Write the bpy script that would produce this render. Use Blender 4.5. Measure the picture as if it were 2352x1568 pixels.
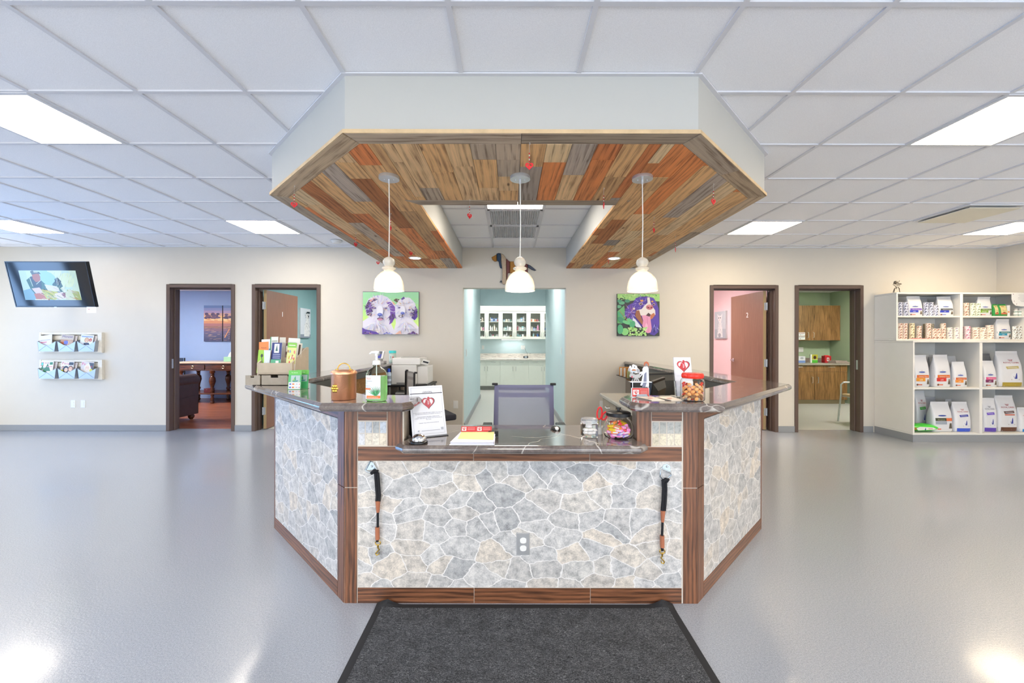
import bpy, bmesh, math, random
from mathutils import Vector, Matrix
random.seed(7)
S = bpy.context.scene
C = S.collection
for o in list(bpy.data.objects): bpy.data.objects.remove(o)
PI = math.pi
R = math.radians
# ---------------------------------------------------------------- camera
cam = bpy.data.objects.new('camera', bpy.data.cameras.new('camera'))
C.objects.link(cam)
cam.location = (0, 0, 1.354)
cam.rotation_euler = (PI/2, R(-0.10), 0)
cam.data.sensor_width = 36
cam.data.lens = 944/2352*36
cam.data.shift_x = 4/2352
cam.data.shift_y = -2/2352
cam.data.clip_start = 0.05
S.camera = cam
# ---------------------------------------------------------------- view
S.view_settings.view_transform = 'Standard'
S.view_settings.look = 'None'
S.view_settings.gamma = 1
S.view_settings.use_curve_mapping = False
S.view_settings.exposure = 1.08
# ---------------------------------------------------------------- sky seen through the windows
W = bpy.data.worlds.new('daylight'); S.world = W; W.use_nodes = True
bg = W.node_tree.nodes['Background']
bg.inputs[1].default_value = 3.0
_g = W.node_tree.nodes.new('ShaderNodeTexCoord'); _s = W.node_tree.nodes.new('ShaderNodeSeparateXYZ'); _r = W.node_tree.nodes.new('ShaderNodeValToRGB')
W.node_tree.links.new(_g.outputs['Generated'], _s.inputs[0]); W.node_tree.links.new(_s.outputs[0], _r.inputs[0])
_r.color_ramp.elements[0].position = 0.0; _r.color_ramp.elements[0].color = (0.84, 0.92, 1.0, 1)     # overcast white sky to the south
_r.color_ramp.elements[1].position = 1.0; _r.color_ramp.elements[1].color = (0.95, 0.95, 0.95, 1)
_m = W.node_tree.nodes.new('ShaderNodeMapRange'); _m.inputs[1].default_value = -.95; _m.inputs[2].default_value = -.5
W.node_tree.links.new(_s.outputs[0], _m.inputs[0]); _x = W.node_tree.nodes.new('ShaderNodeMix'); _x.data_type = 'RGBA'
_x.inputs[6].default_value = (0.26, 0.78, 1.75, 1)                                                   # bluer open sky to the west
W.node_tree.links.new(_m.outputs[0], _x.inputs[0]); W.node_tree.links.new(_r.outputs[0], _x.inputs[7]); W.node_tree.links.new(_x.outputs[2], bg.inputs[0])
def area(name, loc, rot, sx, sy, power, col, portal=False):
    l = bpy.data.lights.new(name, 'AREA'); l.shape = 'RECTANGLE'; l.size = sx; l.size_y = sy
    l.energy = power; l.color = col
    if portal: l.cycles.is_portal = True
    o = bpy.data.objects.new(name, l); C.objects.link(o); o.location = loc; o.rotation_euler = rot
    return o
# daylight entering by the windows behind the camera and at the far left
area('window_daylight', (-3.9, -3.75, 1.45), (R(90), 0, 0), 6.0, 2.2, 1, (1, 1, 1), True)
area('window_daylight', (3.9, -3.75, 1.45), (R(90), 0, 0), 6.0, 2.2, 1, (1, 1, 1), True)
area('window_daylight', (-8.45, 4.2, 1.25), (R(90), 0, R(-90)), 2.6, 2.0, 1, (1, 1, 1), True)
LAMP = 14.5      # brightness of the ceiling troffers
# ---------------------------------------------------------------- helpers
def lin(c):
    if isinstance(c, str):
        c = [int(c[i:i+2], 16)/255 for i in (0, 2, 4)]
    return tuple(((x/12.92) if x <= 0.04045 else ((x+0.055)/1.055)**2.4) for x in c[:3])
def L4(c): return (*lin(c), 1)
MW = {}
def tag(o, label=None, cat=None, group=None, kind=None):
    if label: o['label'] = label
    if cat: o['category'] = cat
    if group: o['group'] = group
    if kind: o['kind'] = kind
    return o
def thing(name, label, cat, loc=(0, 0, 0), rz=0, group=None):
    o = bpy.data.objects.new(name, None); C.objects.link(o)
    o.empty_display_size = 0.05
    o.location = loc; o.rotation_euler = (0, 0, rz)
    MW[o.name] = Matrix.Translation(Vector(loc)) @ Matrix.Rotation(rz, 4, 'Z')
    return tag(o, label, cat, group)
def dup(root, loc, rz=None, label=None, group=None):
    r = root.copy(); C.objects.link(r); r.location = loc
    if rz is not None: r.rotation_euler = (0, 0, rz)
    if label: r['label'] = label
    if group: r['group'] = group
    for ch in root.children:
        c = ch.copy(); C.objects.link(c); c.parent = r
        for g in ch.children:
            d = g.copy(); C.objects.link(d); d.parent = c
    return r
class MB:
    def __init__(s): s.v = []; s.f = []; s.m = []; s.c = []; s.uv = []; s.M = None
    def add(s, vs, fs, mi=0, col=None, M=None):
        b = len(s.v)
        if M is None: M = s.M
        for p in vs:
            p = Vector(p)
            s.v.append(M @ p if M is not None else p)
        for f in fs:
            s.f.append([b+i for i in f]); s.m.append(mi); s.c.append(col)
        return s
    def box(s, x0, x1, y0, y1, z0, z1, mi=0, col=None, M=None):
        vs = [(x, y, z) for z in (z0, z1) for y in (y0, y1) for x in (x0, x1)]
        return s.add(vs, [(0,2,3,1),(4,5,7,6),(0,1,5,4),(2,6,7,3),(0,4,6,2),(1,3,7,5)], mi, col, M)
    def prism(s, poly, z0, z1, mi=0, col=None, M=None, inset_top=0):
        n = len(poly)
        top = inset(poly, inset_top) if inset_top else poly
        vs = [(x, y, z0) for x, y in poly] + [(x, y, z1) for x, y in top]
        fs = [tuple(range(n-1, -1, -1)), tuple(range(n, 2*n))]
        fs += [(i, (i+1) % n, n+(i+1) % n, n+i) for i in range(n)]
        return s.add(vs, fs, mi, col, M)
    def layers(s, poly, lev, mi=0, col=None, M=None):
        n = len(poly); vs = []; fs = []
        for ins, z in lev:
            q = inset(poly, ins) if ins else poly
            vs += [(x, y, z) for x, y in q]
        for k in range(len(lev)-1):
            fs += [(k*n+i, k*n+(i+1) % n, (k+1)*n+(i+1) % n, (k+1)*n+i) for i in range(n)]
        fs += [tuple(range(n-1, -1, -1)), tuple(range((len(lev)-1)*n, len(lev)*n))]
        return s.add(vs, fs, mi, col, M)
    def face(s, pts, mi=0, col=None, M=None): return s.add(pts, [tuple(range(len(pts)))], mi, col, M)
    def lathe(s, prof, c=(0, 0, 0), n=24, mi=0, col=None, M=None, sx=1, sy=1, cap=True):
        vs = []; fs = []
        for r, z in prof:
            vs += [(c[0]+sx*r*math.cos(2*PI*i/n), c[1]+sy*r*math.sin(2*PI*i/n), c[2]+z) for i in range(n)]
        for k in range(len(prof)-1):
            fs += [(k*n+i, k*n+(i+1) % n, (k+1)*n+(i+1) % n, (k+1)*n+i) for i in range(n)]
        if cap:
            if prof[0][0] > 1e-5: fs.append(tuple(range(n-1, -1, -1)))
            if prof[-1][0] > 1e-5: fs.append(tuple(range((len(prof)-1)*n, len(prof)*n)))
        return s.add(vs, fs, mi, col, M)
    def tube(s, pts, r, n=8, closed=False, mi=0, col=None, M=None):
        pts = [Vector(p) for p in pts]; m = len(pts); vs = []; fs = []
        rr = r if isinstance(r, (list, tuple)) else [r]*m
        up = None
        for i, p in enumerate(pts):
            a = pts[(i-1) % m] if (closed or i > 0) else p
            b = pts[(i+1) % m] if (closed or i < m-1) else p
            t = (b-a).normalized()
            if up is None:
                up = Vector((0, 0, 1)) if abs(t.z) < .9 else Vector((1, 0, 0))
            x = t.cross(up)
            if x.length < 1e-4: x = t.cross(Vector((0.3, 1, 0)))
            x.normalize(); y = x.cross(t).normalized(); up = y
            for k in range(n):
                an = 2*PI*k/n
                vs.append(p + (x*math.cos(an)+y*math.sin(an))*rr[i])
        q = m if closed else m-1
        for i in range(q):
            j = (i+1) % m
            fs += [(i*n+k, i*n+(k+1) % n, j*n+(k+1) % n, j*n+k) for k in range(n)]
        if not closed: fs += [tuple(range(n-1, -1, -1)), tuple(range((m-1)*n, m*n))]
        return s.add(vs, fs, mi, col, M)
    def ball(s, c, r, n=14, mi=0, col=None, M=None):
        r = r if isinstance(r, (list, tuple)) else (r, r, r)
        vs = []; fs = []; h = n//2
        for k in range(h+1):
            t = PI*k/h
            for i in range(n):
                a = 2*PI*i/n
                vs.append((c[0]+r[0]*math.sin(t)*math.cos(a), c[1]+r[1]*math.sin(t)*math.sin(a), c[2]-r[2]*math.cos(t)))
        for k in range(h):
            fs += [(k*n+i, k*n+(i+1) % n, (k+1)*n+(i+1) % n, (k+1)*n+i) for i in range(n)]
        return s.add(vs, fs, mi, col, M)
    def build(s, name, mats, parent=None, smooth=None, bevel=0, uv=None, local=False, label=None, cat=None, group=None, kind=None, recalc=True, sub=0, origin=None):
        if not isinstance(mats, (list, tuple)): mats = [mats]
        vs = s.v; loc = None
        if parent is not None:
            if not local:
                Mi = MW[parent.name].inverted(); vl = [Mi @ p for p in vs]
            else: vl = vs
        else:
            xs = [p.x for p in vs]; ys = [p.y for p in vs]; zs = [p.z for p in vs]
            loc = Vector(((min(xs)+max(xs))/2, (min(ys)+max(ys))/2, min(zs)))
            if origin: loc = Vector(origin)
            vl = [p-loc for p in vs]
        me = bpy.data.meshes.new(name)
        me.from_pydata([tuple(p) for p in vl], [], s.f)
        for m in mats: me.materials.append(m)
        me.polygons.foreach_set('material_index', s.m)
        if uv or s.uv:
            ul = me.uv_layers.new(name='UVMap')
            for pi, p in enumerate(me.polygons):
                for li, vi in zip(p.loop_indices, p.vertices):
                    if uv:
                        ul.data[li].uv = uv(vs[vi], p.normal, pi)
        if any(c is not None for c in s.c):
            ca = me.color_attributes.new('Col', 'FLOAT_COLOR', 'CORNER')
            for p, c in zip(me.polygons, s.c):
                cc = (*c[:3], 1) if c is not None else (1, 1, 1, 1)
                for li in p.loop_indices: ca.data[li].color = cc
        if recalc:
            bm = bmesh.new(); bm.from_mesh(me)
            bmesh.ops.remove_doubles(bm, verts=bm.verts, dist=1e-6)
            bmesh.ops.recalc_face_normals(bm, faces=bm.faces)
            bm.to_mesh(me); bm.free()
        if smooth is not None:
            me.shade_smooth()
            me.set_sharp_from_angle(angle=R(smooth))
        o = bpy.data.objects.new(name, me); C.objects.link(o)
        if parent is not None:
            o.parent = parent; MW[o.name] = MW[parent.name]
        else:
            o.location = loc; MW[o.name] = Matrix.Translation(loc)
        if bevel:
            b = o.modifiers.new('bevel', 'BEVEL'); b.width = bevel; b.segments = 2; b.limit_method = 'ANGLE'; b.angle_limit = R(40)
        if sub:
            b = o.modifiers.new('subdivision', 'SUBSURF'); b.levels = sub; b.render_levels = sub
        tag(o, label, cat, group, kind)
        return o
def inset(poly, d):
    n = len(poly); out = []
    A = sum(poly[i][0]*poly[(i+1) % n][1]-poly[(i+1) % n][0]*poly[i][1] for i in range(n))
    sg = 1 if A > 0 else -1
    for i in range(n):
        p = Vector(poly[i]); a = Vector(poly[i-1]); b = Vector(poly[(i+1) % n])
        e1 = (p-a).normalized(); e2 = (b-p).normalized()
        n1 = Vector((-e1.y, e1.x))*sg; n2 = Vector((-e2.y, e2.x))*sg
        m = n1+n2; k = m.dot(n1)
        if abs(k) < 1e-4: out.append(tuple(p+n1*d)); continue
        out.append(tuple(p+m*(d/k)))
    return out
def clip(poly, a, b, c):      # keep a*x+b*y<=c
    out = []; n = len(poly)
    for i in range(n):
        p, q = poly[i], poly[(i+1) % n]
        dp = a*p[0]+b*p[1]-c; dq = a*q[0]+b*q[1]-c
        if dp <= 0: out.append(p)
        if (dp < 0 < dq) or (dq < 0 < dp):
            t = dp/(dp-dq); out.append((p[0]+t*(q[0]-p[0]), p[1]+t*(q[1]-p[1])))
    return out
def frame(o, u, v):           # matrix: local x->u, y->v, z->normal
    u = Vector(u).normalized(); v = Vector(v).normalized(); n = u.cross(v)
    M = Matrix((u, v, n)).transposed().to_4x4(); M.translation = Vector(o); return M
# ---------------------------------------------------------------- materials
def newmat(name):
    m = bpy.data.materials.new(name); m.use_nodes = True
    nt = m.node_tree; b = nt.nodes['Principled BSDF']
    return m, nt, b
def node(nt, t, **k):
    n = nt.nodes.new(t)
    for a, v in k.items(): setattr(n, a, v)
    return n
def mix(nt, fac, a, b, mode='MIX'):
    n = nt.nodes.new('ShaderNodeMix'); n.data_type = 'RGBA'; n.blend_type = mode
    for i, x in ((0, fac), (6, a), (7, b)):
        if hasattr(x, 'node'): nt.links.new(x, n.inputs[i])
        else: n.inputs[i].default_value = x
    return n.outputs[2]
def noise(nt, vec, scale, detail=3, rough=.55, dist=0, dim='3D'):
    n = node(nt, 'ShaderNodeTexNoise', noise_dimensions=dim)
    n.inputs['Scale'].default_value = scale; n.inputs['Detail'].default_value = detail
    n.inputs['Roughness'].default_value = rough; n.inputs['Distortion'].default_value = dist
    if vec is not None: nt.links.new(vec, n.inputs['Vector'])
    return n
def ramp(nt, fac, stops, interp='LINEAR'):
    n = node(nt, 'ShaderNodeValToRGB'); n.color_ramp.interpolation = interp
    e = n.color_ramp.elements
    while len(e) > 1: e.remove(e[-1])
    e[0].position = stops[0][0]; e[0].color = stops[0][1]
    for p, c in stops[1:]:
        x = e.new(p); x.color = c
    nt.links.new(fac, n.inputs[0]); return n.outputs[0]
def bump(nt, b, h, strength=.2, dist=.01):
    n = node(nt, 'ShaderNodeBump'); n.inputs['Strength'].default_value = strength; n.inputs['Distance'].default_value = dist
    nt.links.new(h, n.inputs['Height']); nt.links.new(n.outputs[0], b.inputs['Normal'])
def coord(nt, kind='Object', scale=None):
    t = node(nt, 'ShaderNodeTexCoord'); out = t.outputs[kind]
    if scale:
        m = node(nt, 'ShaderNodeMapping'); m.inputs['Scale'].default_value = scale
        nt.links.new(out, m.inputs[0]); out = m.outputs[0]
    return out
_mats = {}
def mat(name, col, rough=.5, metal=0, var=.0, vs=8, bmp=0, bs=60, spec=.5, trans=0, ior=1.45, emis=None, es=0, alpha=1, coat=0, sheen=0):
    if name in _mats: return _mats[name]
    m, nt, b = newmat(name)
    c = L4(col)
    b.inputs['Base Color'].default_value = c
    b.inputs['Roughness'].default_value = rough; b.inputs['Metallic'].default_value = metal
    b.inputs['Specular IOR Level'].default_value = spec; b.inputs['IOR'].default_value = ior
    b.inputs['Transmission Weight'].default_value = trans; b.inputs['Alpha'].default_value = alpha
    b.inputs['Coat Weight'].default_value = coat; b.inputs['Coat Roughness'].default_value = .05
    b.inputs['Sheen Weight'].default_value = sheen
    if emis is not None:
        b.inputs['Emission Color'].default_value = L4(emis); b.inputs['Emission Strength'].default_value = es
    if True:
        co = coord(nt)
        v = var if var else .03
        n = noise(nt, co, vs, 4)
        d = tuple(x*(1-v) for x in c[:3])+(1,); l = tuple(min(1, x*(1+v)) for x in c[:3])+(1,)
        nt.links.new(mix(nt, n.outputs[0], d, l), b.inputs['Base Color'])
    if bmp:
        n2 = noise(nt, coord(nt), bs, 3); bump(nt, b, n2.outputs[0], bmp, .004)
    _mats[name] = m
    return m
def mat_print(name='printed_surface', rough=.45, emis=0):
    if name in _mats: return _mats[name]
    m, nt, b = newmat(name)
    a = node(nt, 'ShaderNodeVertexColor'); a.layer_name = 'Col'
    nt.links.new(mix(nt, 1.0, a.outputs[0], (.80, .80, .80, 1), 'MULTIPLY'), b.inputs['Base Color']); b.inputs['Roughness'].default_value = rough
    if emis:
        nt.links.new(a.outputs[0], b.inputs['Emission Color']); b.inputs['Emission Strength'].default_value = emis
        b.inputs['Roughness'].default_value = .15
        for l in list(b.inputs['Base Color'].links): nt.links.remove(l)
        b.inputs['Base Color'].default_value = (.01, .01, .012, 1)
    _mats[name] = m
    return m
def mat_wood(name, dark, lightc, grain='v', contrast=1, rough=.35, sc=1.0):
    m, nt, b = newmat(name)
    s = (130*sc, 3.5*sc, 1) if grain == 'v' else (3.5*sc, 130*sc, 1)
    s2 = (9*sc, 1.2*sc, 1) if grain == 'v' else (1.2*sc, 9*sc, 1)
    n1 = noise(nt, coord(nt, 'UV', s), 1, 5, .6, .6)
    n2 = noise(nt, coord(nt, 'UV', s2), 1.6, 3, .5, 1.5)
    w = node(nt, 'ShaderNodeTexWave', wave_type='BANDS', bands_direction='X' if grain == 'v' else 'Y')
    w.inputs['Scale'].default_value = 14; w.inputs['Distortion'].default_value = 7; w.inputs['Detail'].default_value = 4
    w.inputs['Detail Scale'].default_value = .6
    nt.links.new(coord(nt, 'UV', (1, .22, 1) if grain == 'v' else (.22, 1, 1)), w.inputs[0])
    f = mix(nt, .20, n1.outputs[0], w.outputs[0])
    f = mix(nt, .30, f, n2.outputs[0])
    col = ramp(nt, f, [(.36, L4(dark)), (.62, L4(lightc))])
    nt.links.new(col, b.inputs['Base Color'])
    b.inputs['Roughness'].default_value = rough
    bump(nt, b, f, .15, .002)
    _mats[name] = m
    return m
def mat_plank():
    m, nt, b = newmat('reclaimed_plank')
    a = node(nt, 'ShaderNodeVertexColor'); a.layer_name = 'Col'
    n1 = noise(nt, coord(nt, 'UV', (120, 2.4, 1)), 1, 6, .65, .8)
    w = node(nt, 'ShaderNodeTexWave', wave_type='BANDS', bands_direction='X')
    w.inputs['Scale'].default_value = 7; w.inputs['Distortion'].default_value = 12; w.inputs['Detail'].default_value = 2
    nt.links.new(coord(nt, 'UV', (1, .16, 1)), w.inputs[0])
    n3 = noise(nt, coord(nt, 'UV', (7, 3, 1)), 1, 3)
    v = node(nt, 'ShaderNodeTexVoronoi', feature='F1'); v.inputs['Scale'].default_value = 1
    nt.links.new(coord(nt, 'UV', (7, 2.2, 1)), v.inputs[0])
    f = mix(nt, .16, n1.outputs[0], w.outputs[0])
    f = mix(nt, .28, f, n3.outputs[0])
    g = ramp(nt, f, [(.37, (.48, .41, .36, 1)), (.49, (1, 1, 1, 1)), (.64, (1.22, 1.2, 1.16, 1))])
    k = ramp(nt, v.outputs['Distance'], [(.04, (.16, .10, .06, 1)), (.09, (1, 1, 1, 1))])
    c = mix(nt, 1.0, a.outputs[0], g, 'MULTIPLY'); c = mix(nt, .85, c, k, 'MULTIPLY')
    nt.links.new(c, b.inputs['Base Color']); b.inputs['Roughness'].default_value = .75
    bump(nt, b, f, .3, .003)
    return m
def mat_stone(name, tint):
    m, nt, b = newmat(name)
    uv = coord(nt, 'UV')
    nz = noise(nt, uv, 7, 4, .6)
    add = node(nt, 'ShaderNodeVectorMath', operation='MULTIPLY_ADD')
    nt.links.new(nz.outputs['Color'], add.inputs[0]); add.inputs[1].default_value = (.075, .06, 0); nt.links.new(uv, add.inputs[2])
    mp = node(nt, 'ShaderNodeMapping'); mp.inputs['Scale'].default_value = (1, 1.55, 1)
    nt.links.new(add.outputs[0], mp.inputs[0])
    ve = node(nt, 'ShaderNodeTexVoronoi', feature='DISTANCE_TO_EDGE', voronoi_dimensions='2D')
    vc = node(nt, 'ShaderNodeTexVoronoi', feature='F1', voronoi_dimensions='2D')
    for v in (ve, vc):
        v.inputs['Scale'].default_value = 7.4; v.inputs['Randomness'].default_value = 1.0
        nt.links.new(mp.outputs[0], v.inputs[0])
    sep = node(nt, 'ShaderNodeSeparateColor'); nt.links.new(vc.outputs['Color'], sep.inputs[0])
    t = lambda c: L4([a*b_ for a, b_ in zip(c, tint)])
    cell = ramp(nt, sep.outputs[0], [(0, t((.63, .635, .64))), (.28, t((.75, .745, .74))), (.5, t((.68, .682, .685))), (.72, t((.78, .745, .70))), (1, t((.73, .725, .715)))])
    big = noise(nt, uv, 22, 6, .75)
    fine = noise(nt, uv, 170, 3, .7)
    cell = mix(nt, .8, cell, ramp(nt, big.outputs[0], [(.32, (.40, .40, .40, 1)), (.47, (.88, .88, .88, 1)), (.60, (1.28, 1.26, 1.22, 1))]), 'MULTIPLY')
    cell = mix(nt, .5, cell, ramp(nt, fine.outputs[0], [(.3, (.6, .6, .6, 1)), (.55, (1.15, 1.15, 1.15, 1))]), 'MULTIPLY')
    g = ramp(nt, ve.outputs['Distance'], [(.0, (1, 1, 1, 1)), (.012, (1, 1, 1, 1)), (.026, (0, 0, 0, 1))])
    col = mix(nt, g, cell, t((.86, .85, .84)))
    nt.links.new(col, b.inputs['Base Color']); b.inputs['Roughness'].default_value = .5
    bump(nt, b, big.outputs[0], .12, .003)
    return m
def mat_laminate():
    m, nt, b = newmat('grey_veined_laminate')
    co = coord(nt, 'Object')
    n = noise(nt, co, 5, 7, .7, 1.2)
    f = noise(nt, co, 60, 4, .7)
    base = ramp(nt, n.outputs[0], [(.3, L4('4c4340')), (.5, L4('685e5a')), (.72, L4('81776f'))])
    base = mix(nt, .35, base, ramp(nt, f.outputs[0], [(.35, (.5, .5, .5, 1)), (.65, (1.3, 1.3, 1.3, 1))]), 'MULTIPLY')
    d = noise(nt, co, 2.2, 3, .5)
    add = node(nt, 'ShaderNodeVectorMath', operation='MULTIPLY_ADD')
    nt.links.new(d.outputs['Color'], add.inputs[0]); add.inputs[1].default_value = (.5, .5, .5); nt.links.new(co, add.inputs[2])
    v = node(nt, 'ShaderNodeTexVoronoi', feature='DISTANCE_TO_EDGE'); v.inputs['Scale'].default_value = 2.6
    nt.links.new(add.outputs[0], v.inputs[0])
    g = ramp(nt, v.outputs['Distance'], [(.0, (1, 1, 1, 1)), (.006, (.7, .7, .7, 1)), (.012, (0, 0, 0, 1))])
    msk = ramp(nt, noise(nt, co, 3.3, 2).outputs[0], [(.45, (0, 0, 0, 1)), (.55, (.75, .75, .75, 1))])
    g = mix(nt, 1, g, msk, 'MULTIPLY')
    col = mix(nt, g, base, L4('c9c3bb'))
    nt.links.new(col, b.inputs['Base Color']); b.inputs['Roughness'].default_value = .12
    b.inputs['Specular IOR Level'].default_value = .75; b.inputs['Coat Weight'].default_value = .6; b.inputs['Coat Roughness'].default_value = .03
    return m
def mat_floor():
    m, nt, b = newmat('speckled_grey_epoxy_floor')
    co = coord(nt)
    n = noise(nt, co, 420, 2, .8)
    n2 = noise(nt, co, 130, 3, .7)
    c = ramp(nt, n.outputs[0], [(.30, L4('60656e')), (.48, L4('9196a0')), (.60, L4('aab0ba')), (.72, L4('c9ccd4'))])
    c = mix(nt, .3, c, ramp(nt, n2.outputs[0], [(.35, L4('767b85')), (.65, L4('b2b6bf'))]))
    nt.links.new(c, b.inputs['Base Color']); b.inputs['Roughness'].default_value = .26
    b.inputs['Specular IOR Level'].default_value = .6; b.inputs['Coat Weight'].default_value = .5; b.inputs['Coat Roughness'].default_value = .12
    bump(nt, b, noise(nt, co, 95, 3, .6).outputs[0], .22, .004)
    return m
def mat_tile():
    m, nt, b = newmat('ceiling_tile')
    co = coord(nt)
    n = noise(nt, co, 300, 2)
    nt.links.new(ramp(nt, n.outputs[0], [(.3, L4('e6e6e8')), (.6, L4('f4f4f6'))]), b.inputs['Base Color'])
    b.inputs['Roughness'].default_value = .9
    return m
def mat_carpet():
    m, nt, b = newmat('charcoal_mat_pile')
    co = coord(nt)
    n = noise(nt, coord(nt, 'Object', (1, 2.4, 1)), 55, 6, .85, 3)
    n2 = noise(nt, co, 12, 4, .6)
    c = ramp(nt, n.outputs[0], [(.36, L4('0e0f12')), (.50, L4('34363b')), (.60, L4('86888c'))])
    c = mix(nt, .6, c, ramp(nt, n2.outputs[0], [(.35, (.6, .6, .6, 1)), (.65, (1.3, 1.3, 1.3, 1))]), 'MULTIPLY')
    nt.links.new(c, b.inputs['Base Color']); b.inputs['Roughness'].default_value = .95
    bump(nt, b, n.outputs[0], .8, .006)
    return m
def emat(name, col, s):
    m = bpy.data.materials.new(name); m.use_nodes = True; nt = m.node_tree
    nt.nodes.clear(); e = node(nt, 'ShaderNodeEmission'); o = node(nt, 'ShaderNodeOutputMaterial')
    e.inputs[0].default_value = L4(col); e.inputs[1].default_value = s
    nt.links.new(e.outputs[0], o.inputs[0]); return m
M_wall = mat('greige_wall_paint', 'c9c3b8', .8, var=.02, bmp=.05, bs=200)
M_tile = mat_tile()
M_grid = mat('white_ceiling_grid', 'd6d6da', .5)
M_floor = mat_floor()
M_base = mat('grey_cove_base', '8b8e92', .4, var=.12, vs=200)
M_lam = mat_laminate()
M_stone = mat_stone('grey_flagstone_tile', (1, 1, 1))
M_woodv = mat_wood('brown_oak_tile_upright', '40281b', '87583c', 'v')
M_woodh = mat_wood('brown_oak_tile_level', '40281b', '87583c', 'h')
M_plank = mat_plank()
M_steel = mat('brushed_steel', 'd2d4d6', .38, .75)
M_chrome = mat('chrome', 'd8dadc', .12, 1)
M_black = mat('black_plastic', '141416', .35)
M_blackmetal = mat('black_metal', '1a1b1e', .4, .3)
M_white = mat('white_plastic', 'dcdcda', .35)
M_paper = mat('white_paper', 'd9d9d8', .7)
M_glass = mat('clear_glass', 'ffffff', .02, trans=1, ior=1.45)
M_print = mat_print()
M_whitelam = mat('white_melamine', 'dcdad4', .4)
M_troffer = emat('lit_troffer_diffuser', 'fff4e4', LAMP)
M_troffer_warm = emat('lit_troffer_diffuser_warm', 'ffe9c6', LAMP)
M_troffer_cool = emat('lit_troffer_diffuser_cool', 'fffaf4', LAMP*2.1)
M_troffer_hall = emat('lit_troffer_diffuser_hall', 'fffaf4', LAMP*.6)
M_frame = mat('bronze_door_frame_paint', '5b4a42', .35, var=.04)
M_grout = mat('grout_line', 'cdc3b6', .8)
uvxz = lambda p, n, i: (p.x, p.z)
# ================================================================ SETTING
XL, XR, YB, YF, ZC = -8.3, 7.24, -3.6, 6.12, 2.74
CX = .057
WT = .16
def struct(name, mb, m, **k): return mb.build(name, m, kind='structure', **k)
b = MB(); b.box(XL, XR, YB, YF, -.1, 0); b.box(-5.1, -4.11, YF, YF+WT, -.1, 0); b.box(-3.83, -2.84, YF, YF+WT, -.1, 0)
b.box(2.98, 3.975, YF, YF+WT, -.1, 0); b.box(4.245, 5.24, YF, YF+WT, -.1, 0); b.box(-.707, .83, YF, YF+WT, -.1, 0)
struct('floor', b, M_floor, origin=(0, 0, 0))
# ceiling tiles and grid
X0G, Y0G, P = -.258, 1.69, .61
HU = .773
b = MB()
b.box(XL, XR, YB, 3.25, ZC+.006, ZC+.06); b.box(XL, CX-HU, 3.25, YF, ZC+.006, ZC+.06); b.box(CX+HU, XR, 3.25, YF, ZC+.006, ZC+.06)
b.box(CX-HU, CX+HU, 3.25, YF, ZC+.006, ZC+.06)
k = -14
while X0G+P*k < XR:
    x = X0G+P*k; k += 1
    if x < XL: continue
    y1 = 2.6 if abs(x-CX) < 1.2 else YF
    b.box(x-.012, x+.012, YB, y1, ZC-.002, ZC+.008, 1)
    if abs(x-CX) < HU: b.box(x-.012, x+.012, 3.25, YF, ZC-.002, ZC+.008, 1)
k = -9
while Y0G+P*k < YF:
    y = Y0G+P*k; k += 1
    if y < YB: continue
    if y > 2.2:
        b.box(XL, CX-.95, y-.012, y+.012, ZC-.0018, ZC+.008, 1); b.box(CX+.95, XR, y-.012, y+.012, ZC-.0018, ZC+.008, 1)
    else: b.box(XL, XR, y-.012, y+.012, ZC-.0018, ZC+.008, 1)
for y in (3.72, 4.33, 4.94, 5.55): b.box(CX-HU, CX+HU, y-.012, y+.012, ZC-.0018, ZC+.008, 1)
# wall angle
b.box(XL, XR, YF-.02, YF, ZC-.003, ZC+.008, 1); b.box(XR-.02, XR, YB, YF, ZC-.003, ZC+.008, 1)
struct('ceiling', b, [M_tile, M_grid], origin=(0, 0, ZC))
# back wall with its four doorways and the corridor opening
doors = [(-5.115, -4.097), (-3.844, -2.826), (2.969, 3.987), (4.233, 5.251)]
DZ = 2.184
b = MB()
edges = sorted([(d[0]+.02, d[1]-.02, DZ-.02) for d in doors]+[(-.707, .83, 2.138)])
x = XL
for a, c, z in edges:
    b.box(x, a, YF, YF+WT, 0, ZC+.05); b.box(a, c, YF, YF+WT, z, ZC+.05); x = c
b.box(x, XR, YF, YF+WT, 0, ZC+.05)
struct('wall_back', b, M_wall)
b = MB(); b.box(XR, XR+.15, YB, YF+WT, 0, ZC+.05); struct('wall_right', b, M_wall)
b = MB(); wy0, wy1, wz0, wz1 = 2.9, 5.5, .25, 2.25
b.box(XL-.15, XL, YB, wy0, 0, ZC+.05); b.box(XL-.15, XL, wy1, YF+WT, 0, ZC+.05)
b.box(XL-.15, XL, wy0, wy1, 0, wz0); b.box(XL-.15, XL, wy0, wy1, wz1, ZC+.05); struct('wall_left', b, M_wall)
b = MB(); wins = [(-6.9, -.9), (.9, 6.9)]
x = XL
for a, c in wins:
    b.box(x, a, YB-.15, YB, 0, ZC+.05); b.box(a, c, YB-.15, YB, 0, .35); b.box(a, c, YB-.15, YB, 2.55, ZC+.05); x = c
b.box(x, XR, YB-.15, YB, 0, ZC+.05); struct('wall_front', b, M_wall)
def window(n, M, w, h):
    fr = MB(); t = .05
    for a in range(4):
        xx = a*w/3; fr.box(max(0, xx-t/2), min(w, xx+t/2), 0, .08, 0, h, M=M)
    fr.box(0, w, 0, .08, 0, t, M=M); fr.box(0, w, 0, .08, h-t, h, M=M)
    return struct('window_%d' % n, fr, M_blackmetal)
window(1, Matrix.Translation((-6.9, YB-.12, .35)), 6, 2.2)
window(2, Matrix.Translation((.9, YB-.12, .35)), 6, 2.2)
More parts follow.
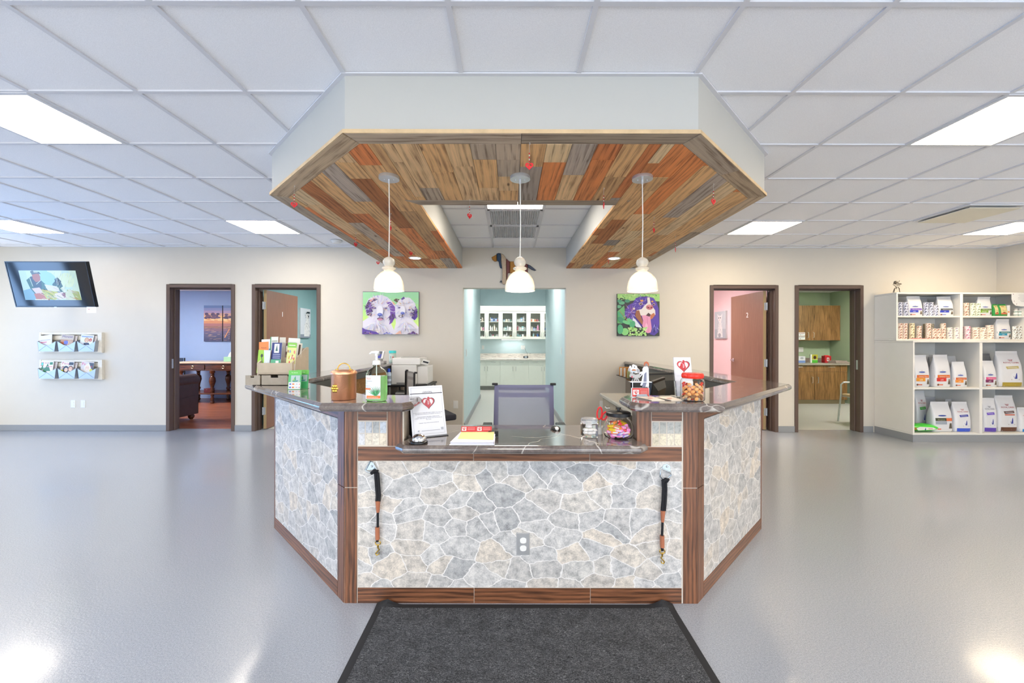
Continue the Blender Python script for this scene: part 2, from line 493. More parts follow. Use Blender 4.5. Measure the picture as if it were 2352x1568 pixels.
window(3, Matrix.Translation((XL-.02, wy0, wz0)) @ Matrix.Rotation(PI/2, 4, 'Z'), 2.6, 2.0)
# baseboards
def basebd(name, segs):
    b = MB()
    for x0, x1, y0, y1 in segs:
        b.box(x0, x1, y0, y1, 0.0, .09)
    struct(name, b, M_base, bevel=.004)
basebd('baseboard_back', [(XL, -5.115, YF-.012, YF), (-4.097, -3.844, YF-.012, YF), (-2.826, -.707, YF-.012, YF), (.83, 2.969, YF-.012, YF), (3.987, 4.233, YF-.012, YF), (5.251, 5.40, YF-.012, YF)])
basebd('baseboard_left', [(XL, XL+.012, YB, YF)])
basebd('baseboard_right', [(XR-.012, XR, YB, 5.5)])
# door frames
def door_frame(n, x0, x1):
    b = MB(); f = .05; y0, y1 = YF-.015, YF+WT+.015; s = YF+.07
    b.box(x0, x0+f, y0, y1, 0, DZ); b.box(x1-f, x1, y0, y1, 0, DZ); b.box(x0+f, x1-f, y0, y1, DZ-f, DZ)
    b.box(x0+f, x0+f+.016, s, s+.05, 0, DZ-f-.016); b.box(x1-f-.016, x1-f, s, s+.05, 0, DZ-f-.016); b.box(x0+f, x1-f, s, s+.05, DZ-f-.016, DZ-f)
    return struct('door_%d' % n, b, M_frame, bevel=.004)
for i, d in enumerate(doors): door_frame(i+1, *d)
# rooms behind the wall
def room(tagname, x0, x1, y0, y1, h, wallm, floorm, window_y=None, z0=0, lamp=None, lampm=None):
    t = .1
    b = MB(); b.box(x0, x1, y1, y1+t, 0, h+.1); struct('wall_%s_back' % tagname, b, wallm)
    b = MB(); b.box(x0-t, x0, y0, y1+t, 0, h+.1); struct('wall_%s_left' % tagname, b, wallm)
    b = MB(); b.box(x1, x1+t, y0, y1+t, 0, h+.1); struct('wall_%s_right' % tagname, b, wallm)
    b = MB(); b.box(x0, x1, y0, y1, -.1, 0); struct('floor', b, floorm)
    b = MB(); b.box(x0, x1, y0, y1, h, h+.05); struct('ceiling', b, M_tile)
M_blue = mat('blue_wall_paint', '97aed6', .8)
M_teal = mat('teal_wall_paint', '86a9ad', .8)
M_pink = mat('pink_wall_paint', 'ddbcc0', .8)
M_green = mat('green_wall_paint', 'a9bb9c', .8)
M_pale = mat('pale_blue_wall_paint', 'c0d3d6', .8)
def mat_strip_floor():
    m, nt, b = newmat('red_brown_strip_floor')
    n = noise(nt, coord(nt, 'Object', (1.2, 18, 1)), 1.5, 4, .6)
    nt.links.new(ramp(nt, n.outputs[0], [(.35, L4('6e3a28')), (.5, L4('95563c')), (.65, L4('b5785a'))]), b.inputs['Base Color'])
    b.inputs['Roughness'].default_value = .3
    return m
M_pfloor = mat('pale_exam_floor', 'b9b9b4', .3, var=.05, vs=200)
Y1 = YF+WT
room('consult', -8.6, -4.12, Y1, 9.6, 2.5, M_blue, mat_strip_floor())
room('exam', -3.95, -1.2, Y1, 9.3, 2.5, M_teal, M_pfloor)
room('exam', 1.4, 4.05, Y1, 9.3, 2.5, M_pink, M_pfloor)
room('treatment', 4.16, 7.35, Y1, 9.45, 2.47, M_green, M_pfloor)
# corridor and pharmacy
b = MB(); b.box(-.87, -.707, Y1, 9.68, 0, ZC); struct('wall_corridor_left', b, M_pale)
b = MB(); b.box(.83, .99, Y1, 9.68, 0, ZC); struct('wall_corridor_right', b, M_pale)
b = MB(); b.box(-.707, .83, Y1, 12.0, -.1, 0); b.box(-2.6, -.707, 9.68, 12, -.1, 0); b.box(.83, 2.8, 9.68, 12, -.1, 0); struct('floor', b, M_pfloor)
b = MB(); b.box(-.707, .83, Y1, 9.68, ZC, ZC+.05); b.box(-2.6, 2.8, 9.68, 12, ZC, ZC+.05); struct('ceiling', b, M_tile)
b = MB(); b.box(-.707, .83, 9.68, 9.8, 2.18, ZC); b.box(-2.6, -.87, 9.68, 9.8, 0, ZC); b.box(.99, 2.8, 9.68, 9.8, 0, ZC); struct('wall_pharmacy_front', b, M_pale)
b = MB(); b.box(-2.6, 2.8, 11.9, 12.0, 0, ZC); struct('wall_pharmacy_back', b, M_pale)
b = MB(); b.box(-2.7, -2.6, 9.68, 12, 0, ZC); struct('wall_pharmacy_left', b, M_pale)
b = MB(); b.box(2.8, 2.9, 9.68, 12, 0, ZC); struct('wall_pharmacy_right', b, M_pale)
b = MB(); b.box(-.707, -.69, Y1, 9.68, 0, .09); struct('baseboard_corridor_left', b, M_base)
b = MB(); b.box(.813, .83, Y1, 9.68, 0, .09); struct('baseboard_corridor_right', b, M_base)
# ---------------------------------------------------------------- ceiling troffers
def troffer(x, y, z, label, group=None, w=.61, d=.61, m=None, depth=.006):
    t = thing('ceiling_light', label, 'light', (x, y, z-depth), 0, group)
    f = MB(); e = .022
    f.box(-w/2, w/2, -d/2, -d/2+e, 0, depth+.004); f.box(-w/2, w/2, d/2-e, d/2, 0, depth+.004)
    f.box(-w/2, -w/2+e, -d/2+e, d/2-e, 0, depth+.004); f.box(w/2-e, w/2, -d/2+e, d/2-e, 0, depth+.004)
    f.build('frame', M_grid, t, local=True)
    q = MB(); q.box(-w/2+e, w/2-e, -d/2+e, d/2-e, .001, depth+.004); q.build('diffuser', m or M_troffer, t, local=True)
    return t
rows = [2.605-.61*.0, 5.045, .165, -2.275]
lx = {-6.065: 'far left', -3.015: 'left', 3.095: 'right', 6.145: 'far right'}
yn = {2.605: 'level with its front edge', 5.045: 'near the back wall', .165: 'between bulkhead and windows', -2.275: 'by the front windows'}
for y in rows:
    for x in lx:
        troffer(x, y, ZC, 'lit ceiling panel %s of the bulkhead, %s' % (lx[x], yn[y]), 'lit ceiling panels of the lobby', m=M_troffer_warm if x > 2 else None)
for y in (.165, -2.275): troffer(.047, y, ZC, 'lit ceiling panel in the lobby centre, %s' % yn[y], 'lit ceiling panels of the lobby')
troffer(.047, 4.025, ZC, 'lit ceiling panel inside the opening of the wooden bulkhead', 'lit ceiling panels of the lobby')
for x, y, z, w, n in ((-7.25, 7.4, 2.5, 1.2, 'blue consulting room'), (-2.5, 7.4, 2.5, .6, 'teal exam room'), (2.7, 7.4, 2.5, .6, 'pink exam room'), (6.78, 7.4, 2.47, .6, 'green treatment room')):
    troffer(x, y, z, 'lit ceiling panel of the %s' % n, None, w, .6, M_troffer_cool)
troffer(.06, 7.3, ZC, 'lit ceiling panel of the pale blue corridor', None, 1.2, .6, M_troffer_hall)
troffer(-.8, 10.7, ZC, 'lit ceiling panel of the pharmacy, left of centre', None, 1.2, .6, M_troffer_hall)
troffer(1.0, 10.7, ZC, 'lit ceiling panel of the pharmacy, right of centre', None, 1.2, .6, M_troffer_hall)
# ================================================================ BULKHEAD
ZS = 2.43
def Wp(u, y): return (CX+u, y)
out = [(-.925, 2.15), (.925, 2.15), (1.83, 3.055), (1.83, YF), (HU, YF), (HU, 3.25), (-HU, 3.25), (-HU, YF), (-1.83, YF), (-1.83, 3.055)]
bk = thing('ceiling_bulkhead', 'octagonal grey bulkhead clad underneath with reclaimed wood planks above the reception counter', 'bulkhead', (CX, 2.6, ZS))
b = MB(); b.prism([Wp(*p) for p in out], ZS+.02, ZC, 0); b.build('drywall_box', mat('bulkhead_shaded_paint', 'bdbcb6', .8, var=.02, bmp=.05, bs=200), bk)  # wall paint greyed down: weaker light on the fascia put into the colour
b = MB(); th = .022
o2 = [Wp(*p) for p in inset(out, -th)]; o1 = [Wp(*p) for p in out]
for i in (0, 1, 2, 8, 9): b.add([(*o1[i], ZC-.004), (*o1[(i+1) % 10], ZC-.004), (*o2[(i+1) % 10], ZC-.004), (*o2[i], ZC-.004),
        (*o1[i], ZC+.004), (*o1[(i+1) % 10], ZC+.004), (*o2[(i+1) % 10], ZC+.004), (*o2[i], ZC+.004)], [(0,1,2,3),(4,7,6,5),(0,4,5,1),(1,5,6,2),(2,6,7,3),(3,7,4,0)])
b.build('wall_angle_trim', M_grid, bk, label='white angle trim where the bulkhead meets the ceiling tiles')
# planks
pal = ['bf7642', 'c89e6c', '94877a', 'd2ae80', '867a6f', 'b86f3e', 'b08a5e', 'd8bb90', 'a08f7b', '9c6236']
wts = [4, 5, 2, 4, 2, 3, 3, 2, 1, 2]
pool = []; 
for c_, w_ in zip(pal, wts): pool += [c_]*w_
pb = MB(); uvs = []
def plank(poly, col, grain='y', ang=None):
    if len(poly) < 3: return
    n = len(poly)
    sh = random.uniform(1.1, 1.5); sh = min(sh, .66/max(lin(col))); cc = tuple(x*sh for x in lin(col))
    g = .0012
    try: q = inset(poly, g)
    except Exception: return
    dz = random.uniform(0, .002)
    pb.prism([Wp(*p) for p in q], ZS-dz, ZS+.0205, 0, cc)
    uvs.extend([(grain, random.random()*10, random.random()*10, ang)]*(n+2))
bd = .10
# border boards
inn = inset(out, bd)
def bord(i, j, cuts=1, col='8b7d6c'):
    a0, a1 = Vector(out[i]), Vector(out[j]); b0, b1 = Vector(inn[i]), Vector(inn[j])
    d = (a1-a0); ang = math.atan2(d.y, d.x)
    e = .012; nrm = Vector((d.y, -d.x)).normalized()*e
    for k in range(cuts):
        t0, t1 = k/cuts, (k+1)/cuts
        plank([tuple(a0.lerp(a1, t0)+nrm), tuple(a0.lerp(a1, t1)+nrm), tuple(b0.lerp(b1, t1)), tuple(b0.lerp(b1, t0))], random.choice(['8b7d6c', '968775', 'a08c72']), 'a', ang)
bord(0, 1, 2); bord(1, 2, 2); bord(2, 3, 3); bord(9, 0, 1); bord(8, 9, 3); bord(5, 6, 2)
# field planks run front to back
pw = .1405; k = -13
while k*pw < 1.83:
    u0, u1 = k*pw, (k+1)*pw; k += 1
    for (s0, s1, ya, yb_) in ((max(u0, -1.73), min(u1, -HU), 2.15, YF), (max(u0, -HU), min(u1, HU), 2.25, 3.15), (max(u0, HU), min(u1, 1.73), 2.15, YF)):
        if s1-s0 < .01: continue
        y = ya - random.uniform(0, .6)
        while y < yb_:
            ln = random.choice([.25, .45, .7, .9, 1.2, 1.5]) if yb_ > 4 else random.choice([.25, .45, .6, .9, .95])
            p = [(s0, max(y, 2.0)), (s1, max(y, 2.0)), (s1, min(y+ln, yb_)), (s0, min(y+ln, yb_))]
            y += ln
            if p[2][1]-p[0][1] < .02: continue
            p = clip(p, 0, -1, -2.25)
            # diagonal borders
            kk = (2.15+.925)
            cc = kk - bd*math.sqrt(2)
            p = clip(p, -1, -1, -(kk-2*.925) - bd*math.sqrt(2)) if p else p
            p = clip(p, 1, -1, -(kk-2*.925) - bd*math.sqrt(2)) if p else p
            if len(p) >= 3: plank(p, random.choice(pool))
def uvp(p, n, i):
    g, a, c, ang = uvs[min(i, len(uvs)-1)]
    if g == 'y': return (p.x+a, p.y+c)
    x = p.x-CX
    return (-x*math.sin(ang)+p.y*math.cos(ang)+a, x*math.cos(ang)+p.y*math.sin(ang)+c)
eb = MB()
e0, e1 = [Wp(*p) for p in inset(out, -.0125)], [Wp(*p) for p in inset(out, -.0155)]
for i in (0, 1, 2, 8, 9):
    j = (i+1) % 10
    eb.add([(*e0[i], ZS+.001), (*e0[j], ZS+.001), (*e1[j], ZS+.001), (*e1[i], ZS+.001), (*e0[i], ZS+.0215), (*e0[j], ZS+.0215), (*e1[j], ZS+.0215), (*e1[i], ZS+.0215)], [(0,3,2,1),(4,5,6,7),(0,1,5,4),(1,2,6,5),(2,3,7,6),(3,0,4,7)])
eb.build('edge_trim', mat('pale_sawn_edge', 'd2b68e', .8, var=.25, vs=14), bk, label='thin pale sawn edge of the boards')
pb.build('plank_cladding', M_plank, bk, uv=uvp, label='grey, tan and orange reclaimed boards laid front to back')
# ================================================================ RECEPTION COUNTER
ZT = 1.05
def mir(poly, s): return [Wp(s*x, y) for x, y in poly] if s > 0 else [Wp(-x, y) for x, y in reversed(poly)]
top_r = [(.585, 2.31), (.535, 2.23), (.535, 2.04), (.575, 1.98), (.977, 1.98), (1.93, 2.90), (1.93, YF-.002), (1.63, YF-.002), (1.63, 3.10), (.85, 2.31)]
for s, n in ((-1, 'left'), (1, 'right')):
    b = MB(); b.layers(mir(top_r, s), [(.012, ZT-.042), (0, ZT-.030), (0, ZT-.016), (.016, ZT)])
    b.build('countertop', M_lam, bevel=.003, label='raised dark grey veined countertop on the %s side of the reception counter' % n, cat='countertop', group='grey veined countertops')
low = [(-.625, 2.03), (-.575, 1.98), (.575, 1.98), (.625, 2.03), (.60, 2.116), (.600, 2.50), (-.600, 2.50), (-.60, 2.116)]
ZL = .845
b = MB(); b.layers([Wp(*p) for p in low], [(.012, ZL-.040), (0, ZL-.028), (0, ZL-.014), (.014, ZL)])
b.build('countertop', M_lam, bevel=.003, label='lower grey veined countertop in the middle of the reception counter', cat='countertop', group='grey veined countertops')
rc = thing('reception_counter', 'reception counter faced with grey flagstone tile and brown oak tile trim', 'counter', (CX, 2.6, 0))
M_core = mat('counter_core_panel', '8f857a', .6)
core = [(.606, 2.13), (.908, 2.13), (1.75, 2.974), (1.75, YF), (1.66, YF), (1.66, 3.01), (.875, 2.22), (.606, 2.22)]
b = MB()
for s in (-1, 1): b.prism(mir(core, s), 0, ZT-.042)
b.box(CX-.606, CX+.606, 2.13, 2.22, 0, ZL-.04)
b.build('core_wall', M_core, rc)
FY = 2.12; X = lambda px: (px-1172)/944*FY
Zf = lambda py: 1.354-(py-782)*FY/944
xl0, xl1 = X(822), X(1567)
b = MB(); b.box(xl0+.002, xl1-.002, FY, FY+.012, .081, .731); b.build('stone_panel', M_stone, rc, uv=uvxz, label='front flagstone tile panel')
# diagonal faces: point along the diagonal
def dface(s):
    p0 = Vector((CX+s*.912, FY, 0)); p1 = Vector((CX+s*1.76, 2.97, 0))
    u = (p1-p0).normalized() if s > 0 else (p0-p1).normalized()
    o = p0 if s > 0 else p1
    return frame(o, u, (0, 0, 1)), (p1-p0).length       # local z points out of the face
for s in (-1, 1):
    Md, Ld = dface(s)
    a, c = (.085, Ld-.022) if s > 0 else (.022, Ld-.085)
    uvd = (lambda Mi: (lambda p, n, i: ((Mi @ p).x+3.7, (Mi @ p).y)))(Md.inverted())
    nm = 'right' if s > 0 else 'left'
    b = MB(); b.box(a, c, .081, .94, -.012, 0, M=Md); b.build('stone_panel', M_stone, rc, uv=uvd, label='%s angled flagstone tile panel' % nm)
    b = MB(); b.box(a, c, 0, .078, -.012, .001, M=Md); b.build('bottom_rail', M_woodh, rc, uv=uvd)
    b = MB(); b.box(a, c, .943, 1.008, -.012, -.001, M=Md); b.build('top_rail', M_woodh, rc, uv=uvd)
    b = MB()
    g = (0.001, a-.003) if s > 0 else (c+.003, Ld-.001)
    b.box(g[0], g[1], 0, .593, -.012, .001, M=Md); b.box(g[0], g[1], .597, 1.008, -.012, .001, M=Md)
    b.build('corner_post', M_woodv, rc, uv=uvd)
    b = MB(); g = (c+.003, Ld) if s > 0 else (0, a-.003)
    b.box(g[0], g[1], 0, .593, -.012, .001, M=Md); b.box(g[0], g[1], .597, 1.008, -.012, .001, M=Md)
    b.build('corner_post', M_woodv, rc, uv=uvd)
    # straight side run towards the wall
    b = MB(); x0, x1 = (CX+1.75, CX+1.762) if s > 0 else (CX-1.762, CX-1.75)
    b.box(x0, x1, 2.985, YF-.001, .08, .94); b.build('stone_panel', M_stone, rc, uv=lambda p, n, i: (p.y, p.z), label='%s side flagstone tile panel' % nm)
    b = MB(); b.box(x0, x1, 2.985, YF-.001, 0, .078); b.box(x0, x1, 2.985, YF-.001, .943, 1.008); b.build('side_rail', M_woodh, rc, uv=lambda p, n, i: (p.y, p.z))
# front posts
for x0, x1 in ((CX-.912, xl0-.003), (xl1+.003, CX+.912)):
    b = MB(); b.box(x0+.004, x1, FY-.001, FY+.012, 0, .593); b.box(x0+.004, x1, FY-.001, FY+.012, .597, 1.008)
    b.build('front_post', M_woodv, rc, uv=uvxz)
ip = [(X(890.5), X(924.5)), (X(1463.5), X(1496))]
for x0, x1 in ip:
    b = MB(); b.box(x0, x1, FY-.001, FY+.012, .810, 1.008); b.build('inner_post', M_woodv, rc, uv=uvxz)
# end returns between raised top and lower top
for s in (-1, 1):
    x = CX+s*.606
    b = MB(); b.box(min(x, x-s*.004), max(x, x-s*.004), 2.13, 2.22, ZL, ZT-.042); b.build('end_panel', M_core, rc)
# rails
def cuts(x0, x1, joints, z0, z1, name):
    xs = [x0]+joints+[x1]
    for a, c in zip(xs[:-1], xs[1:]):
        off = random.random()*5
        b = MB(); b.box(a+.0015, c-.0015, FY-.001, FY+.012, z0, z1); b.build(name, M_woodh, rc, uv=lambda p, n, i: (p.x+off, p.z+off))
cuts(xl0, xl1, [X(1090), X(1357)], 0, .078, 'bottom_rail')
cuts(xl0, xl1, [X(1088), X(1355)], .734, .806, 'middle_rail')
cuts(xl0, ip[0][0]-.003, [], .941, 1.008, 'top_rail'); cuts(ip[1][1]+.003, xl1, [], .941, 1.008, 'top_rail')
# grout bed
b = MB(); b.box(CX-.910, CX+.910, FY+.002, FY+.0115, 0, .80); b.box(CX-.910, CX-.606, FY+.002, FY+.0115, .8, 1.008); b.box(CX+.606, CX+.910, FY+.002, FY+.0115, .8, 1.008)
b.build('grout', M_grout, rc)
# small accent tiles
tcol = [['b9bcc2', 'b4b8be', 'a4a6a5', 'b9c0c8', 'c3c3c6', 'cbc3b4', 'd3cbbc', 'd2c6b3'], ['a9a9a3', 'a5a49c', 'b0afa8', 'aaa9a2', 'c7bda6', 'd2c8b0', 'd4cbb6', 'cfc6b0']]
M_ttile = None
def mat_ttile():
    m, nt, b = newmat('marbled_accent_tile')
    a = node(nt, 'ShaderNodeVertexColor'); a.layer_name = 'Col'
    n = noise(nt, coord(nt), 40, 6, .7, 1.5)
    nt.links.new(mix(nt, .6, a.outputs[0], ramp(nt, n.outputs[0], [(.35, (.5, .5, .5, 1)), (.55, (1.2, 1.2, 1.2, 1))]), 'MULTIPLY'), b.inputs['Base Color'])
    b.inputs['Roughness'].default_value = .35
    return m
M_ttile = mat_ttile()
for q, (x0, x1) in enumerate(((xl0+.002, ip[0][0]-.005), (ip[1][1]+.005, xl1-.002))):
    b = MB(); w = (x1-x0)/4; z0, z1 = .813, .936
    for r in range(2):
        for c in range(4):
            b.box(x0+c*w+.0025, x0+(c+1)*w-.0025, FY+.0005, FY+.012, z0+(1-r)*(z1-z0)/2+.0015, z0+(2-r)*(z1-z0)/2-.0015, 0, lin(tcol[q][r*4+c]))
    b.build('accent_tiles', M_ttile, rc, bevel=.001, label='eight small marbled tiles set in the oak trim')
# tackboard inside the arms, dark fascia under the raised tops
def mat_cork():
    m, nt, b = newmat('brown_cork_tackboard')
    n = noise(nt, coord(nt), 160, 4, .8)
    nt.links.new(ramp(nt, n.outputs[0], [(.38, L4('3d2712')), (.5, L4('80582c')), (.64, L4('b58a4c'))]), b.inputs['Base Color']); b.inputs['Roughness'].default_value = .9
    return m
M_cork = mat_cork()
M_fascia = mat('dark_grey_fascia', '4a4b48', .5)
for s in (-1, 1):
    a = [(1.635, 3.10), (1.66, 3.01+.0), (1.66, 6.0), (1.652, 6.0), (1.652, 3.025)]
    b = MB(); b.prism(mir([(1.652, 3.02), (1.66, 3.0), (1.66, 6.05), (1.652, 6.05)], s), .78, .95); b.prism(mir([(.878, 2.225), (1.66, 3.01), (1.652, 3.02), (.872, 2.233)], s), .78, .95)
    b.build('cork_panel', M_cork, rc, label='brown cork panel on the inside of the counter')
    b = MB(); b.prism(mir([(1.640, 3.08), (1.66, 3.04), (1.66, 6.1), (1.640, 6.1)], s), .95, ZT-.042); b.prism(mir([(.88, 2.25), (1.66, 3.03), (1.64, 3.06), (.862, 2.275)], s), .95, ZT-.042)
    b.build('fascia', M_fascia, rc)
# outlet on the stone face
def duplex(loc, label, plate=M_steel, rz=0, w=.07, h=.115, sw=False, group=None):
    t = thing('outlet' if not sw else 'light_switch', label, 'outlet' if not sw else 'switch', loc, rz, group)
    b = MB(); b.prism([(-w/2, -h/2), (w/2, -h/2), (w/2, h/2), (-w/2, h/2)], 0, .006, M=frame((0, 0, h/2), (1, 0, 0), (0, 0, 1)), inset_top=.004)
    b.build('cover_plate', plate, t, local=True)
    if sw:
        b = MB(); b.box(-.016, .016, -.009, -.005, h/2-.033, h/2+.033); b.build('rocker', M_white, t, local=True, bevel=.002)
    else:
        for dz in (-.02, .02):
            b = MB(); n = 16
            pts = [(max(-.0165, min(.0165, .019*math.cos(2*PI*i/n))), .0145*math.sin(2*PI*i/n)) for i in range(n)]
            b.prism(pts, .005, .009, M=frame((0, 0, h/2+dz), (1, 0, 0), (0, 0, 1))); r = b.build('receptacle', M_white, t, local=True)
    return t
duplex((X(1202.5), FY, Zf(1274)), 'steel duplex outlet in the middle of the flagstone counter front')
# ---------------------------------------------------------------- floor mat
def floor_mat():
    x0, x1, y0, y1 = -.68, .833, -.35, 2.105
    t = thing('floor_mat', 'charcoal entrance mat with rubber edge lying in front of the counter', 'mat', ((x0+x1)/2, (y0+y1)/2, 0))
    def grid(xa, xb, ya, yb, z, nx, ny, hz):
        vs = []; fs = []
        for j in range(ny+1):
            for i in range(nx+1):
                x = xa+(xb-xa)*i/nx; y = ya+(yb-ya)*j/ny
                vs.append((x, y, hz(x, y)+z))
        for j in range(ny):
            for i in range(nx):
                q = j*(nx+1)+i; fs.append((q, q+1, q+nx+2, q+nx+1))
        return vs, fs
    def lift(x, y):
        h = 0
        for cx_, cy_ in ((x0+.05, y1), (x1-.05, y1)):
            d = math.hypot((x-cx_)*1.0, (y-cy_)*1.3)
            if d < .09: h = max(h, .03*(1-d/.09)**2*(1 if abs(x-cx_) < .09 else 0))
        return h
    b = MB(); e = .035
    v, f = grid(x0+e, x1-e, y0+e, y1-e, .008, 60, 60, lift); b.add(v, f); b.build('pile', mat_carpet(), t, recalc=False, smooth=60)
    b = MB()
    for (xa, xb, ya, yb) in ((x0, x0+e, y0, y1), (x1-e, x1, y0, y1), (x0+e, x1-e, y0, y0+e), (x0+e, x1-e, y1-e, y1)):
        v, f = grid(xa, xb, ya, yb, .004, max(2, int((xb-xa)/.02)), max(2, int((yb-ya)/.02)), lift); b.add(v, f)
        b.box(xa, xb, ya, yb, 0, .003)
    b.build('rubber_edge', mat('black_rubber', '232427', .7), t)
floor_mat()
# ================================================================ FLAT ARTWORK HELPER
def at(px, py, Y): return Vector(((px-1172)/944*Y, Y, 1.354-(py-782)/944*Y))
_tc = {}
def text_mesh(s):
    if s not in _tc:
        cu = bpy.data.curves.new('t', 'FONT'); cu.body = s; cu.size = 1; cu.resolution_u = 2
        o = bpy.data.objects.new('t', cu); me = o.to_mesh()
        vs = [(v.co.x, v.co.y) for v in me.vertices]; fs = [tuple(p.vertices) for p in me.polygons]
        o.to_mesh_clear(); bpy.data.objects.remove(o); bpy.data.curves.remove(cu)
        _tc[s] = (vs, fs, max([v[0] for v in vs] or [1]))
    return _tc[s]
class Art:
    """coloured shapes on a flat panel: x right, y up, in metres; map=(ox,oy,scale) lets them be given in drawing units, y down"""
    def __init__(s, M, step=.00012, map=None, warp=None, lim=None): s.lim = lim; s.M = M; s.z = step; s.st = step; s.v = []; s.f = []; s.c = []; s.map = map; s.warp = warp
    def _p(s, x, y):
        if s.lim: x = min(max(x, s.lim[0]), s.lim[1]); y = min(max(y, s.lim[2]), s.lim[3])
        if s.map: x, y = (x-s.map[0])*s.map[2], (s.map[1]-y)*s.map[2]
        z = s.z + (s.warp(x, y) if s.warp else 0)
        return s.M @ Vector((x, y, z))
    def poly(s, pts, col):
        b = len(s.v); s.v += [s._p(*p) for p in pts]; s.f.append(tuple(range(b, b+len(pts)))); s.c.append(lin(col)); s.z += s.st; return s
    def rect(s, x0, y0, x1, y1, col, n=1):
        if n == 1: return s.poly([(x0, y0), (x1, y0), (x1, y1), (x0, y1)], col)
        z = s.z
        for i in range(n):
            for j in range(n):
                a, b_, c, d = x0+(x1-x0)*i/n, x0+(x1-x0)*(i+1)/n, y0+(y1-y0)*j/n, y0+(y1-y0)*(j+1)/n
                s.z = z; s.poly([(a, c), (b_, c), (b_, d), (a, d)], col)
        return s
    def ell(s, cx, cy, rx, ry, col, n=18, a0=0):
        return s.poly([(cx+rx*math.cos(a0+2*PI*i/n), cy+ry*math.sin(a0+2*PI*i/n)) for i in range(n)], col)
    def line(s, x0, y0, x1, y1, w, col, w2=None):
        d = Vector((x1-x0, y1-y0)); n = Vector((-d.y, d.x)).normalized(); w2 = w if w2 is None else w2
        return s.poly([(x0+n.x*w/2, y0+n.y*w/2), (x1+n.x*w2/2, y1+n.y*w2/2), (x1-n.x*w2/2, y1-n.y*w2/2), (x0-n.x*w/2, y0-n.y*w/2)], col)
    def fur(s, cx, cy, r0, r1, n, cols, ln, w, a0=0, a1=2*PI, sy=1, dr=0):
        z = s.z
        for i in range(n):
            a = random.uniform(a0, a1); r = random.uniform(r0, r1); L = ln*random.uniform(.5, 1.3)
            x, y = cx+r*math.cos(a), cy+r*math.sin(a)*sy; da = a+random.uniform(-.35, .35)+dr
            s.line(x, y, x+L*math.cos(da), y+L*math.sin(da), w*random.uniform(.6, 1.4), random.choice(cols), 0.0005 if not s.map else .3)
            if i % 12 == 11: pass
        return s
    def text(s, t, x, y, size, col, align='c', width=None, up=None):
        vs, fs, w = text_mesh(t)
        sy = -1 if s.map else 1
        k = size; kx = size if width is None else width/w
        ox = x - (w*kx/2 if align == 'c' else (w*kx if align == 'r' else 0))
        if s.warp: s.z += .0012
        b = len(s.v); s.v += [s._p(ox+p[0]*kx, y+sy*p[1]*k) for p in vs]
        for f in fs: s.f.append(tuple(b+i for i in f)); s.c.append(lin(col))
        s.z += s.st; return s
    def build(s, name, parent, m=None, label=None):
        mb = MB(); mb.v = list(s.v); mb.f = [list(f) for f in s.f]; mb.m = [0]*len(s.f); mb.c = s.c
        # face every polygon towards the panel's normal
        nrm = (s.M.to_3x3() @ Vector((0, 0, 1)))
        for i, f in enumerate(mb.f):
            n = Vector((0, 0, 0))
            for k in range(len(f)):
                p, q = mb.v[f[k]], mb.v[f[(k+1) % len(f)]]; n += p.cross(q)
            if n.dot(nrm) < 0: f.reverse()
        return mb.build(name, m or M_print, parent, recalc=False, label=label)
def logo(a, cx, cy, r, red='c8202c', ydown=False, bg='f4f4f4'):
    k = -1 if ydown else 1
    def h(s_, ox=0, n=26):
        out = []
        for i in range(n):
            t = 2*PI*i/n
            x = 16*math.sin(t)**3/17*s_; y = (13*math.cos(t)-5*math.cos(2*t)-2*math.cos(3*t)-math.cos(4*t))/17*s_
            out.append((cx+ox+x*r, cy+k*y*r))
        return out
    a.poly(h(1.06, .04*r), '3a3a3a'); a.poly(h(1), red); a.poly(h(.80), bg)
    def P(l): return [(cx+x*r, cy+k*y*r) for x, y in l]
    a.poly(P([(-.05, .80), (.12, .92), (.38, .62), (.22, .50), (.30, .1), (.42, -.25), (0, -.80), (-.62, -.1), (-.42, .1), (-.38, .35), (-.15, .45)]), red)
    a.poly(P([(-.10, .45), (-.02, .2), (-.06, -.3), (.04, -.3), (.06, .2)]), bg)
    a.poly(P([(.12, .35), (.17, 0), (.10, -.3), (.2, -.2), (.24, .1)]), 'e9a0a4')
def panel(name, label, cat, x0, x1, z0, z1, Y, d=.02, edge='e8e6e2', group=None, M=None):
    """thin box with its printed face towards the camera; returns thing and frame of its lower left corner"""
    t = thing(name, label, cat, ((x0+x1)/2, Y, z0), 0, group)
    b = MB(); b.box(x0, x1, Y, Y+d, z0, z1); b.build('canvas' if d > .01 else 'sheet', mat('panel_'+edge, edge, .6), t)
    return t, frame((x0, Y-.0003, z0), (1, 0, 0), (0, 0, 1))
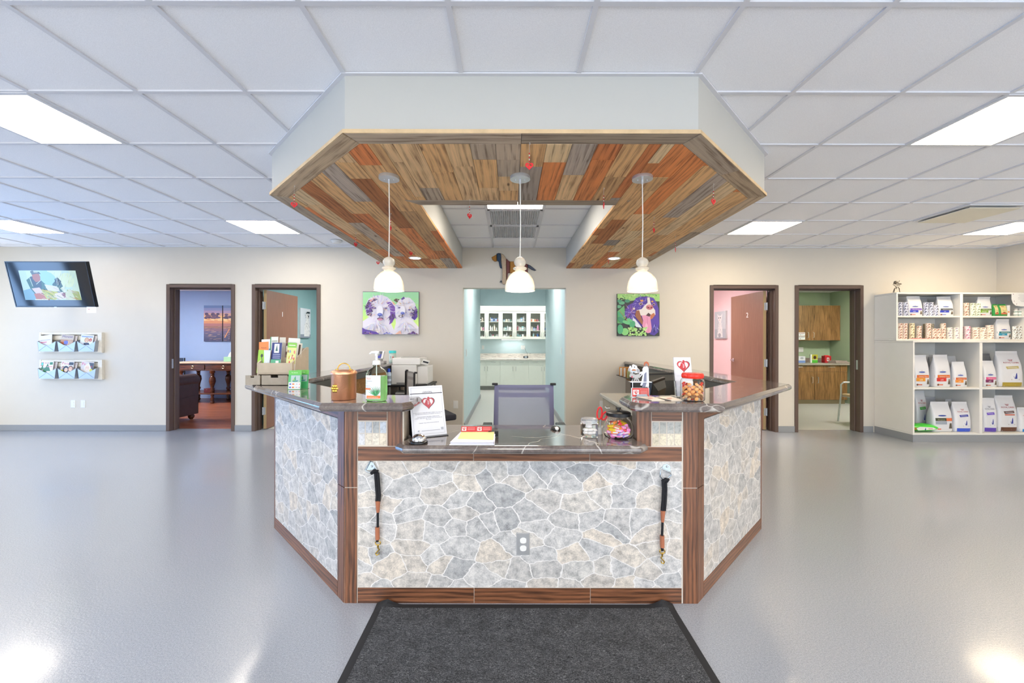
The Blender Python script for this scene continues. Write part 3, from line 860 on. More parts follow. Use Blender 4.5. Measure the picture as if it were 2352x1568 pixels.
# ================================================================ PENDANTS
M_seed = mat('seeded_clear_glass', 'fffaf2', .22, trans=.72, ior=1.25, bmp=.3, bs=90)
M_bulb = emat('lit_bulb', 'ffe9c8', 120)
def pendant(x, y, label):
    t = thing('pendant_lamp', label, 'lamp', (x, y, 1.679), 0, 'glass pendant lamps over the counter')
    b = MB(); b.lathe([(.066, .728), (.066, .745), (.062, .751)], n=32); b.lathe([(.007, .70), (.007, .728)], n=10)
    for dx in (-.03, .03): b.lathe([(.004, .722), (.004, .728)], (dx, 0, 0), 8)
    b.build('canopy', M_steel, t, local=True, smooth=40)
    b = MB(); b.tube([(0, 0, .21), (0.003, 0, .45), (0, 0, .70)], .0032, 8); b.build('cord', mat('white_cord', 'e6e4dc', .5), t, local=True)
    b = MB()
    prof = [(.098, 0), (.097, .03), (.090, .065), (.072, .098), (.050, .118), (.034, .127), (.030, .134), (.044, .141), (.046, .149), (.032, .157), (.026, .160), (.036, .172), (.040, .188), (.034, .206), (.018, .218), (.010, .222)]
    inn_ = [(max(r-.003, .006), z) for r, z in reversed(prof)]
    b.lathe(prof+inn_, n=40, cap=False)
    n = 40; q = len(prof+inn_); b.f += [[(q-1)*n+i, (q-1)*n+(i+1) % n, (i+1) % n, i] for i in range(n)]; b.m += [0]*n; b.c += [None]*n
    b.build('glass_shade', M_seed, t, local=True, smooth=60)
    b = MB(); b.lathe([(.013, .11), (.013, .2), (.006, .21)], n=14); b.build('socket', mat('socket_silver', 'cfcdc6', .4, .6), t, local=True)
    b = MB(); b.ball((0, 0, .055), (.026, .026, .032), 16); b.lathe([(.02, .075), (.012, .112)], n=14); b.build('bulb', M_bulb, t, local=True, smooth=60)
pendant(-.795, 2.69, 'left clear glass pendant lamp on a white cord, over the copper canister')
pendant(.063, 2.69, 'middle clear glass pendant lamp, hanging in front of the dog sculpture')
pendant(.863, 2.69, 'right clear glass pendant lamp on a white cord, above the bulldog-free right countertop'.replace('bulldog-free ', ''))
# downlights in the bulkhead
for x, n in ((-1.24, 'left'), (1.35, 'right')):
    t = thing('downlight', 'round recessed downlight in the %s arm of the wooden bulkhead' % n, 'light', (x, 5.35, ZS-.006))
    b = MB(); b.lathe([(.085, .004), (.085, 0), (.068, -.002), (.066, .004)], n=28); b.build('trim_ring', M_white, t, local=True)
    b = MB(); b.lathe([(.066, .0005), (.066, .003)], n=28); b.build('lens', emat('downlight_lens', 'ffffff', 9), t, local=True)
# ================================================================ HANGING HEARTS
M_red = mat('red_felt', 'd8262c', .6)
M_bead = mat('red_bead', 'c01c22', .3); M_wbead = mat('white_bead', 'eceae6', .3); M_thread = mat('clear_thread', 'c8c0b4', .5)
def heart(px, yh, yc, turn, label):
    Y = 944*1.077/(782-yh); x = (px-1172)/944*Y; zc = 1.354+(782-yc)/944*Y; L = ZS-zc
    t = thing('heart_ornament', label, 'ornament', (x, Y, zc-.022), 0, 'red hearts hanging from the wooden bulkhead')
    Mh = Matrix.Translation((x, Y, zc)) @ Matrix.Rotation(turn, 4, 'Z') @ frame((0, 0, 0), (1, 0, 0), (0, 0, 1))
    b = MB(); n = 28; r = .0235
    hp = [(16*math.sin(2*PI*i/n)**3/17*r, (13*math.cos(2*PI*i/n)-5*math.cos(4*PI*i/n)-2*math.cos(6*PI*i/n)-math.cos(8*PI*i/n))/17*r) for i in range(n)]
    hi = [(x_*.55, y_*.55+.001) for x_, y_ in hp]
    vs = [(p[0], p[1], z) for z in (-.002, .002) for p in hp]+[(p[0], p[1], z) for z in (-.002, .002) for p in hi]
    fs = []
    for i in range(n):
        j = (i+1) % n
        fs += [(i, j, n+j, n+i), (2*n+i, 3*n+i, 3*n+j, 2*n+j), (n+i, n+j, 3*n+j, 3*n+i), (i, 2*n+i, 2*n+j, j)]
    b.add(vs, fs, M=Mh); b.ball((0, -.001, 0), (.0075, .0075, .002), 10, M=Mh); b.tube([(0, .006, 0), (0, .012, 0)], .001, 5, M=Mh)
    b.build('felt_heart', M_red, t)
    b = MB(); b.tube([(x, Y, zc+.015), (x, Y, ZS-.002)], .0007, 5); b.tube([(x, Y, ZS-.012), (x+.006, Y, ZS-.009), (x+.005, Y, ZS-.002), (x, Y, ZS)], .0012, 6); b.build('thread', M_thread, t)
    b = MB(); w = MB()
    for i in range(5):
        z = zc+.024+i*min(.011, (L-.03)/6)
        (b if i % 2 == 0 else w).ball((x, Y, z), .0042 if i % 2 == 0 else .003, 8)
    b.build('beads', M_bead, t); w.build('beads', M_wbead, t)
for a in [(675, 426, 471, .3, 'red heart ornament at the far left corner of the bulkhead'),
          (1215, 327, 381, 0, 'red heart ornament above the middle pendant canopy, nearest the front edge'),
          (1078, 457, 496, .8, 'red heart ornament hanging over the ceiling opening, left of the middle pendant'),
          (1386, 430, 472, 1.5, 'red heart ornament seen edge-on between middle and right pendants'),
          (1638, 420, 462, .5, 'red heart ornament near the right corner of the bulkhead'),
          (1501.5, 497, 528, .9, 'red heart ornament just right of the right pendant cord'),
          (1551, 541, 573, 1.1, 'red heart ornament at the right outer edge of the bulkhead'),
          (1397.5, 576, 601, 1.45, 'small red heart ornament beside the right round downlight'),
          (816.5, 533, 562, 1.2, 'red heart ornament at the left outer edge, turned sideways'),
          (868, 588, 604, .2, 'red heart ornament just left of the left pendant glass ball'),
          (943.5, 558, 582, .9, 'red heart ornament in front of the left round downlight'),
          (896.6, 489, 524, 1.5, 'red heart ornament seen edge-on behind the left pendant cord')]: heart(*a)
# ================================================================ CEILING FITTINGS
t = thing('ceiling_diffuser', 'square plaque air diffuser dropped slightly from the right side of the ceiling', 'air vent', (4.925, 4.435, ZC-.03))
b = MB(); b.prism([(4.63, 4.14), (5.22, 4.14), (5.22, 4.73), (4.63, 4.73)], ZC-.012, ZC+.004); b.build('frame', M_grid, t, bevel=.003)
b = MB(); b.prism([(4.70, 4.21), (5.15, 4.21), (5.15, 4.66), (4.70, 4.66)], ZC-.016, ZC-.0125); b.build('throat', mat('dark_slot', '3a362c', .8), t)
b = MB(); b.prism([(4.66, 4.17), (5.19, 4.17), (5.19, 4.70), (4.66, 4.70)], ZC-.034, ZC-.026); 
for cx_, cy_ in ((4.72, 4.23), (5.13, 4.23), (4.72, 4.64), (5.13, 4.64)): b.lathe([(.005, -.027), (.005, -.015)], (cx_, cy_, ZC), 8)
b.build('plaque', mat('diffuser_plaque', 'e2dcca', .5), t)
for y, n in ((4.635, 'front'), (5.245, 'back')):
    t = thing('return_grille', '%s grey return air grille in the ceiling opening of the bulkhead' % n, 'air vent', (.047, y, ZC-.008))
    b = MB(); x0, x1, y0, y1 = -.245, .34, y-.29, y+.29
    for q in ((x0, x1, y0, y0+.025), (x0, x1, y1-.025, y1), (x0, x0+.025, y0, y1), (x1-.025, x1, y0, y1)): b.box(*q, ZC-.008, ZC+.002)
    b.build('frame', M_grid, t)
    b = MB()
    for i in range(22): xx = x0+.03+i*(x1-x0-.06)/22; b.box(xx, xx+.012, y0+.02, y1-.02, ZC-.006, ZC-.001)
    b.build('louvres', mat('grille_grey', 'b4b5b8', .5), t)
t = thing('smoke_detector', 'round white smoke detector on the ceiling left of the bulkhead', 'smoke detector', (-2.42, 5.72, ZC-.04))
b = MB(); b.lathe([(.075, .04), (.075, .028), (.06, .018)], n=28); b.build('base', M_white, t, local=True)
b = MB(); b.lathe([(.058, .018), (.05, .004), (.02, 0)], n=28); b.build('dome', M_white, t, local=True, smooth=50)
# ================================================================ WALL PLATES
YW = YF-.0005
def plate_at(px, py, label, sw, Yp=None, **k):
    p = at(px, py, Yp or YW); return duplex((p.x, Yp or YW, p.z-.0575), label, M_white, sw=sw, **k)
plate_at(168.5, 929, 'left white outlet low on the wall under the magazine racks', False)
plate_at(191.5, 929, 'right white outlet low on the wall under the magazine racks', False)
plate_at(1047, 929, 'white wall plate left of the corridor opening', True)
plate_at(1383, 929, 'white wall plate right of the corridor opening beside the desk', True)
t = duplex((-.706+.0, 6.60, 1.10), 'white wall control on the left wall of the pale blue corridor', M_white, rz=PI/2, sw=True)
t = duplex((.829, 6.65, 1.13), 'white light switch on the right wall of the corridor', M_white, rz=-PI/2, sw=True)
# ================================================================ TELEVISION
def tv():
    tl, tr = at(10, 602, 5.30), at(197, 604, 5.30); bl = at(37, 707, 5.425); br = at(218, 706.5, 5.425)
    u = Vector((1, 0, 0)); vdir = (tl-bl); vdir.x = 0; H = vdir.length; W_ = tr.x-tl.x
    o = Vector((tl.x, bl.y, bl.z)); F = frame(o, u, vdir)
    t = thing('television', 'flat black wall television tilted down, showing a blurred sports broadcast', 'television', (o.x+W_/2, 5.6, o.z-.03))
    b = MB(); b.box(0, W_, 0, H, -.045, -.002, M=F); b.box(.12, W_-.12, .06, H-.12, -.075, -.045, M=F); b.build('housing', M_black, t, bevel=.004)
    b = MB(); 
    for q in ((0, W_, 0, .016), (0, W_, H-.012, H), (0, .010, .016, H-.012), (W_-.010, W_, .016, H-.012)): b.box(*q, -.002, .004, M=F)
    b.build('bezel', mat('gloss_black_bezel', '1b1e24', .2), t)
    b = MB(); b.box(.010, W_-.010, .016, H-.012, -.002, .0005, M=F); b.build('screen', mat('dark_screen_glass', '0a0e16', .08, spec=.8), t)
    # picture: crop drawing units
    x0, y0 = .15, .095; pw, ph = W_*.705, H*.645
    a = Art(F @ Matrix.Translation((x0, y0, .001)), step=.00008, map=(0, 100, 1))
    a.map = None
    sx, sy = pw/100, ph/56
    def P(l): return [(x*sx, y*sy) for x, y in l]
    bgc = ['bfe6ee', 'c9ecef', 'b4e2f2', 'a4dcf6', 'cfeee0', 'd6f0dc', 'c4e9ea', 'cdeadb']
    for i in range(8): a.rect(i*pw/8, 0, (i+1)*pw/8, ph, bgc[i])
    a.ell(48*sx, 34*sy, 16*sx, 20*sy, '9fdcfb'); a.ell(82*sx, 38*sy, 12*sx, 14*sy, 'd9f2d4')
    a.poly(P([(10, 38), (20, 45), (34, 40), (42, 30), (46, 18), (50, 4), (18, 0), (14, 20)]), '2c6a58')
    a.poly(P([(18, 44), (26, 46), (36, 36), (34, 22), (20, 24)]), '1f3a4a')
    a.poly(P([(22, 50), (34, 52), (36, 44), (34, 36), (26, 34), (22, 40)]), 'b0694a')
    a.poly(P([(20, 54), (24, 56), (36, 53), (38, 49), (30, 50), (22, 48)]), '4c5f66'); a.poly(P([(26, 55.5), (34, 54), (33, 52), (26, 52)]), 'b7c6c0')
    a.line(17*sx, 42*sy, 19*sx, 26*sy, sx, 'cfe6e6'); a.line(26*sx, 30*sy, 36*sx, 38*sy, sx, 'cfe6e6')
    a.poly(P([(54, 30), (62, 38), (70, 34), (72, 26), (66, 22), (72, 14), (64, 10), (56, 18)]), '2f5f5a'); a.poly(P([(60, 40), (66, 43), (71, 36), (68, 28), (60, 32)]), '22343c')
    a.poly(P([(0, 18), (14, 22), (26, 0), (0, 0)]), '7fb6d6')
    a.poly(P([(16, 22), (30, 24), (38, 12), (24, 8)]), 'e2d2e6'); a.poly(P([(18, 12), (34, 14), (44, 0), (20, 0)]), 'c06a3c'); a.poly(P([(32, 20), (60, 16), (66, 6), (52, 0), (38, 2)]), 'c7cc3a')
    a.poly(P([(40, 30), (62, 26), (66, 16), (44, 18)]), 'dfe6e6'); a.poly(P([(54, 12), (70, 16), (74, 4), (58, 0)]), 'e9e2ee'); a.poly(P([(66, 12), (78, 16), (82, 8), (70, 4)]), '8a4a3a')
    a.poly(P([(78, 20), (98, 16), (100, 0), (74, 0)]), 'a6b44a'); a.poly(P([(74, 14), (84, 22), (90, 0), (72, 0)]), 'cfe0c0')
    for i in range(60):
        x, y = random.uniform(28, 92), random.uniform(2, 24); q = random.uniform(4, 12); c_ = random.choice(['e8efe6', 'd8c8e0', 'c8cc50', 'f2f2ee', 'c87a50', '9cc8b0', '5c8a78'])
        a.line(x*sx, y*sy, min(99, x+q)*sx, max(.5, y-q*.6)*sy, .9*sx, c_, .2*sx)
    for i in range(30):
        x, y = random.uniform(60, 94), random.uniform(20, 50); q = random.uniform(4, 12)
        a.line(x*sx, y*sy, (x+q*.4)*sx, min(55, y+q)*sy, .6*sx, random.choice(['e8f4ee', 'b6dcf2', 'a8c8c8', 'e4f0c8']), .2*sx)
    a.poly(P([(18, 2), (42, 1.5), (42, 0), (19, 0)]), 'e8efe6')
    a.build('picture', t, mat_print('lit_screen_picture', .15, .40))
    b = MB(); b.box(W_*.485, W_*.515, -.004, .004, 0, .005, M=F); b.build('maker_badge', M_steel, t)
    # wall arm
    c = Vector((o.x+W_/2, 5.47, o.z+H*.45))
    b = MB(); b.box(c.x-.12, c.x+.12, 5.43, 5.46, c.z-.1, c.z+.1); b.tube([(c.x-.05, 5.46, c.z), (c.x-.45, 5.78, c.z), (c.x-.40, 6.10, c.z)], .022, 10); b.box(c.x-.50, c.x-.30, 6.09, 6.119, c.z-.16, c.z+.16)
    b.build('wall_arm', M_blackmetal, t)
    # card taped below the corner
    q = at(211.5, 712, 5.41)
    t2, Mf = panel('info_card', 'small white card taped under the right corner of the television', 'card', q.x-.062, q.x+.062, q.z-.045, q.z+.032, 5.40, .001, 'f2f2f2')
    a = Art(Mf); logo(a, .03, .045, .010); 
    for i, w in enumerate((.05, .05, .04)): a.rect(.05, .05-i*.012, .05+w, .053-i*.012, '9a9aa0')
    a.build('print', t2)
tv()
# ================================================================ MAGAZINE RACKS
M_wash = mat('whitewashed_wood', 'd9d2c4', .7, var=.12, vs=30)
M_galv = mat('painted_galvanised_metal', 'a2a8b0', .4, .35)
def mag_rack(px0, px1, py0, py1, which):
    Y = 6.06
    p0, p1 = at(px0, py1, Y), at(px1, py0, Y); x0, x1, z0, z1 = p0.x, p1.x, p0.z, p1.z
    t = thing('magazine_rack', '%s whitewashed wooden wall rack with three envelope-shaped metal pockets' % which, 'rack', ((x0+x1)/2, 6.119, z0))
    b = MB(); 
    b.box(x0+.03, x1-.06, 6.08, 6.119, z1-.03, z1); b.box(x0+.03, x1-.06, 6.076, 6.119, z0+.0005, z0+.02); b.box(x0, x0+.03, 6.075, 6.119, z0, z1); b.box(x1-.06, x1, 6.075, 6.119, z0, z1)
    for z in (z0+.03, z0+.11, z0+.19): b.box(x0+.03, x1-.06, 6.10, 6.112, z, z+.06)
    b.build('frame', M_wash, t, bevel=.002)
    w = (x1-x0-.10)/3; info = []
    for i in range(3):
        a = x0+.04+i*(w+.015); c = a+w-.01; m_ = (a+c)/2; h = .145; zb = z0+.022
        b = MB(); yf, yb_ = 6.02, 6.085
        sil = [(a, zb+h), (a+.02, zb), (c-.02, zb), (c, zb+h), (m_+.035, zb+h*.62), (m_, zb+h*.60), (m_-.035, zb+h*.62)]
        vs = [(x, yf if z < zb+.01 else yf+.0, z) for x, z in sil]+[(x, yf+.003, z) for x, z in sil]; n = len(sil)
        b.add(vs, [tuple(range(n)), tuple(range(2*n-1, n-1, -1))]+[(k_, (k_+1) % n, n+(k_+1) % n, n+k_) for k_ in range(n)])
        b.box(a+.02, c-.02, yf, yb_, zb-.003, zb)
        for e, f_ in ((a, a+.02), (c, c-.02)):
            b.add([(e, yf, zb+h), (f_, yf, zb), (f_, yb_, zb), (e, yb_, zb+h+.02), (e+.002, yf, zb+h), (f_+.002, yf, zb), (f_+.002, yb_, zb), (e+.002, yb_, zb+h+.02)],
                  [(0,1,2,3), (7,6,5,4), (0,4,5,1), (1,5,6,2), (2,6,7,3), (3,7,4,0)])
        pk = b.build('pocket', M_galv, t, label='pale blue metal pocket')
        b = MB()
        for p_, q_ in (((m_, zb+h*.60), (a+.02, zb+.004)), ((m_, zb+h*.60), (c-.02, zb+.004))):
            b.tube([(p_[0], yf-.001, p_[1]), (q_[0], yf-.001, q_[1])], .0013, 5)
        b.build('seam', mat('dark_seam', '6f7680', .5), pk)
        info.append((a, c, zb))
    return info
def magazine(x0, x1, z0, z1, Y, tilt, label, draw, th=.006, group='magazines in the wall racks'):
    w, h = x1-x0, z1-z0
    F = frame((x0, Y, z0), (math.cos(tilt), 0, math.sin(tilt)), (-math.sin(tilt), .12, math.cos(tilt)))
    t = thing('magazine', label, 'magazine', (x0+w/2, Y, z0), 0, group)
    b = MB(); b.box(0, w, 0, h, -th, 0, M=F); b.build('pages', M_paper, t)
    a = Art(F, step=.0001); a.z = .0003; draw(a, w, h); a.build('cover', t)
def face_(a, x, y, r, skin, hair):
    a.ell(x, y+.15*r, 1.15*r, 1.3*r, hair); a.ell(x, y, .8*r, r, skin); a.ell(x-.3*r, y+.15*r, .1*r, .07*r, '30262a'); a.ell(x+.3*r, y+.15*r, .1*r, .07*r, '30262a')
    a.poly([(x-.35*r, y-.35*r), (x+.35*r, y-.35*r), (x+.2*r, y-.55*r), (x-.2*r, y-.55*r)], 'f6f0ee')
i1 = mag_rack(86.7, 231, 765, 811.5, 'upper'); i2 = mag_rack(87.5, 232, 828, 873.5, 'lower')
def d_open(a, w, h):
    a.rect(0, 0, w, h, 'e6dfe2'); a.rect(.01, h*.5, w*.6, h*.56, 'd66a8a'); a.rect(.02, h*.65, w*.9, h*.7, 'b8b0b4')
def d_house(a, w, h):
    a.rect(0, 0, w, h, 'cdbca6'); a.text('House', w/2, h*.82, .06, '3c2a80'); a.rect(0, h*.3, w, h*.7, 'b98a64'); a.ell(w*.45, h*.52, .035, .03, '6a72c8'); a.ell(w*.2, h*.5, .02, .02, 'c86a30')
    for i in range(5): a.rect(w*(.62+.07*i), h*.35, w*(.64+.07*i), h*.68, 'f0dcc8')
def d_lady(a, w, h):
    a.rect(0, 0, w, h, 'ecf0f6'); a.rect(.01, h*.84, w-.01, h*.93, '9aa8d8'); face_(a, w*.5, h*.66, .03, 'e6b48e', 'caa070'); face_(a, w*.8, h*.68, .02, 'd8806a', 'c24a3a'); a.poly([(w*.3, h*.5), (w*.7, h*.52), (w*.8, h*.4), (w*.35, h*.38)], '2c3050')
def d_xmas(a, w, h):
    a.rect(0, 0, w, h, 'f2ecee'); a.rect(0, h*.72, w*.22, h*.95, 'd83a4a'); a.ell(w*.11, h*.84, .018, .026, '5cc0a8'); a.rect(w*.7, h*.8, w*.95, h*.95, '2e7a4a')
    for q in (.35, .47, .6): a.ell(w*q, h*.9, .006, .008, '8a4a5a')
    for x, y, s in ((.15, .62, .03), (.35, .45, .04), (.55, .62, .05)):
        a.poly([(w*x-s, h*y-s), (w*x+s, h*y-s), (w*x, h*y+s*1.3)], '3c7a4c')
    a.rect(w*.5, h*.66, w*.95, h*.70, 'e68a9a')
def d_people(a, w, h):
    a.rect(0, 0, w, h, 'efe6e0'); a.text('People', w*.5, h*.82, .055, 'd01c3c', width=w*.9); a.rect(w*.62, h*.8, w*.98, h*.97, '2c2c34'); face_(a, w*.18, h*.62, .018, 'e0a884', '6a3a2a')
    a.ell(w*.42, h*.5, .045, .06, '1c1418'); face_(a, w*.45, h*.5, .032, 'f0c8a8', '1c1418'); face_(a, w*.8, h*.56, .034, 'ecb890', '7a4a2c'); a.ell(w*.15, h*.45, .02, .015, 'd8d23c')
def d_people2(a, w, h):
    a.rect(0, 0, w, h, 'dccfc8'); a.text('Pe', w*.2, h*.78, .06, 'd8286c'); a.poly([(w*.3, h*.3), (w*.5, h*.95), (w*.85, h*.9), (w*.8, h*.3)], 'e9dccc'); face_(a, w*.52, h*.62, .04, 'f4d0b4', 'efe6d8'); a.poly([(w*.6, h*.95), (w, h*.95), (w, h*.4)], '4a4a52'); a.ell(w*.85, h*.5, .022, .022, 'd8cc2c'); a.text('e', w*.85, h*.68, .05, 'd8283c')
w_ = .20
def mags(info, specs):
    for (a, c, zb), (lab, dr, tl, bk) in zip(info, specs):
        if bk: magazine(a+.03, a+.03+w_*.9, zb+.01, zb+.245, 6.055, tl-.05, bk, d_open)
        magazine(a+.01, a+.01+w_*.92, zb+.006, zb+.25, 6.03, tl, lab, dr)
for k_ in range(3): magazine(i1[0][0]+.015, i1[0][0]+.20, i1[0][2]+.008, i1[0][2]+.225-.01*k_, 6.03+.012*k_, .12+.1*k_, ['frontmost', 'middle', 'rearmost'][k_]+' of the fanned magazines in the upper rack, left pocket', d_open)
mags(i1[1:], [('magazine titled House in the middle pocket of the upper rack', d_house, -.06, 'magazine half hidden behind the one titled House'), ('pale family magazine in the right pocket of the upper rack', d_lady, -.06, 'magazine half hidden behind the pale family magazine')])
mags(i2, [('white magazine with green christmas trees, left pocket of the lower rack', d_xmas, 0, 'magazine behind the one with christmas trees'), ('celebrity magazine with a dark-haired woman, middle pocket of the lower rack', d_people, -.04, 'magazine behind the one with the dark-haired woman'), ('celebrity magazine with a blonde child, right pocket of the lower rack', d_people2, -.06, None)])
# ================================================================ DOOR LEAVES
M_leaf = mat_wood('red_brown_door_veneer', '7a5545', '8d6654', 'v', rough=.45)
M_edge = mat('tan_door_edge', '9b8560', .5)
M_hinge = mat('satin_hinge', 'b9bcbf', .35, .9)
def leaf(s, xh, num, wallname):
    # hinge jamb at x=xh ; opens 90 deg into the room; s=+1 face points +X
    t = thing('door_leaf', 'open red-brown wooden door numbered %s, swung into the %s room' % (num, wallname), 'door', (xh, 6.24, .008))
    x0, x1 = (xh, xh+.044) if s > 0 else (xh-.044, xh)
    b = MB(); b.box(x0, x1, 6.245, 7.15, .01, 2.115); b.build('panel', M_leaf, t, uv=lambda p, n, i: (p.y*1.5, p.z))
    b = MB(); b.box(x0+.001, x1-.001, 6.24, 6.2455, .01, 2.115); b.build('edge_band', M_edge, t, label='tan hinge edge')
    fx = x1 if s > 0 else x0
    a = Art(frame((fx+s*.001, 6.66-s*.02, 1.745), (0, s, 0), (0, 0, 1)))
    b = MB()
    vs, fs, w = text_mesh(num)
    Ft = frame((fx+s*.0005, 6.66, 1.735), (0, s, 0), (0, 0, 1))
    nn = len(vs); k = .115
    b.add([(v[0]*k-w*k/2, v[1]*k, z) for z in (0, .004) for v in vs], [tuple(i+nn for i in f) for f in fs]+[tuple(reversed(f)) for f in fs], M=Ft)
    b.build('door_number', mat('bright_nickel', 'f0f0f0', .35, .25), t)
    b = MB(); F2 = frame((fx, 7.07, 1.03), (0, s, 0), (0, 0, 1)); b.lathe([(.032, 0), (.032, .008), (.012, .012), (.012, .05)], n=20, M=F2); b.tube([(0, 0, .05), (-s*.03, 0, .052), (-s*.11, 0, .05)], .009, 8, M=F2)
    b.build('lever_handle', M_chrome, t, smooth=40)
    for z in (.28, 1.02, 1.88):
        b = MB(); q0, q1 = (xh-.02, xh+.032) if s > 0 else (xh-.032, xh+.02)
        b.box(min(q0, q1), max(q0, q1), 6.236, 6.24, z-.057, z+.057); b.tube([(xh-s*.004, 6.232, z-.058), (xh-s*.004, 6.232, z+.058)], .007, 8)
        for dx in (-.012, .018):
            for dz in (-.035, 0, .035): b.ball((xh+s*dx, 6.235, z+dz), .004, 6)
        b.build('hinge', M_hinge, t)
leaf(1, -3.745, '1', 'teal'); leaf(-1, 3.885, '2', 'pink')
# strike plates on the frames of the two clear doorways
for x, s in ((-5.065, 1), (5.201, -1)):
    fr = [o for o in C.objects if o.name.startswith('door_1' if s > 0 else 'door_4')][0]
    b = MB(); b.box(min(x, x+s*.002), max(x, x+s*.002), 6.15, 6.18, .93, 1.07); b.build('strike_plate', M_steel, fr)
# ================================================================ PAINTINGS IN THE LOBBY
def pts(s): 
    v = [float(x) for x in s.split()]
    return list(zip(v[::2], v[1::2]))
def dogs():
    p0, p1 = at(833.5, 768, 6.09), at(962, 670, 6.09)
    t, F = panel('canvas_painting', 'canvas painting of two fluffy purple and white puppies on green', 'painting', p0.x, p1.x, p0.z, p1.z, 6.085, .034, '5a4a6a')
    a = Art(F, step=.00005, map=(97, 1480, (p1.x-p0.x)/920), lim=(98, 1016, 786, 1479))
    bgc = ['a6e6ae', 'a9e8a6', 'b2ee9a', 'c2f48c', 'd0fa84', 'd8fc88', 'd8fc88']
    for i, c in enumerate(bgc): a.rect(97, 785+i*99.3, 1017, 785+(i+1)*99.3, c)
    wht = ['f2eef6', 'e6def2', 'dcd0f0', 'faf6f2', 'f6e6dc', 'd8e0f6']; pur = ['6a3a9c', '8a5ac0', '54307c', '7a4ab0', '4a2c5c', '3c2c4c']
    a.poly(pts('97 1480 97 1265 200 1200 150 1150 145 1000 190 900 300 850 400 832 500 868 590 950 645 1040 640 1200 560 1300 640 1480'), 'ece6f4')
    a.poly(pts('590 1480 640 1300 625 1150 640 1000 690 920 780 872 870 880 950 960 990 1080 975 1240 920 1250 1017 1360 1017 1480'), 'f0eaf4')
    a.poly(pts('600 920 640 892 700 905 660 960'), '5a4634')
    a.poly(pts('480 950 560 950 625 1030 632 1180 580 1290 530 1320 555 1200 540 1060'), '7a48b0')
    a.poly(pts('148 1010 190 920 320 885 350 905 250 955 200 1030 265 1100 235 1190 160 1165'), '5a3c6c')
    a.poly(pts('200 940 250 880 300 880 220 960'), 'f0a890')
    a.poly(pts('960 1010 995 1080 990 1200 950 1250 895 1210 930 1120'), '54309c'); a.poly(pts('720 900 770 860 790 890 740 920'), '5a3a8c')
    a.poly(pts('570 930 610 960 640 1000 600 990'), 'f8b890')
    a.fur(370, 1040, 60, 200, 130, wht+['c8b0e8', 'f4c8b0', 'b8c8f0'], 70, 12, sy=1)
    a.fur(800, 1060, 50, 160, 110, wht+['f8c898', 'b0b0f0'], 60, 11)
    a.fur(580, 1130, 10, 60, 50, pur, 80, 12, .8, 2.2); a.fur(200, 1050, 10, 60, 50, pur, 60, 12)
    a.fur(960, 1130, 10, 50, 40, pur, 60, 10)
    a.fur(330, 1250, 0, 180, 110, wht, 120, 14, .6, 2.6); a.fur(800, 1270, 0, 150, 80, wht, 110, 14, .6, 2.6)
    a.poly(pts('97 1480 97 1370 150 1400 240 1420 330 1440 380 1480'), '5c3aa0'); a.fur(180, 1430, 0, 90, 50, pur+['e8a090', 'b0a0e0'], 70, 14, .4, 2.6)
    a.fur(520, 1440, 0, 90, 50, ['5a4ac8', '4a3cb0', 'b8c8f4', 'e8e8f8'], 60, 14, .6, 2.6); a.fur(720, 1420, 0, 70, 24, ['f4b098', 'f8c8a8'], 60, 14, .8, 2.4); a.fur(930, 1430, 0, 70, 50, pur+['8a3a5a'], 60, 14, .6, 2.6)
    for cx, cy, s in ((390, 1160, 1), (760, 1135, .8)):
        a.ell(cx, cy-60*s, 55*s, 90*s, 'f6f2fa'); a.ell(cx, cy, 40*s, 28*s, '5a68c0'); a.ell(cx-8*s, cy-8*s, 22*s, 10*s, '8a96e0'); a.poly([(cx-20*s, cy+15*s), (cx+20*s, cy+15*s), (cx, cy+42*s)], '3a3a80'); a.line(cx, cy+30*s, cx, cy+55*s, 6, '3a2a50')
    a.ell(395, 1228, 50, 22, '40203c'); a.ell(395, 1236, 40, 18, 'd890b0'); a.ell(730, 1184, 34, 20, '40303c'); a.ell(730, 1184, 22, 12, 'f0e8f0')
    for x, y in ((310, 1052), (490, 1055), (705, 1045), (872, 1080)):
        a.ell(x, y, 24, 12, '8a70c0'); a.ell(x, y, 12, 10, '2a2440'); a.ell(x-4, y-3, 4, 3, 'f0f0ff')
    a.line(200, 1415, 370, 1420, 3, '3c3448')
    a.build('painted_scene', t)
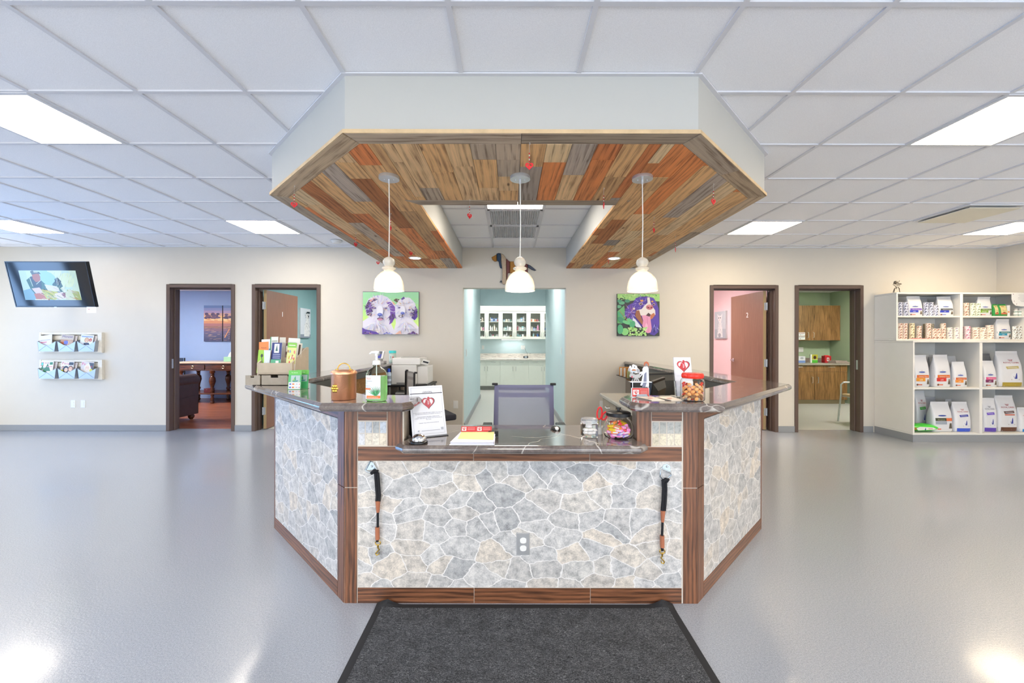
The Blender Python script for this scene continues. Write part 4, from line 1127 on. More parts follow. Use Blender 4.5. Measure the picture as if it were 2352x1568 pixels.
def dog2():
    p0, p1 = at(1417.5, 771, 6.09), at(1514.5, 674, 6.09)
    t, F = panel('canvas_painting', 'square canvas painting of a purple and white dog with its tongue out', 'painting', p0.x, p1.x, p0.z, p1.z, 6.085, .034, '3a4638')
    k = (p1.x-p0.x)/690
    a = Art(F, step=.00005, map=(128, 1500, k), lim=(129, 817, 813, 1499))
    a.rect(128, 812, 818, 1500, '2c3230')
    a.poly(pts('128 1100 240 1000 270 1200 200 1300 128 1290'), '6cc070'); a.poly(pts('128 812 818 812 818 935 740 930 690 880 600 850 480 860 400 920 330 930 230 880 128 880'), 'a8dc80')
    for i in range(90):
        x = random.uniform(140, 800); y = 818+random.uniform(0, 95)*(1 if (x < 380 or x > 720) else .35); a.ell(x, y, random.uniform(8, 18), random.uniform(6, 14), random.choice(['b8e88c', '96cc70', 'd0f0a0', '88c068', '5c9a58']), 8)
    for x, y, r, an in ((200, 960, 50, .3), (290, 930, 45, 1.2), (160, 930, 40, 2), (150, 1020, 45, 1.4)): a.ell(x, y, r, r*.6, random.choice(['4a9a78', '68b488']), 10, an)
    a.poly(pts('250 1100 300 1000 380 960 430 880 520 860 620 855 720 880 770 960 800 1050 810 1300 790 1440 730 1490 660 1470 620 1380 500 1330 420 1330 380 1250 300 1220 250 1160'), '5a3cb0')
    a.fur(340, 1120, 0, 80, 70, ['7a5ac8', '8c4a9c', 'c8b8f0', '402880', 'a04a80'], 90, 9); a.fur(740, 1300, 0, 80, 70, ['3c2890', '5848c0', '8a80e0', '281c60', 'b0a8f0'], 90, 10, .9, 2.2)
    a.fur(520, 960, 10, 100, 60, ['6a50c8', '9a8ae8', '48309c', 'c4b8f8'], 60, 8)
    a.poly(pts('380 1200 420 1230 500 1330 530 1370 430 1350 370 1260'), 'e6ecf8')
    a.poly(pts('610 870 650 870 665 960 690 1010 740 1080 745 1150 690 1200 600 1180 520 1170 470 1140 430 1130 440 1080 520 1060 570 1000 615 960'), 'f2e8e4')
    a.poly(pts('415 1160 430 1090 480 1080 500 1150 540 1260 530 1320 470 1250 430 1200'), 'a0603c'); a.poly(pts('660 1160 720 1120 740 1160 690 1220 665 1230'), 'c8744c')
    a.poly(pts('520 1165 590 1160 660 1175 670 1260 685 1380 670 1440 620 1455 570 1420 530 1330 545 1250'), 'ec9cc0'); a.line(610, 1180, 625, 1440, 6, 'd074a0'); a.ell(600, 1350, 22, 60, 'f6b8d4')
    a.poly(pts('590 1165 630 1120 668 1150 650 1185'), '4c2430')
    a.ell(650, 1030, 58, 42, 'c8707c'); a.ell(628, 1035, 12, 10, '5a2434'); a.ell(680, 1035, 12, 10, '5a2434'); a.ell(648, 1008, 34, 12, 'e29aa0')
    a.ell(505, 975, 34, 24, 'c8a0b8'); a.ell(505, 978, 18, 15, '2c2030'); a.ell(500, 972, 6, 5, 'f0f0f0'); a.ell(718, 985, 24, 22, 'b890b0'); a.ell(718, 988, 13, 13, '2c2030')
    a.ell(522, 925, 26, 16, 'e8a458'); a.ell(692, 938, 18, 14, 'e8a458'); a.ell(395, 1055, 16, 18, 'f2dcd0')
    for x, y, rx, ry, an in ((170, 1150, 60, 34, .8), (190, 1240, 70, 38, .7), (280, 1280, 74, 30, .3), (250, 1430, 60, 60, .2), (170, 1390, 50, 80, 0), (370, 1310, 46, 60, .4), (320, 1240, 50, 26, .3)):
        n = 14; q = [(x+rx*math.cos(2*PI*i/n)*math.cos(an)-ry*math.sin(2*PI*i/n)*math.sin(an), y+rx*math.cos(2*PI*i/n)*math.sin(an)+ry*math.sin(2*PI*i/n)*math.cos(an)) for i in range(n)]
        a.poly([(max(129, u), min(1498, v)) for u, v in q], random.choice(['4cae78', '8cd880', '6cc884', '3c946c']))
    a.line(160, 1090, 290, 1260, 8, 'a87850')
    for i in range(60): a.ell(random.uniform(310, 600), random.uniform(1360, 1490), random.uniform(12, 22), random.uniform(10, 16), random.choice(['b8e88c', '98d070', 'd8f4a8', 'a0dc78']), 8)
    a.build('painted_scene', t)
dogs(); dog2()
# ---------------------------------------------------------------- metal dog sculpture over the corridor
def dog_sculpture():
    k = 6.09/944/14.26
    def W3(x, y, Y=6.08): return at(1120+x/14.26, 570+y/14.26, Y)
    c = W3(800, 1150)
    t = thing('dog_wall_sculpture', 'patchwork painted metal dachshund sculpture on the wall above the corridor', 'sculpture', (c.x, 6.11, c.z))
    segs = [('gold', '125 290 200 250 290 200 300 410 230 430 160 380'), ('blue', '285 180 350 155 425 165 440 260 420 420 460 660 410 640 380 560 360 430 300 400'),
            ('cream', '430 170 520 210 600 330 610 1130 560 1180 500 1180 470 1120 480 700 440 400'), ('maroon', '600 330 690 410 730 430 725 800 660 810 640 1060 612 1110'),
            ('gold', '728 430 880 430 900 790 728 815'), ('brown', '880 432 1180 470 1180 780 900 800'), ('maroon', '1180 472 1310 520 1310 830 1290 1150 1210 1150 1200 800'),
            ('slate', '1312 520 1400 560 1590 715 1540 730 1440 700 1320 620'), ('slate', '390 1110 440 1040 475 1110')]
    cols = {'gold': '96651c', 'blue': '163450', 'cream': 'a8957e', 'maroon': '5c2826', 'brown': '6a4424', 'slate': '343c4c'}
    for i, (c_, s) in enumerate(segs):
        P_ = pts(s); b = MB(); dd = .012*((i*7) % 3)
        v3 = [W3(*p) for p in P_]; n = len(v3)
        q = inset([(v.x, v.z) for v in v3], .006)
        b.add([(v.x, 6.10, v.z) for v in v3]+[(v.x, 6.088-dd*.3, v.z) for v in v3]+[(x, 6.080-dd*.3, z) for x, z in q],
              [tuple(range(n))]+[(k2*n+j, k2*n+(j+1) % n, (k2+1)*n+(j+1) % n, (k2+1)*n+j) for k2 in range(2) for j in range(n)]+[tuple(range(2*n, 3*n))])
        b.tube([(v3[0].x+.02, 6.10, v3[0].z-.01), (v3[0].x+.02, 6.119, v3[0].z-.01)], .003, 6)
        b.build('metal_segment', mat('painted_metal_'+c_, cols[c_], .5, .15, var=.35, vs=60, bmp=.4, bs=80), t, label='%s painted section' % c_)
dog_sculpture()
# ================================================================ BLUE CONSULTING ROOM
M_dwood = mat_wood('dark_walnut', '2c140c', '6e3a1e', 'h', rough=.25)
M_marble = mat('beige_stone_top', 'c8ae98', .25, var=.25, vs=50)
def console():
    x0, x1, y0, y1, H = -7.12, -5.62, 8.76, 9.36, .89
    t = thing('console_table', 'dark walnut console table with drawers and turned legs in the blue room', 'table', ((x0+x1)/2, 9.06, 0))
    b = MB(); b.box(x0-.04, x1+.04, y0-.04, y1+.03, H-.035, H); b.build('table_top', M_marble, t, bevel=.008, label='beige stone top')
    b = MB(); b.box(x0, x1, y0+.015, y1, H-.19, H-.035); b.build('apron', M_dwood, t, uv=uvxz)
    for i in range(2):
        a = x0+.10+i*.655; b = MB(); b.box(a, a+.50, y0, y0+.016, H-.165, H-.06); dr = b.build('drawer', M_dwood, t, uv=uvxz, bevel=.004)
        cx_ = a+.25; b = MB(); n = 16; b.tube([(cx_+.028*math.cos(2*PI*j/n), y0-.008, H-.112+.028*math.sin(2*PI*j/n)) for j in range(n)], .005, 6, closed=True); b.ball((cx_, y0-.004, H-.09), .01, 8); b.build('ring_pull', mat('old_brass', 'b8a88c', .3, 1), dr)
    prof = [(.03, 0), (.045, .02), (.03, .06), (.038, .10), (.025, .14), (.035, .18), (.03, .20), (.03, .24), (.045, .27), (.028, .31), (.035, .37), (.062, .47), (.055, .54), (.03, .585), (.04, .61), (.03, .63), (.05, .66), (.05, .70)]
    for x in (x0+.06, x0+.735, x1-.06):
        for y in (y0+.05, y1-.05):
            b = MB(); b.lathe(prof, (x, y, 0), 16); b.build('leg', M_dwood, t, smooth=50, uv=lambda p, n, i: (p.x*3+p.y, p.z))
            b = MB()
    b = MB(); b.box(x0+.02, x1-.02, y0+.02, y1-.02, .19, .225); b.build('lower_shelf', M_dwood, t, uv=lambda p, n, i: (p.x, p.y+p.z), bevel=.004)
console()
q = at(525, 829, 9.0)
t = thing('tissue_box', 'mint green tissue box standing on the console table', 'tissue box', (q.x+.02, 9.0, .89))
b = MB(); b.box(q.x-.06, q.x+.1, 8.93, 9.07, .89, .99); b.build('box', mat('mint_green_card', '9ccca8', .6), t, bevel=.003)
b = MB(); b.add([(q.x-.01, 8.99, .99), (q.x+.06, 8.99, .99), (q.x+.07, 9.0, 1.06), (q.x+.03, 9.02, 1.10), (q.x, 9.01, 1.05), (q.x+.02, 9.04, .99)], [(0, 1, 2), (0, 2, 4), (2, 3, 4), (4, 3, 5), (0, 4, 5), (1, 5, 2), (2, 5, 3)]); b.build('tissue', M_paper, t)
q = at(478, 902, 8.85)
t = thing('wooden_box', 'small dark red wooden box with gold studs on the table shelf', 'box', (q.x, 8.9, .225))
b = MB(); b.box(q.x-.07, q.x+.07, 8.82, 8.96, .225, .29); b.build('body', mat('dark_red_lacquer', '5a2028', .35), t, bevel=.004)
b = MB(); b.box(q.x-.072, q.x+.072, 8.818, 8.962, .292, .315); b.build('lid', mat('dark_red_lacquer', '5a2028', .35), t, bevel=.006)
b = MB(); b.ball((q.x, 8.814, .29), .01, 8); b.build('clasp', mat('old_brass', 'b8a88c', .3, 1), t)
M_leather = mat('dark_brown_leather', '4a3530', .4, var=.25, vs=12, bmp=.2, bs=40)
def sofa():
    t = thing('leather_sofa', 'dark brown leather sofa with rolled arms inside the blue room doorway', 'sofa', (-6.3, 6.72, 0))
    x0, x1, y0, y1 = -7.25, -5.38, 6.33, 7.10
    b = MB(); b.box(x0, x1, y0, y1, .09, .40); b.build('base', M_leather, t, bevel=.01)
    for xa, xb in ((x0, x0+.17), (x1-.17, x1)):
        b = MB(); b.box(xa, xb, y0, y1, .401, .66); b.tube([((xa+xb)/2, y0, .67), ((xa+xb)/2, y1+.01, .67)], .105, 18); b.build('arm', M_leather, t, smooth=40)
        b = MB()
        for i in range(12): a_ = 2*PI*i/12; b.ball(((xa+xb)/2+.09*math.cos(a_), y1+.012, .67+.09*math.sin(a_)), .006, 6)
        b.build('nailheads', mat('old_brass', 'b8a88c', .3, 1), t)
    b = MB(); b.box(x0+.17, x1-.17, y0, y0+.18, .401, .72); b.tube([(x0+.171, y0+.1, .70), (x1-.171, y0+.1, .70)], .085, 16); b.build('backrest', M_leather, t, smooth=40)
    for i in range(2): 
        b = MB(); w = (x1-x0-.34)/2; b.box(x0+.172+i*w, x0+.168+(i+1)*w, y0+.20, y1-.01, .402, .52); b.build('seat_cushion', M_leather, t, bevel=.03)
    for x in (x0+.08, x1-.09):
        for y in (y0+.06, y1-.05): b = MB(); b.lathe([(.022, 0), (.045, .03), (.05, .06), (.03, .089)], (x, y, 0), 14); b.build('bun_foot', M_dwood, t, smooth=50, uv=uvxz)
sofa()
def simple_chair(x, y, rz, label, seatc, framec, arms, name='side_chair', backh=.88):
    t = thing(name, label, 'chair', (x, y, 0), rz)
    mf, ms = framec, seatc
    b = MB(); b.box(-.23, .23, -.22, .22, .43, .47); b.build('seat', ms, t, local=True, bevel=.012)
    b = MB(); b.box(-.21, .21, .20, .225, .60, backh); b.build('backrest', ms, t, local=True, bevel=.008)
    for sx in (-1, 1):
        b = MB(); b.tube([(sx*.24, .23, 0), (sx*.235, .22, .45), (sx*.225, .235, backh)], .012, 8); b.build('leg', mf, t, local=True)
        top = [(sx*.25, -.22, .62), (sx*.25, -.18, .655), (sx*.25, .1, .66), (sx*.24, .22, .64)] if arms else [(sx*.23, -.2, .44)]
        b = MB(); b.tube([(sx*.26, -.26, 0), (sx*.25, -.22, .45)]+top, .013, 8); b.build('leg' if not arms else 'arm_and_front_leg', mf, t, local=True)
    b = MB(); b.tube([(-.235, -.2, .425), (.235, -.2, .425), (.235, .2, .425), (-.235, .2, .425)], .009, 6, closed=True); b.build('seat_frame', mf, t, local=True)
simple_chair(-7.62, 9.1, 0, 'dark blue side chair at the left end of the console table', mat('dark_blue_vinyl', '2c3c54', .5), M_blackmetal, False, backh=.95)
def pic(name, label, Y, px0, px1, py0, py1, draw, cat='picture', d=.03):
    p0, p1 = at(px0, py1, Y), at(px1, py0, Y)
    t, F = panel(name, label, cat, p0.x, p1.x, p0.z, p1.z, Y-.0, d, '444452'); a = Art(F); draw(a, p1.x-p0.x, p1.z-p0.z); a.build('print', t)
def sunset(ph):
    def f(a, w, h):
        cols = ['6a88c0', '8a94c8', 'b09ac0', 'd8a898', 'f2c088', 'f8d498', 'e8a074', 'b87c7c', 'a0746c', '8a6c80', '6c6488', '5c5c80', '505478', '4a4c70']
        n = len(cols)
        for i, c in enumerate(cols): a.rect(0, h*(1-i/n), w, h*(1-(i+1)/n), c)
        for i in range(26): 
            x, y = random.uniform(.1, .9)*w, h*random.uniform(.64, .78); a.ell(x, y, w*.1, h*.03, random.choice(['5c4a6c', '6c5474', '4c4264', '7c5c70']), 10)
        for i in range(12): a.ell(random.uniform(.1, .9)*w, h*random.uniform(.55, .63), w*.12, h*.012, random.choice(['f8c888', 'e89c70', 'fce0b0']), 8)
        for i in range(40): 
            x = random.uniform(0, .85)*w; y = h*random.uniform(.02, .42); a.line(x, y, x+w*.14, y+h*.004, h*.008, random.choice(['b89888', '807090', 'c8a890', '5c5878', 'e0b898']))
        if ph: a.poly([(w*.35, 0), (w*.42, h*.45), (w*.55, h*.6), (w, h*.62), (w, 0)], '3a3450'); a.line(w*.1, h*.1, w*.35, h*.35, h*.02, 'f0a870')
    return f
pic('canvas_print', 'left panel of the sunset seascape pair in the blue room', 9.566, 468.2, 510.4, 702.5, 784.8, sunset(0))
pic('canvas_print', 'right panel of the sunset seascape pair in the blue room', 9.566, 512.4, 556, 702.5, 784.8, sunset(1))
# side wall pictures in the exam rooms
def side_pic(X, s, y0, y1, z0, z1, label, draw):
    t = thing('canvas_print', label, 'picture', (X, (y0+y1)/2, z0))
    x0, x1 = (X, X+.035) if s > 0 else (X-.035, X)
    b = MB(); b.box(x0, x1, y0, y1, z0, z1); b.build('canvas', mat('panel_d8dce0', 'd8dce0', .6), t)
    F = frame(((x1 if s > 0 else x0)+s*.0004, y0 if s > 0 else y1, z0), (0, s, 0), (0, 0, 1)); a = Art(F); draw(a, y1-y0, z1-z0); a.build('print', t)
def dogpic(a, w, h):
    a.rect(0, 0, w, h, 'd9dee8'); a.rect(0, 0, w, h*.12, '8a92a4')
    a.poly([(w*.35, h*.05), (w*.9, h*.05), (w*.88, h*.4), (w*.8, h*.65), (w*.88, h*.8), (w*.8, h*.93), (w*.62, h*.93), (w*.52, h*.8), (w*.58, h*.65), (w*.4, h*.4)], 'f0f0f2')
    for i in range(90): x, y = random.uniform(.4, .85)*w, random.uniform(.08, .9)*h; a.line(x, y, x+w*.02, y-h*.05, w*.02, random.choice(['6c7488', 'a8b0c0', '3c4254', 'e8ecf2']), .001)
    a.poly([(w*.58, h*.84), (w*.9, h*.84), (w*.88, h*.90), (w*.6, h*.90)], '28303c'); a.ell(w*.74, h*.74, w*.05, h*.03, '20242c')
def catpic(a, w, h):
    a.rect(0, 0, w, h, 'c4c9d0'); a.rect(0, 0, w, h*.35, 'aeb4be')
    a.poly([(w*.25, h*.05), (w*.75, h*.05), (w*.7, h*.4), (w*.6, h*.6), (w*.66, h*.72), (w*.72, h*.92), (w*.6, h*.84), (w*.42, h*.84), (w*.26, h*.92), (w*.32, h*.7), (w*.42, h*.6), (w*.32, h*.4)], 'e8e6e6')
    for i in range(60): x, y = random.uniform(.3, .7)*w, random.uniform(.08, .6)*h; a.line(x, y, x+w*.01, y-h*.05, w*.02, random.choice(['c8c8cc', 'f4f4f4', 'a8a8b0']), .001)
    for x in (.42, .58): a.ell(w*x, h*.76, w*.04, h*.02, '283038')
    a.ell(w*.5, h*.68, w*.03, h*.012, 'c88a8a'); a.ell(w*.5, h*.12, w*.12, h*.08, 'a8a8b0')
side_pic(-3.95+.0, 1, 7.67, 8.05, 1.40, 1.96, 'black and white dog portrait on the teal exam room wall', dogpic)
side_pic(4.05, -1, 7.66, 8.08, 1.40, 1.92, 'pale cat portrait on the pink exam room wall', catpic)
# ================================================================ GREEN TREATMENT ROOM
M_cabw = mat_wood('striped_walnut_laminate', '4c331a', 'ad8050', 'v', rough=.3, sc=.8)
def pull(b, x, y, z, L, vert=True, d=.03):
    p = [(x, y, z-L/2), (x, y-d, z-L/2+.005), (x, y-d, z+L/2-.005), (x, y, z+L/2)] if vert else [(x-L/2, y, z), (x-L/2+.005, y-d, z), (x+L/2-.005, y-d, z), (x+L/2, y, z)]
    b.tube(p, .005, 6)
def green_room():
    uvc = lambda p, n, i: (p.x+p.y, p.z)
    for i, (a, c, lab) in enumerate(((6.02, 6.68, 'left'), (6.68, 7.345, 'right'))):
        t = thing('wall_cabinet', '%s walnut wall cabinet in the green room' % lab, 'cabinet', ((a+c)/2, 9.3, 1.37), 0, 'walnut wall cabinets')
        b = MB(); b.box(a, c, 9.17, 9.449, 1.37, 2.15); b.build('body', M_cabw, t, uv=uvc)
        b = MB(); b.box(a+.001, c-.001, 9.148, 9.168, 1.372, 2.148); d = b.build('door', M_cabw, t, uv=uvc)
        b = MB(); pull(b, c-.06 if i == 0 else a+.06, 9.148, 1.49, .12); b.build('handle', M_steel, d)
    for i, (a, c, lab) in enumerate(((5.85, 6.55, 'left'), (6.55, 7.25, 'right'))):
        t = thing('base_cabinet', '%s walnut base cabinet in the green room' % lab, 'cabinet', ((a+c)/2, 9.1, 0), 0, 'walnut base cabinets')
        b = MB(); b.box(a, c, 8.86, 9.449, .09, .84); b.build('body', M_cabw, t, uv=uvc)
        b = MB(); b.box(a, c, 8.90, 9.449, 0, .089); b.build('plinth', mat('tan_cove_base', 'a8997a', .5), t)
        b = MB(); b.box(a+.003, c-.003, 8.838, 8.858, .70, .835); d = b.build('drawer', M_cabw, t, uv=uvc); b = MB(); pull(b, (a+c)/2, 8.838, .80, .14, False); b.build('handle', M_steel, d)
        b = MB(); b.box(a+.003, c-.003, 8.838, 8.858, .095, .695); d = b.build('door', M_cabw, t, uv=uvc); b = MB(); pull(b, (c-.06) if i == 0 else a+.06, 8.838, .52, .13); b.build('handle', M_steel, d)
    t = thing('worktop', 'grey stone-effect worktop over the walnut base cabinets', 'worktop', (6.55, 9.1, .841))
    b = MB(); b.box(5.84, 7.345, 8.80, 9.449, .841, .875); b.build('slab', mat('pale_taupe_laminate', 'a39a8f', .3, var=.2, vs=20), t, bevel=.004)
    b = MB(); b.box(5.84, 7.345, 9.43, 9.449, .876, .97); b.build('backsplash', mat('taupe_backsplash', '8d8075', .3, var=.2, vs=20), t)
    duplex((6.68+.0, 9.449, 1.10), 'white double outlet on the green wall under the cabinets', M_white, w=.12)
    def on(px, py0, py1, w, name, label, cat, col, d=.08, Y=9.1):
        x = (px-1172)/944*Y; h = (py1-py0)/944*Y
        t = thing(name, label, cat, (x, Y, .875)); b = MB(); b.box(x-w/2, x+w/2, Y, Y+d, .876, .875+h); b.build('body', mat(name+'_'+col, col, .5), t, bevel=.003); return t, frame((x-w/2, Y-.0005, .875), (1, 0, 0), (0, 0, 1)), w, h
    t, F, w, h = on(1842, 819, 834, .15, 'glove_box', 'white and blue box on the green room worktop, leftmost', 'box', 'dcdfe4'); a = Art(F); a.rect(0, 0, w, h*.35, '7c9ad8'); a.ell(w*.5, h*.7, w*.25, h*.15, 'b8bcc4'); a.build('print', t)
    t, F, w, h = on(1870, 815, 834, .16, 'leaflet_stand', 'green and yellow leaflet stand on the green room worktop', 'leaflet stand', 'e4e6e0', .03); a = Art(F); a.rect(w*.2, 0, w, h*.35, '5cc83c'); a.rect(w*.2, h*.38, w, h, 'c8c03c'); a.ell(w*.6, h*.65, w*.2, h*.2, '4a3020'); a.build('print', t)
    t, F, w, h = on(1902, 816, 832, .14, 'sharps_container', 'red sharps container on the green room worktop', 'container', 'b8242c', .1); a = Art(F); a.rect(w*.3, h*.25, w*.7, h*.75, 'f0e8e4'); a.ell(w*.5, h*.5, w*.1, h*.12, 'b8242c'); a.build('print', t)
    b = MB(); b.lathe([(.05, 0), (.045, .012)], (F.translation.x+w/2, 9.15, .875+h), 20); b.build('lid', M_red, t)
    t = thing('folded_towel', 'grey speckled towel spread at the right end of the worktop', 'towel', (7.17, 9.05, .876)); b = MB(); b.box(7.03, 7.32, 8.86, 9.2, .876, .905); b.box(7.05, 7.31, 8.90, 9.19, .905, .93); b.build('towel', mat('speckled_towel', 'a8998f', .9, var=.4, vs=60), t, bevel=.012)
    for k_, (py, col) in enumerate(((766, 'a8484c'), (775, '8a8c94'))):
        z = 1.354-(py-782)/944*9.147
        t, F = panel('notice', '%s small white notice on the walnut wall cabinet' % ['upper', 'lower'][k_], 'notice', 6.41, 6.56, z-.035, z+.04, 9.1465, .001, 'efefef'); a = Art(F); a.rect(.01, .05, .14, .062, col); a.rect(.01, .03, .12, .036, 'a0a0a8'); a.ell(.05, .018, .008, .008, '606068'); a.build('print', t)
    simple_chair(5.83, 6.72, PI/2+PI, 'silver-framed armchair with tan seat inside the green room', mat('tan_seat_pad', 'c8ad84', .6), M_steel, True, 'armchair')
green_room()
# ================================================================ PHARMACY AT THE END OF THE CORRIDOR
M_offw = mat('off_white_laminate', 'd9ddd2', .45); M_offh = mat('nickel_pull', 'b0b2b0', .3, .9)
def mat_granite():
    m, nt, b = newmat('streaky_beige_granite')
    n = noise(nt, coord(nt, 'Object', (1.2, 6, 10)), 3, 5, .7, 1.5)
    nt.links.new(ramp(nt, n.outputs[0], [(.32, L4('8c8580')), (.45, L4('d8d0c8')), (.6, L4('ece6dc')), (.75, L4('a89c94'))]), b.inputs['Base Color']); b.inputs['Roughness'].default_value = .2
    return m
ord_ = ['first', 'second', 'third', 'fourth', 'fifth', 'sixth', 'seventh', 'eighth', 'ninth', 'tenth']
def pharmacy():
    M_pane = mat('cabinet_glass', 'ffffff', .02, trans=1, ior=1.05)
    xs = [(1117.7-1172+32.0*(i-1))/944*11.55 for i in range(8)]
    YB_ = 11.55
    for i in range(6):
        a, c = xs[i], xs[i+1]
        t = thing('wall_cabinet', 'off-white glass-fronted wall cabinet, %s from left, above the granite worktop' % ord_[i], 'cabinet', ((a+c)/2, 11.7, 1.40), 0, 'glass-fronted pharmacy cabinets')
        b = MB(); z0, z1 = 1.40, 2.18
        b.box(a, a+.015, YB_+.022, 11.899, z0, z1); b.box(c-.015, c, YB_+.022, 11.899, z0, z1); b.box(a+.015, c-.015, YB_+.022, 11.899, z0, z0+.02); b.box(a+.015, c-.015, YB_+.022, 11.899, z1-.02, z1); b.box(a+.015, c-.015, 11.885, 11.899, z0+.02, z1-.02)
        b.build('carcass', M_offw, t)
        for z in (1.625, 1.875):
            b = MB(); b.box(a+.015, c-.015, YB_+.03, 11.884, z, z+.018); b.build('shelf', M_offw, t)
        b = MB(); e = .06; y0, y1 = YB_, YB_+.02
        b.box(a+.002, a+e, y0, y1, z0, z1); b.box(c-e, c-.002, y0, y1, z0, z1); b.box(a+e, c-e, y0, y1, z0, z0+.07); b.box(a+e, c-e, y0, y1, z1-.06, z1); d = b.build('door', M_offw, t)
        b = MB(); b.box(a+e, c-e, y0+.008, y0+.012, z0+.07, z1-.06); b.build('glass_pane', M_pane, d)
        b = MB(); pull(b, (c-.03) if i % 2 == 0 else a+.03, y0, z0+.12, .13); b.build('handle', M_offh, d)
    rnd = random.Random(4)
    cols = ['e2e4e2', 'e6e8e8', 'd8dde0', 'd8906c', 'd08490', '7cb488', '6c8cc0', 'd8ac70', 'a4c0d4', 'e8e0d0', '4a4a42', 'a8d0d0', 'dc9cb8', 'e4e6e4', 'dcdfe0']
    shelf = [1.42, 1.643, 1.893]; sn = ['bottom', 'middle', 'top']
    for i in range(6):
        a, c = xs[i]+.07, xs[i+1]-.07
        for k in range(3):
            x = a; n = 0
            while x < c-.03:
                w = rnd.choice([.04, .05, .06, .08]); w = min(w, c-x); h = rnd.uniform(.07, .17); col = rnd.choice(cols if (i in (0, 1, 4, 5) or rnd.random() < .4) else cols[:3]+['9ad0d0', '8ab8d8'])
                bottle = rnd.random() < .55; nm = 'medicine_bottle' if bottle else 'medicine_box'; y = rnd.uniform(11.62, 11.70)
                t = thing(nm, 'small %s, %s from left on the %s shelf of the %s pharmacy cabinet' % ('bottle' if bottle else 'box', ord_[n], sn[k], ord_[i]), 'bottle' if bottle else 'box', (x+w/2, y, shelf[k]), 0, 'medicines in the glass cabinets'); n += 1
                b = MB()
                if bottle:
                    r = w/2-.003; b.lathe([(r, 0), (r, h*.7), (r*.5, h*.82), (r*.5, h*.86)], n=12); b.build('container', mat('phial_'+col, col, .4), t, local=True, smooth=40)
                    b = MB(); b.lathe([(r*.6, h*.861), (r*.6, h)], n=10); b.build('cap', mat('phial_cap', rnd.choice(['f0f0f0', '30363c']), .4), t, local=True)
                else:
                    b.box(-w/2+.002, w/2-.002, -.03, .03, 0, h*.7); b.build('carton', mat('phial_'+col, col, .5), t, local=True)
                    b = MB(); b.box(-w/2+.004, w/2-.004, -.0315, -.0302, h*.2, h*.45); b.build('label_band', mat('phial_band', 'f4f4f2', .5), t, local=True)
                x += w+.004
    xb = [(1116.4-1172+32.7*(i-1))/944*11.25 for i in range(8)]
    for i in range(7):
        a, c = xb[i], xb[i+1]
        t = thing('base_cabinet', 'off-white base cabinet, %s from left, under the granite worktop' % ord_[i], 'cabinet', ((a+c)/2, 11.5, 0), 0, 'off-white pharmacy base cabinets')
        b = MB(); b.box(a, c, 11.272, 11.899, .11, .819); b.build('carcass', M_offw, t)
        b = MB(); b.box(a, c, 11.33, 11.899, 0, .109); b.build('plinth', mat('grey_plinth', '8a8c86', .5), t)
        b = MB(); b.box(a+.002, c-.002, 11.25, 11.27, .69, .815); d = b.build('drawer', M_offw, t); b = MB(); pull(b, (a+c)/2, 11.25, .765, .11, False, .02); b.build('handle', M_offh, d)
        b = MB(); b.box(a+.002, c-.002, 11.25, 11.27, .115, .686); d = b.build('door', M_offw, t); b = MB(); pull(b, (c-.04) if i % 2 == 0 else a+.04, 11.25, .58, .12, True, .02); b.build('handle', M_offh, d)
    t = thing('worktop', 'streaky beige granite worktop at the end of the corridor', 'worktop', (.1, 11.5, .82))
    g = mat_granite(); b = MB(); b.box(xb[0], xb[7], 11.22, 11.899, .82, .86); b.build('slab', g, t); b = MB(); b.box(xb[0], xb[7], 11.88, 11.899, .861, .985); b.build('backsplash', g, t)
    duplex((.37, 11.899, 1.10), 'white double outlet above the granite worktop with a cord plugged in', M_white, w=.12)
    duplex((-.79, 11.899, 1.10), 'white outlet at the left end above the granite worktop', M_white)
    t = thing('desk_clock', 'small black digital clock on the granite worktop', 'clock', (.44, 11.62, .86)); b = MB(); b.box(.37, .51, 11.60, 11.65, .86, .92); b.build('case', M_black, t, bevel=.015)
    a = Art(frame((.37, 11.5995, .86), (1, 0, 0), (0, 0, 1))); a.rect(.035, .018, .105, .045, 'c8d8e8'); a.build('display', t)
    b = MB(); b.tube([(.42, 11.885, 1.14), (.45, 11.87, 1.05), (.50, 11.85, .98), (.50, 11.75, .875), (.48, 11.655, .88)], .003, 6); b.build('power_cord', M_black, t)
    # under-cabinet lamp
    t = thing('under_cabinet_lamp', 'slim lit lamp under the middle glass-fronted cabinets', 'lamp', (.05, 11.7, 1.375)); b = MB(); b.box(-.25, .35, 11.66, 11.74, 1.378, 1.399); b.build('housing', M_white, t); b = MB(); b.box(-.24, .34, 11.67, 11.73, 1.375, 1.377); b.build('lens', emat('under_cabinet_lens', 'ffffff', 9), t)
    # wall section above the cabinets
    b = MB(); b.box(-2.6, 2.8, 11.57, 11.9, 2.19, ZC); struct('trim_1', b, M_whitelam)
pharmacy()
